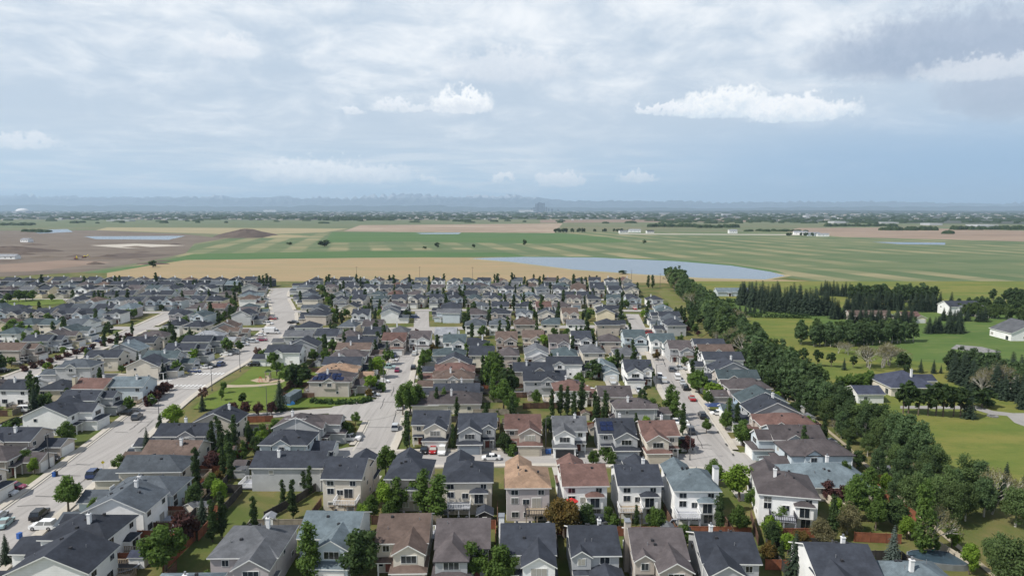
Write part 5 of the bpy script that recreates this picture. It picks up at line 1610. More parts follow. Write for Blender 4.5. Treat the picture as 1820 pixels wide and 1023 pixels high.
# the belt of poplars on the right
BELT = [(100, 88), (97, 105), (94.5, 118), (93.5, 132), (92.5, 150), (92, 165), (92, 182), (92.5, 200), (93, 218), (93.5, 240), (95.5, 268), (99, 300), (104, 340), (108, 384), (114, 430), (121, 480), (128, 530), (133, 567)]
prev = None
BELT_T = []
for a, b in zip(BELT[:-1], BELT[1:]):
    L = math.dist(a, b)
    n = max(1, int(L / 4.0))
    for k in range(n):
        q = (k + rnd.random() * .6) / n
        x, y = a[0] + (b[0] - a[0]) * q, a[1] + (b[1] - a[1]) * q
        for off in ((-5.2, -1.4, 1.8) if y < 230 else (-6.5, -2.2, 2.4, 6.0) if y < 400 else (-2.5, 3.2)):
            if y < 121: continue
            if off < -3 and y < 140 or off < 0 and y < 125: continue
            if rnd.random() < .07: continue
            near_silver = (y < 150 and off > 0)
            key = 'silver' if near_silver and rnd.random() < .5 else rnd.choice(('poplar',) * 8 + ('silver', 'silver', 'bare', 'pine'))
            if off < -3: hh = rnd.uniform(4.5, 8.5)
            elif off < 0 and y < 170: hh = rnd.uniform(6.5, 9.5)
            else: hh = rnd.uniform(8.0, 13.0) if y < 320 else rnd.uniform(11, 15)
            px_, py_ = x + off + rnd.uniform(-1.2, 1.2), y + rnd.uniform(-1.5, 1.5)
            BELT_T.append((py_, px_, key, tree(key, px_, py_, hh, 'x', 'poplar belt along the right edge of the houses', wide=rnd.uniform(.9, 1.2))))
LABELS.pop('x', None)
RH = [h for h in HOUSES[:NCAT] if h[0] > 55]
seen_ = {}
for (py_, px_, key, t) in sorted(BELT_T, key=lambda q: q[0]):
    if py_ < 300:
        h = min(RH, key=lambda h: abs(h[1] - py_))
        k_ = (key, h[3]); seen_[k_] = seen_.get(k_, 0) + 1
        nm = {'poplar': 'poplar', 'silver': 'silvery poplar', 'bare': 'bare tree', 'pine': 'dark tree'}[key]
        lab = by_house(f'{ordw(seen_[k_])} nearest {nm}', h, 'past the')
    else:
        sec_ = 'middle stretch' if py_ < 380 else 'far stretch' if py_ < 470 else 'far tip'
        k_ = (key, sec_); seen_[k_] = seen_.get(k_, 0) + 1
        nm = {'poplar': 'tall poplar', 'silver': 'silvery poplar', 'bare': 'half bare tree', 'pine': 'dark narrow tree'}[key]
        lab = f'{nm} in the {sec_} of the tree belt beside the houses, {ordw(seen_[k_])} nearest'
    tag(t, lab)
NB = [1500, 1545, 1590, 1620, 1655.5, 1690, 1640, 1680, 1715, 1560, 1600, 1641, 1655, 1691, 1575]
for i, (px, py, h, k_) in enumerate([(1500, 868, 6, 'leafy'), (1545, 885, 6.5, 'leafy'), (1590, 905, 8, 'poplar'), (1620, 915, 10, 'silver'), (1655.5, 925, 10.5, 'silver'), (1690, 935, 10, 'silver'), (1640, 900, 9.5, 'poplar'), (1680, 905, 10, 'silver'), (1715, 925, 9, 'silver'),
                                     (1560, 860, 9, 'poplar'), (1600, 875, 10, 'poplar'), (1641, 870, 9, 'silver'), (1655, 985, 4.5, 'leafy'), (1691, 975, 5, 'lime'), (1575, 880, 5, 'lime')]):
    T(k_, px, py, h, f'{KINDS[k_]["phrase"]} of the near belt end, {ordw(sorted(NB).index(px) + 1)} from left', group='near end of the tree belt', wide=.8)
# acreage trees: rows and groves
def row(key, pts, n, h, label, group, jit=1.0, wide=1.0, numbered=False, hv=.15):
    if not numbered: label = label + ', {} from left'
    P = [gp(*p) for p in pts]
    Ls = [math.dist(a, b) for a, b in zip(P[:-1], P[1:])]
    for k in range(n):
        s_ = sum(Ls) * (k + .5) / n
        for (a, b), L in zip(zip(P[:-1], P[1:]), Ls):
            if s_ <= L: break
            s_ -= L
        q = s_ / L
        x, y = a[0] + (b[0] - a[0]) * q + rnd.uniform(-jit, jit), a[1] + (b[1] - a[1]) * q + rnd.uniform(-jit, jit)
        tree(key, x, y, h * rnd.uniform(1 - hv, 1 + hv), label.format(ordw(k + 1)), group, wide=wide)
row('pine', [(1596, 735), (1640, 739), (1690, 741), (1712, 742)], 8, 11, '{} pine from the left in the row before the navy roofed bungalow', 'pine row before the navy roofed bungalow', .5, 1.0, True)
T('spruce', 1722, 744, 10, 'dark spruce at the right end of the pine row')
T('dark', 1745, 726, 7, 'round dark tree above the acreage driveway', wide=1.35); T('dark', 1754, 724, 6, 'smaller round dark tree above the acreage driveway', wide=1.3)
for j, (off, n) in enumerate(((0, 22), (6, 22), (12, 20))):
    rn_ = ('back', 'middle', 'front')[j]
    row('spruce', [(1312, 537 + off * .3), (1380, 542 + off), (1440, 553 + off * .6), (1476, 560)], n, 14, f'tall dark spruce in the {rn_} row of the wood behind the hedge', 'spruce wood behind the hedge', 2.5, 1.25)
row('spruce', [(1284, 556), (1364, 558)], 9, 6.0, '{} small spruce from the left standing behind the long hedge', 'small spruces behind the long hedge', .6, 1.1, True)
row('spruce', [(1480, 566), (1530, 566)], 12, 11, 'dark spruce in the clump right of the hedge end', 'spruces at the right end of the hedge', 2, 1.2)
row('spruce', [(1458, 525), (1510, 528)], 14, 10, 'dark spruce in the row left of the brown roofs', 'spruce row left of the brown roofs', 1.5, 1.15)
row('poplar', [(1515, 533), (1580, 537), (1655, 537)], 42, 11, 'green tree in the wood above the brown roofed houses', 'wood above the brown roofed houses', 3, 1.0)
row('spruce', [(1505, 574), (1560, 575), (1622, 574)], 16, 9.0, 'dark spruce in front of the two brown roofed houses', 'spruces in front of the brown roofs', 2, 1.3)
row('spruce', [(1515, 552), (1600, 552), (1660, 553), (1690, 556)], 34, 11, 'dark spruce around the brown roofed acreage houses', 'spruces around the brown roofed houses', 4, 1.2)
row('spruce', [(1648, 592), (1712, 592)], 9, 8.5, 'dark spruce in the compact clump on the bright lawn', 'compact spruce clump on the lawn', 1.2, 1.5)
row('poplar', [(1425, 612), (1480, 618), (1520, 612), (1608, 606)], 38, 10, 'leafy poplar in the grove past the belt', 'poplar grove on the acreage', 5, 1.0)
row('silver', [(1430, 603), (1500, 600), (1600, 600)], 8, 9, 'pale poplar in the grove past the belt', 'pale poplars in the acreage grove', 4, .9)
row('bare', [(1535, 655), (1570, 650), (1605, 648)], 9, 10, 'pale half bare tree above the navy roofed bungalow', 'half bare trees above the bungalow', 3, 1.1)
row('bare', [(1480, 628), (1530, 632)], 4, 6, 'low grey half bare tree left of the bungalow', 'low half bare trees', 2, 1.1)
for i, (px, py, h, key) in enumerate([(1427, 650, 8.5, 'pine'), (1453, 652, 8, 'pine'), (1477, 653, 7, 'pine'), (1500, 658, 5, 'spruce'), (1516, 655, 6, 'pine'), (1540, 652, 9, 'pine'), (1606, 662, 8, 'dark'), (1636, 663, 5.5, 'spruce'), (1659, 664, 5.5, 'spruce'), (1672, 664, 3.5, 'spruce')]):
    T(key, px, py, h, f'dark tree on the upper acreage lawn, {ordw(i + 1)} from the left')
row('spruce', [(1690, 668), (1720, 685), (1760, 700), (1830, 725)], 26, 10, 'dark spruce in the wood at the right edge', 'wood at the right edge', 3, 1.15)
row('poplar', [(1700, 665), (1750, 680), (1830, 700)], 26, 10, 'leafy tree in the wood at the right edge', 'leafy trees in the right edge wood', 4, 1.0)
row('bare', [(1740, 700), (1775, 705)], 5, 11, 'bare pale tree in the wood at the right edge', 'bare trees in the right edge wood', 2, .8)
row('spruce', [(1760, 668), (1840, 690)], 8, 10, 'far dark spruce in the wood at the right edge', 'back of the right edge wood', 3, 1.1)
row('silver', [(1700, 560), (1760, 566), (1830, 570)], 26, 8, 'pale poplar in the hedge row left of the white shed', 'pale poplar hedge row', 2, .9)
row('poplar', [(1715, 552), (1830, 556)], 20, 9, 'green tree behind the pale poplar hedge row', 'green trees behind the pale hedge row', 4, 1.0)
row('poplar', [(1770, 535), (1835, 538)], 8, 9, 'green tree beyond the triple gabled house', 'green trees beyond the triple gabled house', 4, 1.1)
row('bush', [(1494, 690), (1555, 684)], 7, 4.2, 'rounded shrub left of the navy roofed bungalow', 'shrubs left of the bungalow', 1.5, 1.3)
row('spruce', [(1668, 570), (1750, 572)], 12, 7.5, 'small spruce in front of the triple gabled house', 'spruces in front of the triple gabled house', 1.5, 1.3)
T('pine', 1320, 583, 6, 'lone dark small tree on the fenced lawn behind the belt')
T('silver', 1795, 1062, 11, 'big silvery poplar at the bottom right corner'); T('silver', 1768, 1010, 7, 'small silvery poplar above the bottom right corner')
# hedge
def hedge(label, px, h, w_, dens=26):
    P = [gp(*p) for p in px]
    b = MB(); r_ = random.Random(3)
    o0 = P[0]
    for a, c in zip(P[:-1], P[1:]):
        L = math.dist(a, c)
        cl = [(a[0] + (c[0] - a[0]) * k / (L / 1.2) - o0[0] + r_.uniform(-.3, .3), a[1] + (c[1] - a[1]) * k / (L / 1.2) - o0[1] + r_.uniform(-.3, .3), h * z, w_ * .62) for k in range(int(L / 1.2)) for z in (.3, .62)]
        leaf_cloud(b, cl, int(L * dens), .5, r_)
    o = put('clipped_hedge', b.mesh('clipped_hedge', ['leaf_hedge']), None, (*o0, 0))
    tag(o, label, 'hedge')
hedge('long dark hedge across the lawn behind the poplar belt', [(1280, 562), (1360, 565), (1440, 566)], 3.2, 3.0)
hedge('dark hedge below the lone grey roofed house', [(1272, 538), (1330, 538)], 2.6, 2.6)
hedge('low dark hedge along the curved lawn of the solar house', [(556, 716), (600, 719), (640, 717), (668, 710)], 1.4, 1.6, 40)
# random yard trees
def free(x, y, pad=1.2):
    if any(abs(x - (a[0] + (b[0] - a[0]) * (y - a[1]) / (b[1] - a[1]))) < 11.5 for a, b in zip(l_left[:-1], l_left[1:]) if a[1] <= y <= b[1] and b[1] > a[1]): return False
    if on_road(x, y, pad) or x > right_limit(y) + 4: return False
    if -100 < x < -64 and 200 < y < 258: return False
    for h in HOUSES:
        if (h[0] - x) ** 2 + (h[1] - y) ** 2 < (h[2] + .6) ** 2: return False
    for (tx, ty) in TREES:
        if (tx - x) ** 2 + (ty - y) ** 2 < 2.2 ** 2: return False
    return True
cnt = 0
for t in house_objs:
    f = house_frame(t)
    w, d = t['_w'], t['_d']
    Y = t.location.y
    near = Y < 300
    if 'walkout' in t['label'] or 'bottom row' in t['label']: continue
    for _ in range(rnd.choice((1, 2, 2, 3, 3)) if near else rnd.choice((2, 2, 3, 3, 4))):
        for tr_ in range(6):
            if rnd.random() < .72: lx, ly = rnd.uniform(-w / 2 - 1.5, w / 2 + 1.5), d / 2 + rnd.uniform(2.5, 9)
            else: lx, ly = rnd.choice((-1, 1)) * (w / 2 + rnd.uniform(.5, 2)), -d / 2 - rnd.uniform(3, 9)
            x, y = f(lx, ly)
            if y < 92: continue
            if free(x, y):
                key = rnd.choice(('leafy', 'leafy', 'leafy', 'dark', 'dark', 'lime', 'aspen', 'aspen', 'aspen', 'aspen', 'cedar', 'spruce', 'plum', 'bush', 'bush', 'rust')) if Y < 320 else \
                      rnd.choice(('leafy', 'leafy', 'dark', 'dark', 'aspen', 'aspen', 'aspen', 'lime', 'spruce', 'plum'))
                h = {'leafy': 5.2, 'dark': 5.2, 'lime': 4.8, 'aspen': 8.2, 'cedar': 6.6, 'spruce': 6.5, 'plum': 3.8, 'bush': 1.9, 'rust': 4.0}[key] * rnd.uniform(.7, 1.25)
                if key == 'aspen' and sum(1 for q in PENDING if q[1] == 'aspen') > 285: key = 'dark'
                tree(key, x, y, h, group='garden trees and shrubs of the suburb')
                cnt += 1
                break
# label the garden trees by the house they stand next to
by = {}
for (t, key, x, y) in PENDING:
    h = near_house(x, y)
    by.setdefault((KINDS[key]['phrase'], h[3], rel_to(h, x, y)), []).append((x, y, t, h))
used = set(LABELS)
for (ph, hl, rel), L in by.items():
    L.sort(key=lambda q: q[0])
    for i, (x, y, t, h) in enumerate(L):
        pre = ph if len(L) == 1 else f'{ordw(i + 1)} {ph}'
        lab = by_house(pre, h, rel)
        if lab in used:
            for alt in ('tall', 'short', 'full', 'near', 'far', 'round', 'thin'):
                if by_house(f'{alt} {pre}', h, rel) not in used: lab = by_house(f'{alt} {pre}', h, rel); break
        used.add(lab)
        tag(t, lab)
        if 'group' not in t: t['group'] = 'garden trees and shrubs of the suburb'
print('trees', len(TREES), cnt)

bpy.context.view_layer.update()
for nm in sorted({K['name'] for K in KINDS.values()}):
    L = [o for o in bpy.data.objects if o.type == 'EMPTY' and o.name.split('.')[0] == nm]
    if len(L) <= 296: continue
    L.sort(key=lambda o: -o.scale[2] * KINDS[o['_k']]['href'] / math.hypot(o.location.x, o.location.y))
    b = MB(); mats, mi = [], {}
    for o in L[296:]:
        far_t, far_c = KINDS[o['_k']]['far'][0]
        Mx = o.matrix_basis
        for me in (far_t, far_c):
            m_ = me.materials[0]
            if m_.name not in mi: mi[m_.name] = len(mats); mats.append(m_)
            i0 = len(b.v)
            b.v += [tuple(Mx @ v.co) for v in me.vertices]
            b.f += [tuple(i0 + k for k in p_.vertices) for p_ in me.polygons]
            b.m += [mi[m_.name]] * len(me.polygons)
        if 'label' in o: LABELS.pop(o['label'], None)
        for c in list(o.children): bpy.data.objects.remove(c)
        bpy.data.objects.remove(o)
    o = b.build('distant_' + nm + 's', mats)
    tag(o, f'remaining small far {nm.replace("_", " ")}s between the far roofs and groves', 'trees', kind='stuff')
    print('merged', nm, len(L) - 296)
for o in bpy.data.objects:
    if '_k' in o: del o['_k']

# ------------------------------------------------------------------ vehicles
def car_meshes(typ):
    """body, glass band, wheel; length along Y, nose at +Y"""
    def mk():
        dims = dict(sedan=(4.6, 1.8, .78, 1.42), suv=(4.8, 1.95, .98, 1.78), pickup=(5.7, 2.0, 1.05, 1.85), van=(5.1, 2.0, 1.05, 1.85), truck=(7.2, 2.3, 1.2, 2.3))[typ]
        L, Wd, belt, top = dims
        b = MB()
        hw = Wd / 2
        def loft(secs, m=0):
            # secs: (y, halfwidth, z0, z1)
            for (ya, wa, a0, a1), (yb, wb, c0, c1) in zip(secs[:-1], secs[1:]):
                b.quad((-wa, ya, a1), (wa, ya, a1), (wb, yb, c1), (-wb, yb, c1), m=m)
                b.quad((wa, ya, a0), (wb, yb, c0), (wb, yb, c1), (wa, ya, a1), m=m)
                b.quad((-wb, yb, c0), (-wa, ya, a0), (-wa, ya, a1), (-wb, yb, c1), m=m)
            for (y, w_, z0, z1), s_ in ((secs[0], 1), (secs[-1], -1)):
                q = [(-w_, y, z0), (w_, y, z0), (w_, y, z1), (-w_, y, z1)]
                b.quad(*(q if s_ > 0 else q[::-1]), m=m)
        h = L / 2
        if typ == 'sedan':
            loft([(-h, hw * .86, .32, .80), (-h + .25, hw * .96, .24, .92), (-h + .9, hw, .22, .93), (-.2, hw, .22, .90), (h * .42, hw, .22, .88), (h - .35, hw * .95, .24, .74), (h, hw * .80, .30, .60)])
            cab = [(-h + .75, .92), (-h + 1.55, top), (.45, top), (1.25, .90)]
        elif typ == 'suv':
            loft([(-h, hw * .90, .35, 1.0), (-h + .2, hw * .97, .28, 1.06), (-.2, hw, .26, 1.04), (h * .40, hw, .26, 1.02), (h - .3, hw * .96, .28, .94), (h, hw * .84, .34, .72)])
            cab = [(-h + .10, 1.05), (-h + .55, top), (.35, top), (1.15, 1.03)]
        elif typ == 'van':
            loft([(-h, hw * .95, .35, 1.1), (-h + .15, hw, .28, 1.12), (h * .5, hw, .26, 1.08), (h - .3, hw * .96, .28, .98), (h, hw * .86, .34, .76)])
            cab = [(-h + .05, 1.1), (-h + .25, top), (.95, top), (1.85, 1.08)]
        elif typ == 'pickup':
            loft([(-h, hw * .95, .42, 1.08), (-.55, hw, .32, 1.08), (h * .40, hw, .32, 1.10), (h - .25, hw * .96, .34, 1.02), (h, hw * .9, .40, .82)])
            cab = [(-.75, 1.08), (-.50, top), (.85, top), (1.5, 1.10)]
            b.box(-hw * .82, hw * .82, -h + .15, -.85, 1.081, 1.085, m=1)
            for sx in (-1, 1): b.box(sx * hw * .91 - .09, sx * hw * .91 + .09, -h + .06, -.8, 1.07, 1.22)
            b.box(-hw * .82, hw * .82, -h + .02, -h + .14, 1.07, 1.22)
        else:
            loft([(h - 2.1, hw * .95, .45, 1.25), (h - .6, hw * .95, .42, 1.25), (h, hw * .88, .45, 1.05)])
            cab = [(h - 2.05, 1.25), (h - 1.95, top), (h - 1.1, top), (h - .55, 1.25)]
            b.box(-hw, hw, -h, h - 2.2, .75, 3.0)
        # cabin: glass all round with a painted roof
        g_ = MB(); wb_, wt_ = hw * .93, hw * .76
        (a, za), (c, zc), (d, zd), (e, ze) = cab
        P0, P1, P2, P3 = (a, za, wb_), (c, zc - .06, wt_), (d, zd - .06, wt_), (e, ze, wb_)
        g_.quad((-wb_, a, za), (wb_, a, za), (wt_, c, zc - .06), (-wt_, c, zc - .06))
        g_.quad((wb_, e, ze), (-wb_, e, ze), (-wt_, d, zd - .06), (wt_, d, zd - .06))
        g_.quad((wb_, a, za), (wb_, e, ze), (wt_, d, zd - .06), (wt_, c, zc - .06))
        g_.quad((-wb_, e, ze), (-wb_, a, za), (-wt_, c, zc - .06), (-wt_, d, zd - .06))
        b.box(-wt_ - .02, wt_ + .02, c - .03, d + .03, zc - .065, zc)
        for sx in (-1, 1):                                  # pillars
            for yq in (c * .5 + a * .5, (c + d) / 2, d * .5 + e * .5):
                pass
            b.quad((sx * (wb_ + .012), (a + e) / 2 - .06, za), (sx * (wb_ + .012), (a + e) / 2 + .06, za), (sx * (wt_ + .012), (c + d) / 2 + .06, zc - .05), (sx * (wt_ + .012), (c + d) / 2 - .06, zc - .05))
        wh = MB(); r_ = .34 if typ in ('sedan',) else .39
        wh.tube((-.11, 0, r_), (.11, 0, r_), r_, r_, 12, m=0)
        for sx in (-.111, .111):
            n = len(wh.v)
            ring = [(sx, r_ * math.cos(k * math.pi / 6), r_ + r_ * math.sin(k * math.pi / 6)) for k in range(12)]
            wh.quad(*(ring if sx > 0 else ring[::-1]))
            ring = [(sx * 1.06, .6 * r_ * math.cos(k * math.pi / 6), r_ + .6 * r_ * math.sin(k * math.pi / 6)) for k in range(12)]
            wh.quad(*(ring if sx > 0 else ring[::-1]), m=1)
        lm = MB(); lm.box(-.17, .17, -.03, .03, -.07, .07)
        return (b, g_.mesh('window_band', ['glass']), wh.mesh('wheel', ['tyre', 'rim']), dims, lm.mesh('headlight', ['chimney_white']))
    return cached(('car', typ), mk)
VEHN = dict(sedan='parked_car', suv='parked_car', pickup='pickup_truck', van='van', truck='box_truck')
VEHC = dict(sedan='car', suv='car', pickup='pickup truck', van='van', truck='truck')
CARS = []
def car(label, x, y, rz, typ, c, z=.13, group=None, name=None):
    b, gl, wh, (L, Wd, belt, top), lm = car_meshes(typ)
    t = thing(name or VEHN[typ], label, VEHC[typ], (x, y, z), rz, group)
    put('body', cached(('carb', typ, c), lambda: b.mesh('body', ['paint_' + c, 'vent'])), t)
    put('window_band', gl, t)
    for sx in (-1, 1):
        for sy in (-.31, .31): put('wheel', wh, t, (sx * (Wd / 2 - .10), sy * L, 0))
        put('headlight', lm, t, (sx * Wd * .33, L / 2 - .05, .66 if typ == 'sedan' else .85))
    CARS.append((x, y))
    return t
def heading(x, y):
    best, bd, ang = None, 1e9, 0
    for pts, w in ROADS:
        for a, b in zip(pts[:-1], pts[1:]):
            if math.dist(a, b) < .5: continue
            d = math.dist(((a[0] + b[0]) / 2, (a[1] + b[1]) / 2), (x, y))
            if d < bd: bd, ang = d, math.atan2(-(b[0] - a[0]), b[1] - a[1])
    return ang
def C(px, py, typ, c, label, hd=None):
    x, y = gp(px, py)
    car(f'{c} ' + label, x, y, heading(x, y) if hd is None else R(hd), typ, c)
E_, W_, N_, S_ = -90, 90, 0, 180
C(167, 846, 'suv', 'blue', 'suv driving on the near wide road beyond the bins')
C(71, 919, 'suv', 'black', 'suv on the wide road, bottom left')
C(9, 934, 'sedan', 'teal', 'pale car at the left edge of the wide road')
C(78, 940, 'suv', 'white', 'suv on the driveway below the black suv', W_)
C(-2, 922, 'sedan', 'silver', 'car cut by the left edge by the wide road')
C(254, 795, 'suv', 'white', 'suv on driveway right of the wide road', W_)
C(236, 806, 'sedan', 'grey', 'car on the road edge below the white suv')
C(88, 820, 'suv', 'black', 'suv on driveway at the near left garden', E_)
C(4, 868, 'sedan', 'red', 'car nearest the left edge', E_); C(26, 869, 'sedan', 'purple', 'car beside the red car at the left edge', E_); C(11, 880, 'sedan', 'silver', 'car in front of the red cars at left', E_)
C(244, 744, 'suv', 'grey', 'suv on the wide road beside the left lawn')
C(393, 650, 'suv', 'blue', 'suv driving past the zebra crossing')
C(349, 655, 'van', 'white', 'van parked by the crossing houses', E_); C(346, 662, 'sedan', 'blue', 'car in front of the white van', E_); C(366, 655, 'sedan', 'white', 'car beside the white van', E_); C(374, 653, 'suv', 'black', 'suv behind the white van', E_)
C(452, 650, 'suv', 'black', 'suv on driveway by the playground', W_)
C(402, 632, 'sedan', 'white', 'car under the tree past the crossing', E_); C(415, 630, 'suv', 'grey', 'suv in front of the tree past the crossing', E_)
C(442, 606, 'sedan', 'white', 'car on driveway left of the bend', E_); C(466, 606, 'suv', 'purple', 'suv on driveway left of the bend', E_); C(450, 609, 'suv', 'silver', 'suv on driveway left of the bend', E_)
C(476, 590, 'van', 'white', 'motorhome by the bend in the wide road', E_); C(484, 593, 'truck', 'white', 'long trailer by the bend', E_); C(464, 597, 'sedan', 'white', 'car beside the long trailer', E_)
C(523, 584, 'suv', 'black', 'suv driving at the bend of the road')
C(622, 783, 'pickup', 'white', 'pickup on driveway at the turning circle', E_)
C(703, 763, 'suv', 'silver', 'suv parked on the middle road right kerb'); C(711, 726, 'van', 'white', 'van parked at the middle road right kerb'); C(714, 715, 'sedan', 'white', 'car parked behind the white kerb van')
C(706, 660, 'sedan', 'purple', 'car on the left side of the middle road'); C(735, 656, 'suv', 'black', 'suv on the right side of the middle road')
C(666, 697, 'suv', 'grey', 'suv on the driveway of the solar house', E_); C(662, 704, 'sedan', 'silver', 'car on the solar house driveway', E_); C(668, 691, 'pickup', 'black', 'pickup on the solar house driveway', E_)
C(690, 655, 'pickup', 'teal', 'pickup on driveway under the bright tree', E_)
C(754, 803, 'sedan', 'black', 'car left of the red car on one driveway', S_); C(770, 803, 'sedan', 'red', 'car between black and white cars', S_); C(786, 805, 'suv', 'white', 'suv right of the red car', S_)
C(873, 817, 'sedan', 'white', 'car on the near cross street', W_)
C(1020, 808, 'suv', 'black', 'suv beside the open garage', S_); C(1116, 814, 'pickup', 'grey', 'pickup on driveway facing us', S_)
C(1117, 684, 'truck', 'white', 'box truck by the crescent house', S_); C(1129, 681, 'suv', 'white', 'suv right of the box truck', S_)
C(1172, 671, 'suv', 'white', 'suv far one of two at the left kerb'); C(1180, 679, 'suv', 'silver', 'suv near one of two at the left kerb')
C(1193, 659, 'suv', 'grey', 'suv driving on the right road'); C(1204, 673, 'van', 'white', 'van at the right kerb of the right road'); C(1213, 683, 'sedan', 'silver', 'car behind the dark kerb suv'); C(1218, 692, 'suv', 'black', 'suv at the right kerb of the right road')
C(1230, 711, 'sedan', 'red', 'car driving on the right road'); C(1248, 742, 'suv', 'black', 'suv nearest on the right road')
C(1276, 737, 'sedan', 'white', 'car in front of the blue canopy', W_)
C(1227, 768, 'suv', 'grey', 'suv half behind the tall aspen'); C(1200, 752, 'sedan', 'white', 'car behind the tall aspens'); C(1218, 756, 'sedan', 'white', 'car between aspens at the road', None)
C(1174, 627, 'sedan', 'black', 'car at the right road head', E_); C(1191, 627, 'suv', 'black', 'suv at the right road head', S_)
C(68, 636, 'sedan', 'white', 'car on a driveway by the shrub path', E_); C(46, 645, 'suv', 'black', 'suv below the shrub path driveway', E_); C(30, 648, 'sedan', 'grey', 'car below the shrub path driveway', E_)
C(5, 661, 'suv', 'black', 'suv at the left edge by the far street', E_); C(98, 626, 'truck', 'white', 'long motorhome beside the shrub path', E_); C(118, 622, 'van', 'white', 'motorhome beside the shrub path', E_)
C(48, 731, 'van', 'white', 'camper under the dark garden spruces', E_)
C(152, 622, 'sedan', 'blue', 'car on a far driveway left', E_)
# cars on other driveways
for i, t in enumerate(house_objs):
    if t.location.y > 420 or t.location.x > 80 or rnd.random() > .5: continue
    f = house_frame(t)
    if i < NCAT and t.location.y < 210 and (math.degrees(t.rotation_euler[2]) % 360 > 170 or t.location.x > -60): continue
    d = t['_d']
    for lx, ly in ((1.6, -d / 2 - 8.2), (-1.2, -d / 2 - 8.2)):
        if rnd.random() < .45: continue
        x, y = f(lx, ly)
        if min((math.dist((x, y), c) for c in CARS), default=9) < 2.6 or min(math.dist((x, y), c) for c in TREES) < 2.0: continue
        if any((h[0] - x) ** 2 + (h[1] - y) ** 2 < 6.6 ** 2 for h in HOUSES): continue
        typ = rnd.choice(('sedan', 'sedan', 'suv', 'suv', 'suv', 'pickup', 'van'))
        c = rnd.choice(('white', 'white', 'white', 'black', 'black', 'grey', 'silver', 'silver', 'blue', 'red'))
        hrec = HOUSES[[h[3] for h in HOUSES].index(t['label'])]
        side = 'left' if f(lx, ly)[0] < f(.2, ly)[0] - .3 else 'right' if f(lx, ly)[0] > f(.2, ly)[0] + .3 else ('nearer' if f(lx, ly)[1] < f(.2, ly)[1] else 'farther')
        lab = by_house(f'{side} {c} {dict(sedan="car", suv="suv", pickup="pickup", van="van")[typ]}', hrec, 'at the')
        car(lab, x, y, t.rotation_euler[2] + (0 if rnd.random() < .5 else math.pi), typ, c, .09, 'cars parked on the driveways')

# ------------------------------------------------------------------ street lamps, poles, signs
def lamp(px, py, arm, label, h=8.6):
    x, y = gp(px, py)
    t = thing('street_lamp', label, 'street lamp', (x, y, 0), 0, 'street lamps')
    put('pole', cached('lpole', lambda: (lambda b: (b.tube((0, 0, 0), (0, 0, 8.6), .13, .07, 7), b.box(-.2, .2, -.2, .2, 0, .35), b.mesh('pole', ['pole']))[2])(MB())), t)
    a = MB(); a.tube((0, 0, 8.35), (arm * 1.7, 0, 8.75), .05, .04, 5); a.build('arm', 'pole', t)
    hd = MB(); hd.box(arm * 1.7 - .35, arm * 1.7 + .35, -.13, .13, 8.68, 8.82); hd.build('lamp_head', 'steel', t)
for (px, py, arm, l) in [(298, 693, 1, 'street lamp on the corner lawn at the zebra crossing'), (427, 660, -1, 'street lamp on the park edge past the crossing'), (377, 694, -1, 'street lamp at the park corner by the blossom tree'),
                         (284, 762, -1, 'street lamp at the right kerb beside the yellow green tree'), (88, 832, 1, 'street lamp on the lawn above the near bins'), (475, 738, -1, 'street lamp among the purple lane trees'),
                         (682, 688, 1, 'street lamp by the low green shrub on the middle road'), (728, 800, -1, 'street lamp beside the yellow lawn at the near corner'), (1226, 818, 1, 'street lamp on the dry corner lawn of the right road'),
                         (1205, 668, -1, 'street lamp at the right kerb above the red car'), (1166, 692, 1, 'street lamp on the pointed lawn of the crescent'), (970, 800, 1, 'street lamp between red and grey houses on the near street'),
                         (1292, 755, -1, 'street lamp on the lawn below the blue canopy'), (742, 632, -1, 'street lamp at the middle road head'), (540, 600, -1, 'street lamp at the bend of the wide road'), (215, 650, 1, 'street lamp behind the blue grey roof by the crossing')]:
    lamp(px, py, arm, l)
for i, (px, py) in enumerate([(634, 497), (746, 497), (840, 498), (1122, 504), (1173, 512)]):
    x, y = gp(px, py)
    t = thing('utility_pole', f'thin utility pole at the tan field edge, {ordw(i + 1)} from the left', 'utility pole', (x, y, 0), 0, 'utility poles at the field edge')
    b = MB(); b.tube((0, 0, 0), (0, 0, 11.5), .17, .11, 6); b.build('pole', 'wood_pole', t)
    b = MB(); b.box(-1.1, 1.1, -.06, .06, 10.6, 10.75); b.build('crossarm', 'wood_pole', t)
def sign(px, py, label, mtl):
    x, y = gp(px, py)
    t = thing('traffic_sign', label, 'sign', (x, y, 0), R(20))
    b = MB(); b.tube((0, 0, 0), (0, 0, 2.6), .04, .04, 6); b.build('post', 'steel', t)
    b = MB(); b.quad((-.4, -.06, 2.3), (0, -.06, 1.9), (.4, -.06, 2.3), (0, -.06, 2.7)); b.quad((-.4, -.03, 2.3), (0, -.03, 2.7), (.4, -.03, 2.3), (0, -.03, 1.9)); b.build('sign_board', mtl, t)
mat('sign_yellow', (.70, .55, .03), .5, .05)
sign(184, 838, 'yellow diamond road sign at the right kerb of the wide road', 'sign_yellow')

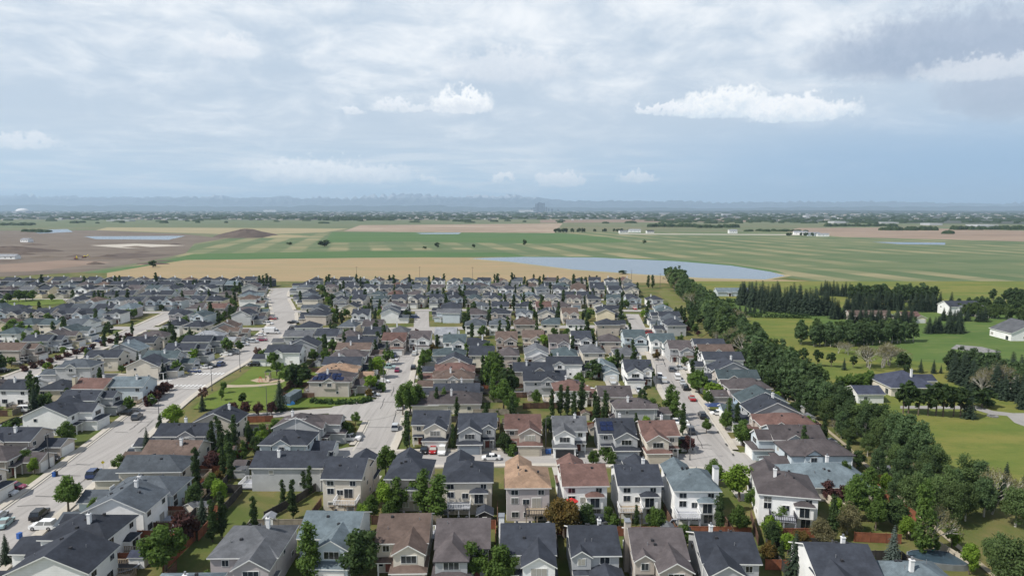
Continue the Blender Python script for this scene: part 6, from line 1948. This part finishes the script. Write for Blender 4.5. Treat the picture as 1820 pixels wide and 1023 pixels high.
# ------------------------------------------------------------------ sheds, bins, play things and other garden objects
def shed(px, py, label, w=2.6, d=2.4, h=2.1, roof='roof_G', wall='wall_b', rz=0, name='garden_shed', cat='shed', axis='x'):
    x, y = gp(px, py)
    t = thing(name, label, cat, (x, y, 0), R(rz))
    b = MB(); b.box(-w / 2, w / 2, -d / 2, d / 2, 0, h, bottom=False)
    zr = h + .5 * ((d if axis == 'x' else w) / 2) - .03
    if axis == 'x':
        for s_ in (-1, 1): b.quad((s_ * w / 2, -s_ * d / 2, h), (s_ * w / 2, s_ * d / 2, h), (s_ * w / 2, 0, zr))
    else:
        for s_ in (-1, 1): b.quad((s_ * w / 2, s_ * d / 2, h), (-s_ * w / 2, s_ * d / 2, h), (0, s_ * d / 2, zr))
    b.build('wall', wall, t)
    r_ = MB(); r_.roof(-w / 2, w / 2, -d / 2, d / 2, h, .5, axis, 0, 0, ov=.2, t=.1); r_.build('roof', [roof, 'trim_white'], t)
    dd = MB(); dd.box(-.45, .45, -d / 2 - .04, -d / 2 + .02, .05, 1.85); dd.build('door', 'trim_white', t)
shed(345, 912, 'small grey roofed shed beside the dark garden fence', rz=70)
shed(250, 1003, 'dark roofed white shed behind the trampoline', wall='wall_w', roof='roof_V')
shed(480, 935, 'white playhouse shed by the slim aspens, lower left', 1.8, 1.8, 2.2, 'roof_L', 'wall_w', axis='y')
shed(428, 838, 'dark roofed garden shelter beyond the yellow lawn', 3.2, 3, 2.2, 'roof_M', 'fence_dark')
shed(880, 708, 'small beige shed in the garden with the orange fence', 3, 2.4, 2, 'roof_M', 'wall_t')
shed(1182, 868, 'white garden shelter between two tall walkout houses', 2.4, 2.2, 2.3, 'roof_L', 'rail_white', axis='y')
shed(1208, 797, 'blue grey roofed lean shed right of the rust red house', 5, 4.5, 2.2, 'roof_B', 'wall_g')
shed(862, 928, 'dark pavilion shed behind the fifth bottom house', 3, 3, 2.3, 'roof_K', 'fence_dark', axis='y')
shed(1066, 938, 'charcoal pavilion shed below the red leaved tree', 3.6, 3, 2.2, 'roof_K', 'wall_t')
shed(692, 948, 'small shed between the third and fourth bottom houses', 2.4, 2, 1.9, 'roof_K', 'wall_w')
ns = 0
for i, tt in enumerate(house_objs[:NCAT]):
    if tt.location.y > 290 or rnd.random() < .45 or 'bottom row' in tt['label']: continue
    f = house_frame(tt); w, d = tt['_w'], tt['_d']
    hrec = HOUSES[[h[3] for h in HOUSES].index(tt['label'])]
    # patio slab
    LEVEL[0] += .0003
    zc = .02 + (LEVEL[0] % .02)
    pw, pd = rnd.uniform(3, 5), rnd.uniform(2.2, 3.6)
    x0_ = rnd.uniform(-w / 2, w / 2 - pw)
    ps = [f(x0_, d / 2 + .1), f(x0_ + pw, d / 2 + .1), f(x0_ + pw, d / 2 + pd), f(x0_, d / 2 + pd)]
    sheet('patio', ps, 'g_drive', zc, px=False)
    for _ in range(5):
        lx, ly = rnd.choice((-1, 1)) * (w / 2 - .5), d / 2 + rnd.uniform(5.5, 8)
        x, y = f(lx, ly)
        if on_road(x, y, 2) or any((h[0] - x) ** 2 + (h[1] - y) ** 2 < 6.5 ** 2 for h in HOUSES) or min(math.dist((x, y), c) for c in TREES) < 2.2: continue
        rfk = rnd.choice('GKMNL'); wlk = rnd.choice('wbbtg')
        pxy = (x, y)
        _gp = gp
        tt_ = thing('garden_shed', by_house(f'{WALLW[wlk]} shed', hrec, 'behind the'), 'shed', (x, y, 0), tt.rotation_euler[2] + rnd.choice((0, math.pi / 2)))
        b = MB(); b.box(-1.3, 1.3, -1.1, 1.1, 0, 2.0, bottom=False)
        for s_ in (-1, 1): b.quad((s_ * 1.3, -s_ * 1.1, 2), (s_ * 1.3, s_ * 1.1, 2), (s_ * 1.3, 0, 2.52))
        b.build('wall', 'wall_' + wlk, tt_)
        b = MB(); b.roof(-1.3, 1.3, -1.1, 1.1, 2.0, .5, 'x', 0, 0, ov=.2, t=.1); b.build('roof', ['roof_' + rfk, 'trim_white'], tt_)
        b = MB(); b.box(-.45, .45, -1.14, -1.08, .05, 1.8); b.build('door', 'trim_white', tt_)
        ns += 1
        break
def bin_(px, py, label, n=0):
    x, y = gp(px, py)
    t = thing('wheelie_bin', label, 'bin', (x, y, .1), rnd.uniform(-.5, .5))
    b = MB(); b.box(-.32, .32, -.36, .36, .05, 1.0); b.build('body', 'bin_blue' if n == 0 else 'vent', t)
    b = MB(); b.box(-.35, .35, -.40, .40, 1.0, 1.07); b.build('lid', 'bin_blue' if n == 0 else 'vent', t)
bin_(35, 957, 'blue wheelie bin on the kerb, bottom left'); bin_(97, 847, 'blue wheelie bin by the lawn of the near left garden'); bin_(100, 846, 'black wheelie bin beside the blue kerb bin', 1)
bin_(1349, 808, 'blue wheelie bin beside the pale gabled garage'); bin_(736, 1021, 'blue wheelie bin by the fourth bottom garage'); bin_(581, 1008, 'blue wheelie bin by the third bottom garage'); bin_(977, 806, 'blue wheelie bin left of the open garage'); bin_(972, 806, 'second blue wheelie bin left of the open garage')
# trampoline
x, y = gp(222, 1012)
t = thing('trampoline', 'round black trampoline on the lawn, bottom left', 'trampoline', (x, y, 0))
b = MB()
n = 20
ring = [(2.1 * math.cos(2 * math.pi * k / n), 2.1 * math.sin(2 * math.pi * k / n), .85) for k in range(n)]
b.quad(*ring); b.build('mat', 'vent', t)
b = MB()
for k in range(n):
    a0, a1 = 2 * math.pi * k / n, 2 * math.pi * (k + 1) / n
    P4 = [(r_ * math.cos(a), r_ * math.sin(a), .9) for (r_, a) in ((2.1, a0), (2.42, a0), (2.42, a1), (2.1, a1))]
    b.quad(*P4)
    b.quad((2.42 * math.cos(a0), 2.42 * math.sin(a0), .9), (2.42 * math.cos(a0), 2.42 * math.sin(a0), .82), (2.42 * math.cos(a1), 2.42 * math.sin(a1), .82), (2.42 * math.cos(a1), 2.42 * math.sin(a1), .9))
b.build('rim_pad', 'deck_grey', t)
for k in range(6):
    a = k * math.pi / 3
    b = MB(); b.tube((2.3 * math.cos(a), 2.3 * math.sin(a), 0), (2.3 * math.cos(a), 2.3 * math.sin(a), .85), .04, .04, 5); b.build('leg', 'steel', t)
# play structures
x, y = gp(477, 676)
t = thing('play_tower', 'wooden play tower with roof on the park sand', 'playground', (x, y, .2), R(15))
for sx in (-.9, .9):
    for sy in (-.9, .9):
        b = MB(); b.box(sx - .08, sx + .08, sy - .08, sy + .08, 0, 3.2); b.build('post', 'deck_wood', t)
b = MB(); b.box(-.95, .95, -.95, .95, 1.4, 1.5); b.build('platform', 'deck_wood', t)
b = MB(); b.roof(-.95, .95, -.95, .95, 3.2, .8, 'x', 1, 1, ov=.15, t=.08); b.build('roof', ['leaf_hedge', 'trim_white'], t)
b = MB(); b.quad((-.35, -.98, 1.5), (.35, -.98, 1.5), (.35, -3.4, .15), (-.35, -3.4, .15)); b.quad((-.35, -.98, 1.46), (-.35, -3.4, .11), (.35, -3.4, .11), (.35, -.98, 1.46)); b.build('slide', 'deck_wood', t)
x, y = gp(493, 672)
t = thing('swing_set', 'swing set right of the play tower in the park', 'swing', (x, y, .2), R(10))
for sx in (-2.6, 2.6):
    for sy in (-1, 1):
        b = MB(); b.tube((sx, sy, 0), (sx, 0, 2.6), .06, .06, 6); b.build('leg', 'steel', t)
b = MB(); b.tube((-2.6, 0, 2.6), (2.6, 0, 2.6), .06, .06, 6); b.build('crossbar', 'steel', t)
for sx in (-1.3, 0, 1.3):
    b = MB(); b.box(sx - .25, sx + .25, -.1, .1, .5, .55); b.tube((sx - .24, 0, .55), (sx - .24, 0, 2.6), .012, .012, 4); b.tube((sx + .24, 0, .55), (sx + .24, 0, 2.6), .012, .012, 4); b.build('swing', 'vent', t)
x, y = gp(463, 680)
t = thing('climbing_frame', 'small red climbing frame left of the play tower', 'playground', (x, y, .2))
for k in range(4):
    b = MB(); a = k * math.pi / 2; b.tube((.9 * math.cos(a), .9 * math.sin(a), 0), (.3 * math.cos(a), .3 * math.sin(a), 1.9), .05, .05, 5); b.build('bar', 'red_cloth', t)
b = MB(); b.tube((-.3, 0, 1.9), (.3, 0, 1.9), .06, .06, 5); b.build('top_bar', 'red_cloth', t)
# canopies and umbrellas
def umbrella(px, py, z, r_, label, mtl, name='parasol'):
    x, y = gp(px, py, z + 2.3)
    t = thing(name, label, 'parasol', (x, y, z))
    b = MB(); n = 8
    for k in range(n):
        a0, a1 = 2 * math.pi * k / n, 2 * math.pi * (k + 1) / n
        b.quad((r_ * math.cos(a0), r_ * math.sin(a0), 2.1), (r_ * math.cos(a1), r_ * math.sin(a1), 2.1), (0, 0, 2.75))
        b.quad((r_ * math.cos(a1), r_ * math.sin(a1), 2.05), (r_ * math.cos(a0), r_ * math.sin(a0), 2.05), (0, 0, 2.70))
    b.build('canopy', mtl, t)
    b = MB(); b.tube((0, 0, 0), (0, 0, 2.7), .03, .03, 6); b.build('pole', 'steel', t)
umbrella(897, 687, 0, 2.0, 'white parasol among garden trees left of the deck house', 'rail_white')
umbrella(1262, 907, 0, 1.2, 'pale parasol in the garden below the last walkout house', 'rail_white')
umbrella(258, 915, 0, 1.6, 'grey white parasol on the patio of the white gable house', 'rail_white')
umbrella(1016, 888, 2.6, 1.3, 'red canopy parasol on the fifth walkout house', 'red_cloth')
x, y = gp(1271, 731)
t = thing('car_canopy', 'dark blue car canopy behind the white car on the right road', 'canopy', (x, y, 0))
b = MB(); b.roof(-2.8, 2.8, -1.6, 1.6, 2.1, .35, 'x', 1, 1, ov=.1, t=.12); b.build('cover', ['paint_blue', 'paint_blue'], t)
for sx in (-2.6, 2.6):
    for sy in (-1.5, 1.5):
        b = MB(); b.tube((sx, sy, 0), (sx, sy, 2.1), .04, .04, 5); b.build('pole', 'steel', t)
# trailer beside the park
x, y = gp(520, 714)
t = thing('cargo_trailer', 'long teal grey trailer beside the park corner', 'trailer', (x, y, 0), R(-8))
b = MB(); b.box(-1.25, 1.25, -4.2, 4.2, .6, 3.0); b.build('body', 'roof_B', t)
b = MB(); b.box(-.06, .06, -5.6, -4.2, .55, .68); b.build('tow_bar', 'steel', t)
for sx in (-1, 1):
    for sy in (-.6, .6):
        put('wheel', car_meshes('suv')[2], t, (sx * 1.2, sy, 0))
x, y = gp(516, 719)
t = thing('paddling_pool', 'bright blue tarp heap in front of the trailer', 'tarp', (x, y, 0))
b = MB(); n = 10
for j in range(3):
    for k in range(n):
        a0, a1 = 2 * math.pi * k / n, 2 * math.pi * (k + 1) / n
        f0, f1 = j * math.pi / 6, (j + 1) * math.pi / 6
        b.quad(*[(1.5 * math.cos(f) * math.cos(a) * (1 + .1 * math.sin(3 * a)), 1.3 * math.cos(f) * math.sin(a), 1.3 * math.sin(f)) for (f, a) in ((f0, a0), (f0, a1), (f1, a1), (f1, a0))])
b.build('cover', 'tarp_blue', t)
# pool under its dark cover, bottom right
x, y = gp(1672, 1000)
t = thing('swimming_pool', 'oval garden pool under dark slate cover, bottom right', 'pool', (x, y, 0), R(-12))
b = MB(); n = 18; ring = [(5.2 * math.cos(2 * math.pi * k / n), 2.4 * math.sin(2 * math.pi * k / n)) for k in range(n)]
b.quad(*[(px_, py_, 1.0) for px_, py_ in ring]); b.build('cover', 'pool_cover', t)
b = MB()
for k in range(n):
    (ax, ay), (bx, by_) = ring[k], ring[(k + 1) % n]
    b.quad((ax * 1.04, ay * 1.04, 0), (bx * 1.04, by_ * 1.04, 0), (bx * 1.04, by_ * 1.04, 1.1), (ax * 1.04, ay * 1.04, 1.1))
    b.quad((ax * 1.04, ay * 1.04, 1.1), (bx * 1.04, by_ * 1.04, 1.1), (bx, by_, 1.1), (ax, ay, 1.1))
b.build('wall', 'steel', t)
x, y = gp(1664, 988)
t = thing('garden_chair', 'teal garden chair beside the covered pool', 'chair', (x, y, 0), R(30))
b = MB(); b.box(-.5, .5, -.5, .5, .35, .48); b.build('seat', 'teal_cloth', t)
b = MB(); b.box(-.5, .5, .42, .52, .48, 1.15); b.build('backrest', 'teal_cloth', t)
for sx in (-.42, .42):
    for sy in (-.42, .42):
        b = MB(); b.box(sx - .05, sx + .05, sy - .05, sy + .05, 0, .35); b.build('leg', 'teal_cloth', t)
x, y = gp(1764, 741)
t = thing('fire_pit', 'round stone fire pit on the acreage lawn', 'fire pit', (x, y, .2))
for k in range(12):
    a = k * math.pi / 6
    b = MB(); c_, s_ = math.cos(a), math.sin(a)
    b.box(1.1 * c_ - .27, 1.1 * c_ + .27, 1.1 * s_ - .27, 1.1 * s_ + .27, 0, .38 + .06 * math.sin(k * 2.3)); b.build('stone', 'rock_patch', t)
b = MB(); b.quad(*[(.85 * math.cos(k * math.pi / 6), .85 * math.sin(k * math.pi / 6), .06) for k in range(12)]); b.build('ash_bed', 'vent', t)
# roof solar panels, antenna: parts of their houses
def by_label(s): return next(o for o in house_objs if s in o['label'])
sp_m = cached('solar', lambda: (lambda b: (b.box(-.8, .8, -.5, .5, 0, .06), b.mesh('solar_panel', ['solar']))[1])(MB()))
def panels(t, spots, axis, he=5.4, pitch=.46):
    w, d = t['_w'], t['_d']
    for (lx, ly) in spots:
        o = put('solar_panel', sp_m, t)
        if axis == 'y':
            o.location = (lx, ly, he + pitch * (w / 2 - abs(lx)) + .09)
            o.rotation_euler = (0, -math.atan(pitch), 0)
            o.scale = (1.02, 1.7, 1)
        else:
            o.location = (lx, ly, he + pitch * (d / 2 - abs(ly)) + .09)
            o.rotation_euler = (math.atan(pitch), 0, 0)
            o.scale = (.95, 1.5, 1)
t = by_label('with solar panels by the curved lawn')
panels(t, [(lx, ly) for lx in (-4.4, -2.7) for ly in (-3.6, -2.4, -1.2, 1.0, 2.2, 3.4, 4.6) if not (lx > -3 and abs(ly) > 3.5)], 'y')
t = by_label('with roof solar panels')
panels(t, [(lx, ly) for lx in (-3.2, -1.55) for ly in (-3.6, -2.0)], 'x', 5.5)
t = by_label('television antenna')
b = MB(); b.tube((0, -1.6, 6), (0, -1.6, 10.2), .04, .04, 5); b.tube((0, -4.2, 10), (0, 1.0, 10), .04, .04, 5)
for k in range(7): b.tube((-.9 + .08 * k, -4 + k * .75, 10), (.9 - .08 * k, -4 + k * .75, 10), .02, .02, 4)
b.build('antenna', 'chimney_white', t)

# ------------------------------------------------------------------ far away: farms, town, downtown
def farm(px, py, w, d, h, label, roof, wall):
    x, y = gp(px, py)
    t = thing('farm_building', label, 'farm building', (x, y, 0), R(rnd.uniform(-20, 20)), 'far farm buildings')
    b = MB(); b.box(-w / 2, w / 2, -d / 2, d / 2, 0, h, bottom=False)
    for s_ in (-1, 1): b.quad((s_ * w / 2, -s_ * d / 2, h), (s_ * w / 2, s_ * d / 2, h), (s_ * w / 2, 0, h + .4 * d / 2 - .05))
    b.build('wall', wall, t)
    r_ = MB(); r_.roof(-w / 2, w / 2, -d / 2, d / 2, h, .4, 'x', 0, 0, ov=.5, t=.25); r_.build('roof', [roof, 'trim_white'], t)
    for k in (-1, 0, 1):
        put('window', win_mesh(1.6, 1.4, 2)[2], t, (k * w * .3, -d / 2, h * .5))
for a in [(48, 430, 16, 12, 5, 'white farmhouse left of the brown building site', 'roof_L', 'wall_w'), (1108, 414, 22, 12, 5, 'white farmhouse beside the country road, left one', 'roof_G', 'wall_w'),
          (1128, 413, 30, 14, 6, 'long pale barn beside the country road', 'roof_L', 'wall_w'), (1155, 414, 18, 12, 5, 'small farmhouse right of the pale barn', 'roof_K', 'wall_w'),
          (1302, 414.5, 20, 14, 7, 'white farmhouse by the end of the country road', 'roof_L', 'wall_w'), (1422, 417, 30, 14, 6, 'pale barn left in the farm row right of centre', 'roof_L', 'wall_w'),
          (1445, 419, 26, 13, 6, 'pale barn in the middle of the farm row', 'roof_L', 'wall_l'), (1462, 420, 24, 12, 5, 'pale barn right in the farm row', 'roof_L', 'wall_w'),
          (15, 460, 24, 10, 4, 'white site office at the left edge of the building site', 'roof_L', 'wall_w')]: farm(*a)
# orange machines on the building site
for i, (px, py) in enumerate([(8, 459), (20, 458), (135, 461), (150, 459)]):
    x, y = gp(px, py)
    t = thing('excavator', f'orange digger on the brown building site, {ordw(i + 1)} from the left', 'digger', (x, y, 0), rnd.uniform(0, 6), 'orange diggers on the building site')
    b = MB(); b.box(-1.4, 1.4, -2, 2, 1.0, 2.4); b.build('body', 'door', t)
    b = MB(); b.box(-1.3, -.2, .3, 1.8, 2.4, 3.4); b.build('cab', 'sign_yellow', t)
    b = MB(); b.tube((.5, 1.8, 2), (.5, 5, 4.6), .3, .25, 5); b.tube((.5, 5, 4.6), (.5, 7, 1.2), .25, .2, 5); b.build('arm', 'sign_yellow', t)
    for sx in (-1.3, 1.3):
        b = MB(); b.box(sx - .4, sx + .4, -2.3, 2.3, 0, 1.0); b.build('track', 'vent', t)
# lone bushes in the fields
for (key, px, py, h, wd, l) in [('dark', 577, 438, 11, 2.6, 'big dark bush clump alone in the green field'), ('dark', 515, 435, 5, 3.2, 'low dark bush left of the big field bush'), ('dark', 777, 440, 9, 1.3, 'dark tree above the field pond, left one'), ('dark', 842, 440, 6, 1.3, 'small dark bush between two field trees'),
                                ('dark', 932, 436, 11, .9, 'lone upright dark tree in the striped field'), ('dark', 272, 475, 8, 1.5, 'round dark tree at the corner of the tan field'), ('dark', 1107, 487, 4, 3, 'low dark bushes on the near shore of the pond'), ('dark', 1145, 433, 7, 1.6, 'dark bush on the striped crop field'),
                                ('dark', 755, 442, 4, 2.5, 'low scrub left of the field trees'), ('dark', 1640, 510, 4, 1.6, 'small bush on the muddy patch')]:
    T(key, px, py, h, l, wide=wd, far=True)
row('dark', [(985, 413), (1040, 413)], 12, 11, 'far dark tree in the first farm row', 'far farm trees', 6, 1.2)
row('dark', [(1052, 412), (1120, 412)], 11, 9, 'far dark tree left of the pale barn', 'far farm trees', 8, 1.2)
row('dark', [(1390, 419), (1470, 420)], 9, 8, 'far dark tree in the pale barn row', 'far farm trees', 10, 1.2)
rt = random.Random(99)
town = MB()
def tbox(px, py, w, d, h, m):
    x, y = gp(px, py)
    town.box(x - w / 2, x + w / 2, y - d / 2, y + d / 2, -.2, h, m=m, bottom=False)
for _ in range(2300):
    py = 374.9 + 17 * rt.random() ** 1.5
    px = rt.uniform(-150, 1970)
    if py > 386 and px > 900 and rt.random() < .75: continue
    if py > 383 and px < 900 and rt.random() < .45: continue
    sc_ = gp(px, py)[1] / 5000
    tbox(px, py, rt.uniform(9, 26) * (.6 + .5 * sc_), rt.uniform(9, 16), rt.uniform(4, 8) * (.8 + .3 * sc_), rt.choice((0, 1, 1, 2, 2, 2, 3, 3)))
for (px, py, w, h) in [(105, 375.5, 500, 12), (75, 378, 300, 14), (178, 377, 250, 10), (480, 376.5, 330, 42), (1440, 386, 110, 26), (1487, 397, 60, 16), (830, 381, 110, 14), (935, 377.5, 330, 45), (1180, 381, 120, 28), (1290, 383, 90, 30), (1655, 400, 60, 12), (1745, 403, 90, 12), (215, 393, 140, 9), (1575, 397, 90, 10)]:
    tbox(px, py, w * .8, 60, h * (1 if py < 380 else .6), 0 if py < 380 else 1)
ob = town.build('distant_town', ['dome_white', 'wall_g', 'wall_t', 'roof_M'])
tag(ob, 'hazy town of pale specks spread along the horizon', 'town', kind='stuff')
veg = MB()
def blob(px, py, w, h):
    x, y = gp(px, py)
    n = 7
    ring0 = [(x + w * .5 * math.cos(6.283 * k / n + px) * rt.uniform(.75, 1.1), y + w * .3 * math.sin(6.283 * k / n + px), -.2) for k in range(n)]
    ring1 = [(x + (p[0] - x) * rt.uniform(.7, .95), y + (p[1] - y) * .8, h * rt.uniform(.5, .85)) for p in ring0]
    for k in range(n):
        veg.quad(ring0[k], ring0[(k + 1) % n], ring1[(k + 1) % n], ring1[k])
        veg.quad(ring1[k], ring1[(k + 1) % n], (x + rt.uniform(-.1, .1) * w, y, h))
for _ in range(2700):
    py = 375.2 + 22 * rt.random() ** 1.4
    px = rt.uniform(-200, 2020)
    if py > 389 and not (px > 1150) and rt.random() < .85: continue
    if py > 397 and px > 1150 and rt.random() < .5: continue
    sc_ = gp(px, py)[1] / 4000
    blob(px, py, rt.uniform(20, 75) * (.5 + .6 * sc_), rt.uniform(6, 11) * (.8 + .35 * sc_))
for (x0, x1, py, n, h) in [(500, 720, 389, 70, 17), (110, 225, 382, 40, 14), (560, 700, 391.5, 60, 16), (0, 60, 400, 30, 9), (1150, 1240, 403, 46, 11), (1240, 1310, 404.5, 30, 10), (1470, 1590, 402, 40, 10), (1560, 1665, 409, 46, 11), (1690, 1820, 408, 50, 11), (1680, 1690, 415, 6, 8), (1320, 1440, 411, 20, 6), (45, 95, 412, 16, 7), (990, 1060, 388, 26, 9), (750, 900, 386, 40, 14), (240, 480, 386, 60, 13)]:
    for _ in range(n): blob(rt.uniform(x0, x1), py + rt.uniform(-.6, .6), rt.uniform(14, 30), h * rt.uniform(.7, 1.2))
ob = veg.build('distant_trees', ['leaf_dark'])
tag(ob, 'dark hazy tree belts below the horizon', 'trees', kind='stuff')
# dome and downtown towers
x, y = gp(40, 379)
t = thing('dome_building', 'white domed building on the horizon, far left', 'dome', (x, y, 0))
b = MB(); n, k_ = 16, 4
for j in range(k_):
    f0, f1 = j / k_ * math.pi / 2, (j + 1) / k_ * math.pi / 2
    for i in range(n):
        a0, a1 = 6.2832 * i / n, 6.2832 * (i + 1) / n
        b.quad(*[(92 * math.cos(f) * math.cos(a), 70 * math.cos(f) * math.sin(a), 30 + 42 * math.sin(f)) for (f, a) in ((f0, a0), (f0, a1), (f1, a1), (f1, a0))])
b.build('roof', 'dome_white', t)
b = MB(); b.box(-92, 92, -60, 60, 0, 31); b.build('wall', 'wall_g', t)
# downtown
TOW = [(952.5, 363, 34), (955.5, 362.2, 40), (958, 360.2, 44), (961.2, 361, 40), (964, 362, 44), (967, 361.6, 40), (949, 369, 36), (971, 368.5, 40), (945, 371, 40), (975, 371, 44), (981, 371.6, 50), (992, 372, 40)]
for i, (px, top, w) in enumerate(TOW):
    w *= .68
    yy = 13600 + (i % 3) * 170
    x = (px - 910) / FPX * yy * (1 / (CP + SP * .115))
    h = CAM_H + (372.0 - top) / FPX * yy
    t = thing('office_tower', f'blue hazy downtown tower on the horizon, {ordw(sorted(q[0] for q in TOW).index(px) + 1)} from the left', 'tower', (x, yy, 0), 0, 'downtown towers on the horizon')
    b = MB(); b.box(-w / 2, w / 2, -w / 2, w / 2, 0, h); b.build('wall', 'tower_glass', t)
    b = MB()
    for k in range(1, int(h / 14)): b.box(-w / 2 - .6, w / 2 + .6, -w / 2 - .6, w / 2 + .6, k * 14, k * 14 + 2.5)
    b.build('floor_band', 'wall_g', t)
    b = MB(); b.box(-w * .3, w * .3, -w * .3, w * .3, h, h + 7); b.build('roof_house', 'steel', t)
for o in bpy.data.objects:
    for k in ('_w', '_d'):
        if k in o: del o[k]
dup = [k for k, v in LABELS.items() if len(v) > 1]
print('labels', len(LABELS), 'dup', len(dup), dup[:8], 'cars', len(CARS), 'objects', len(bpy.data.objects))
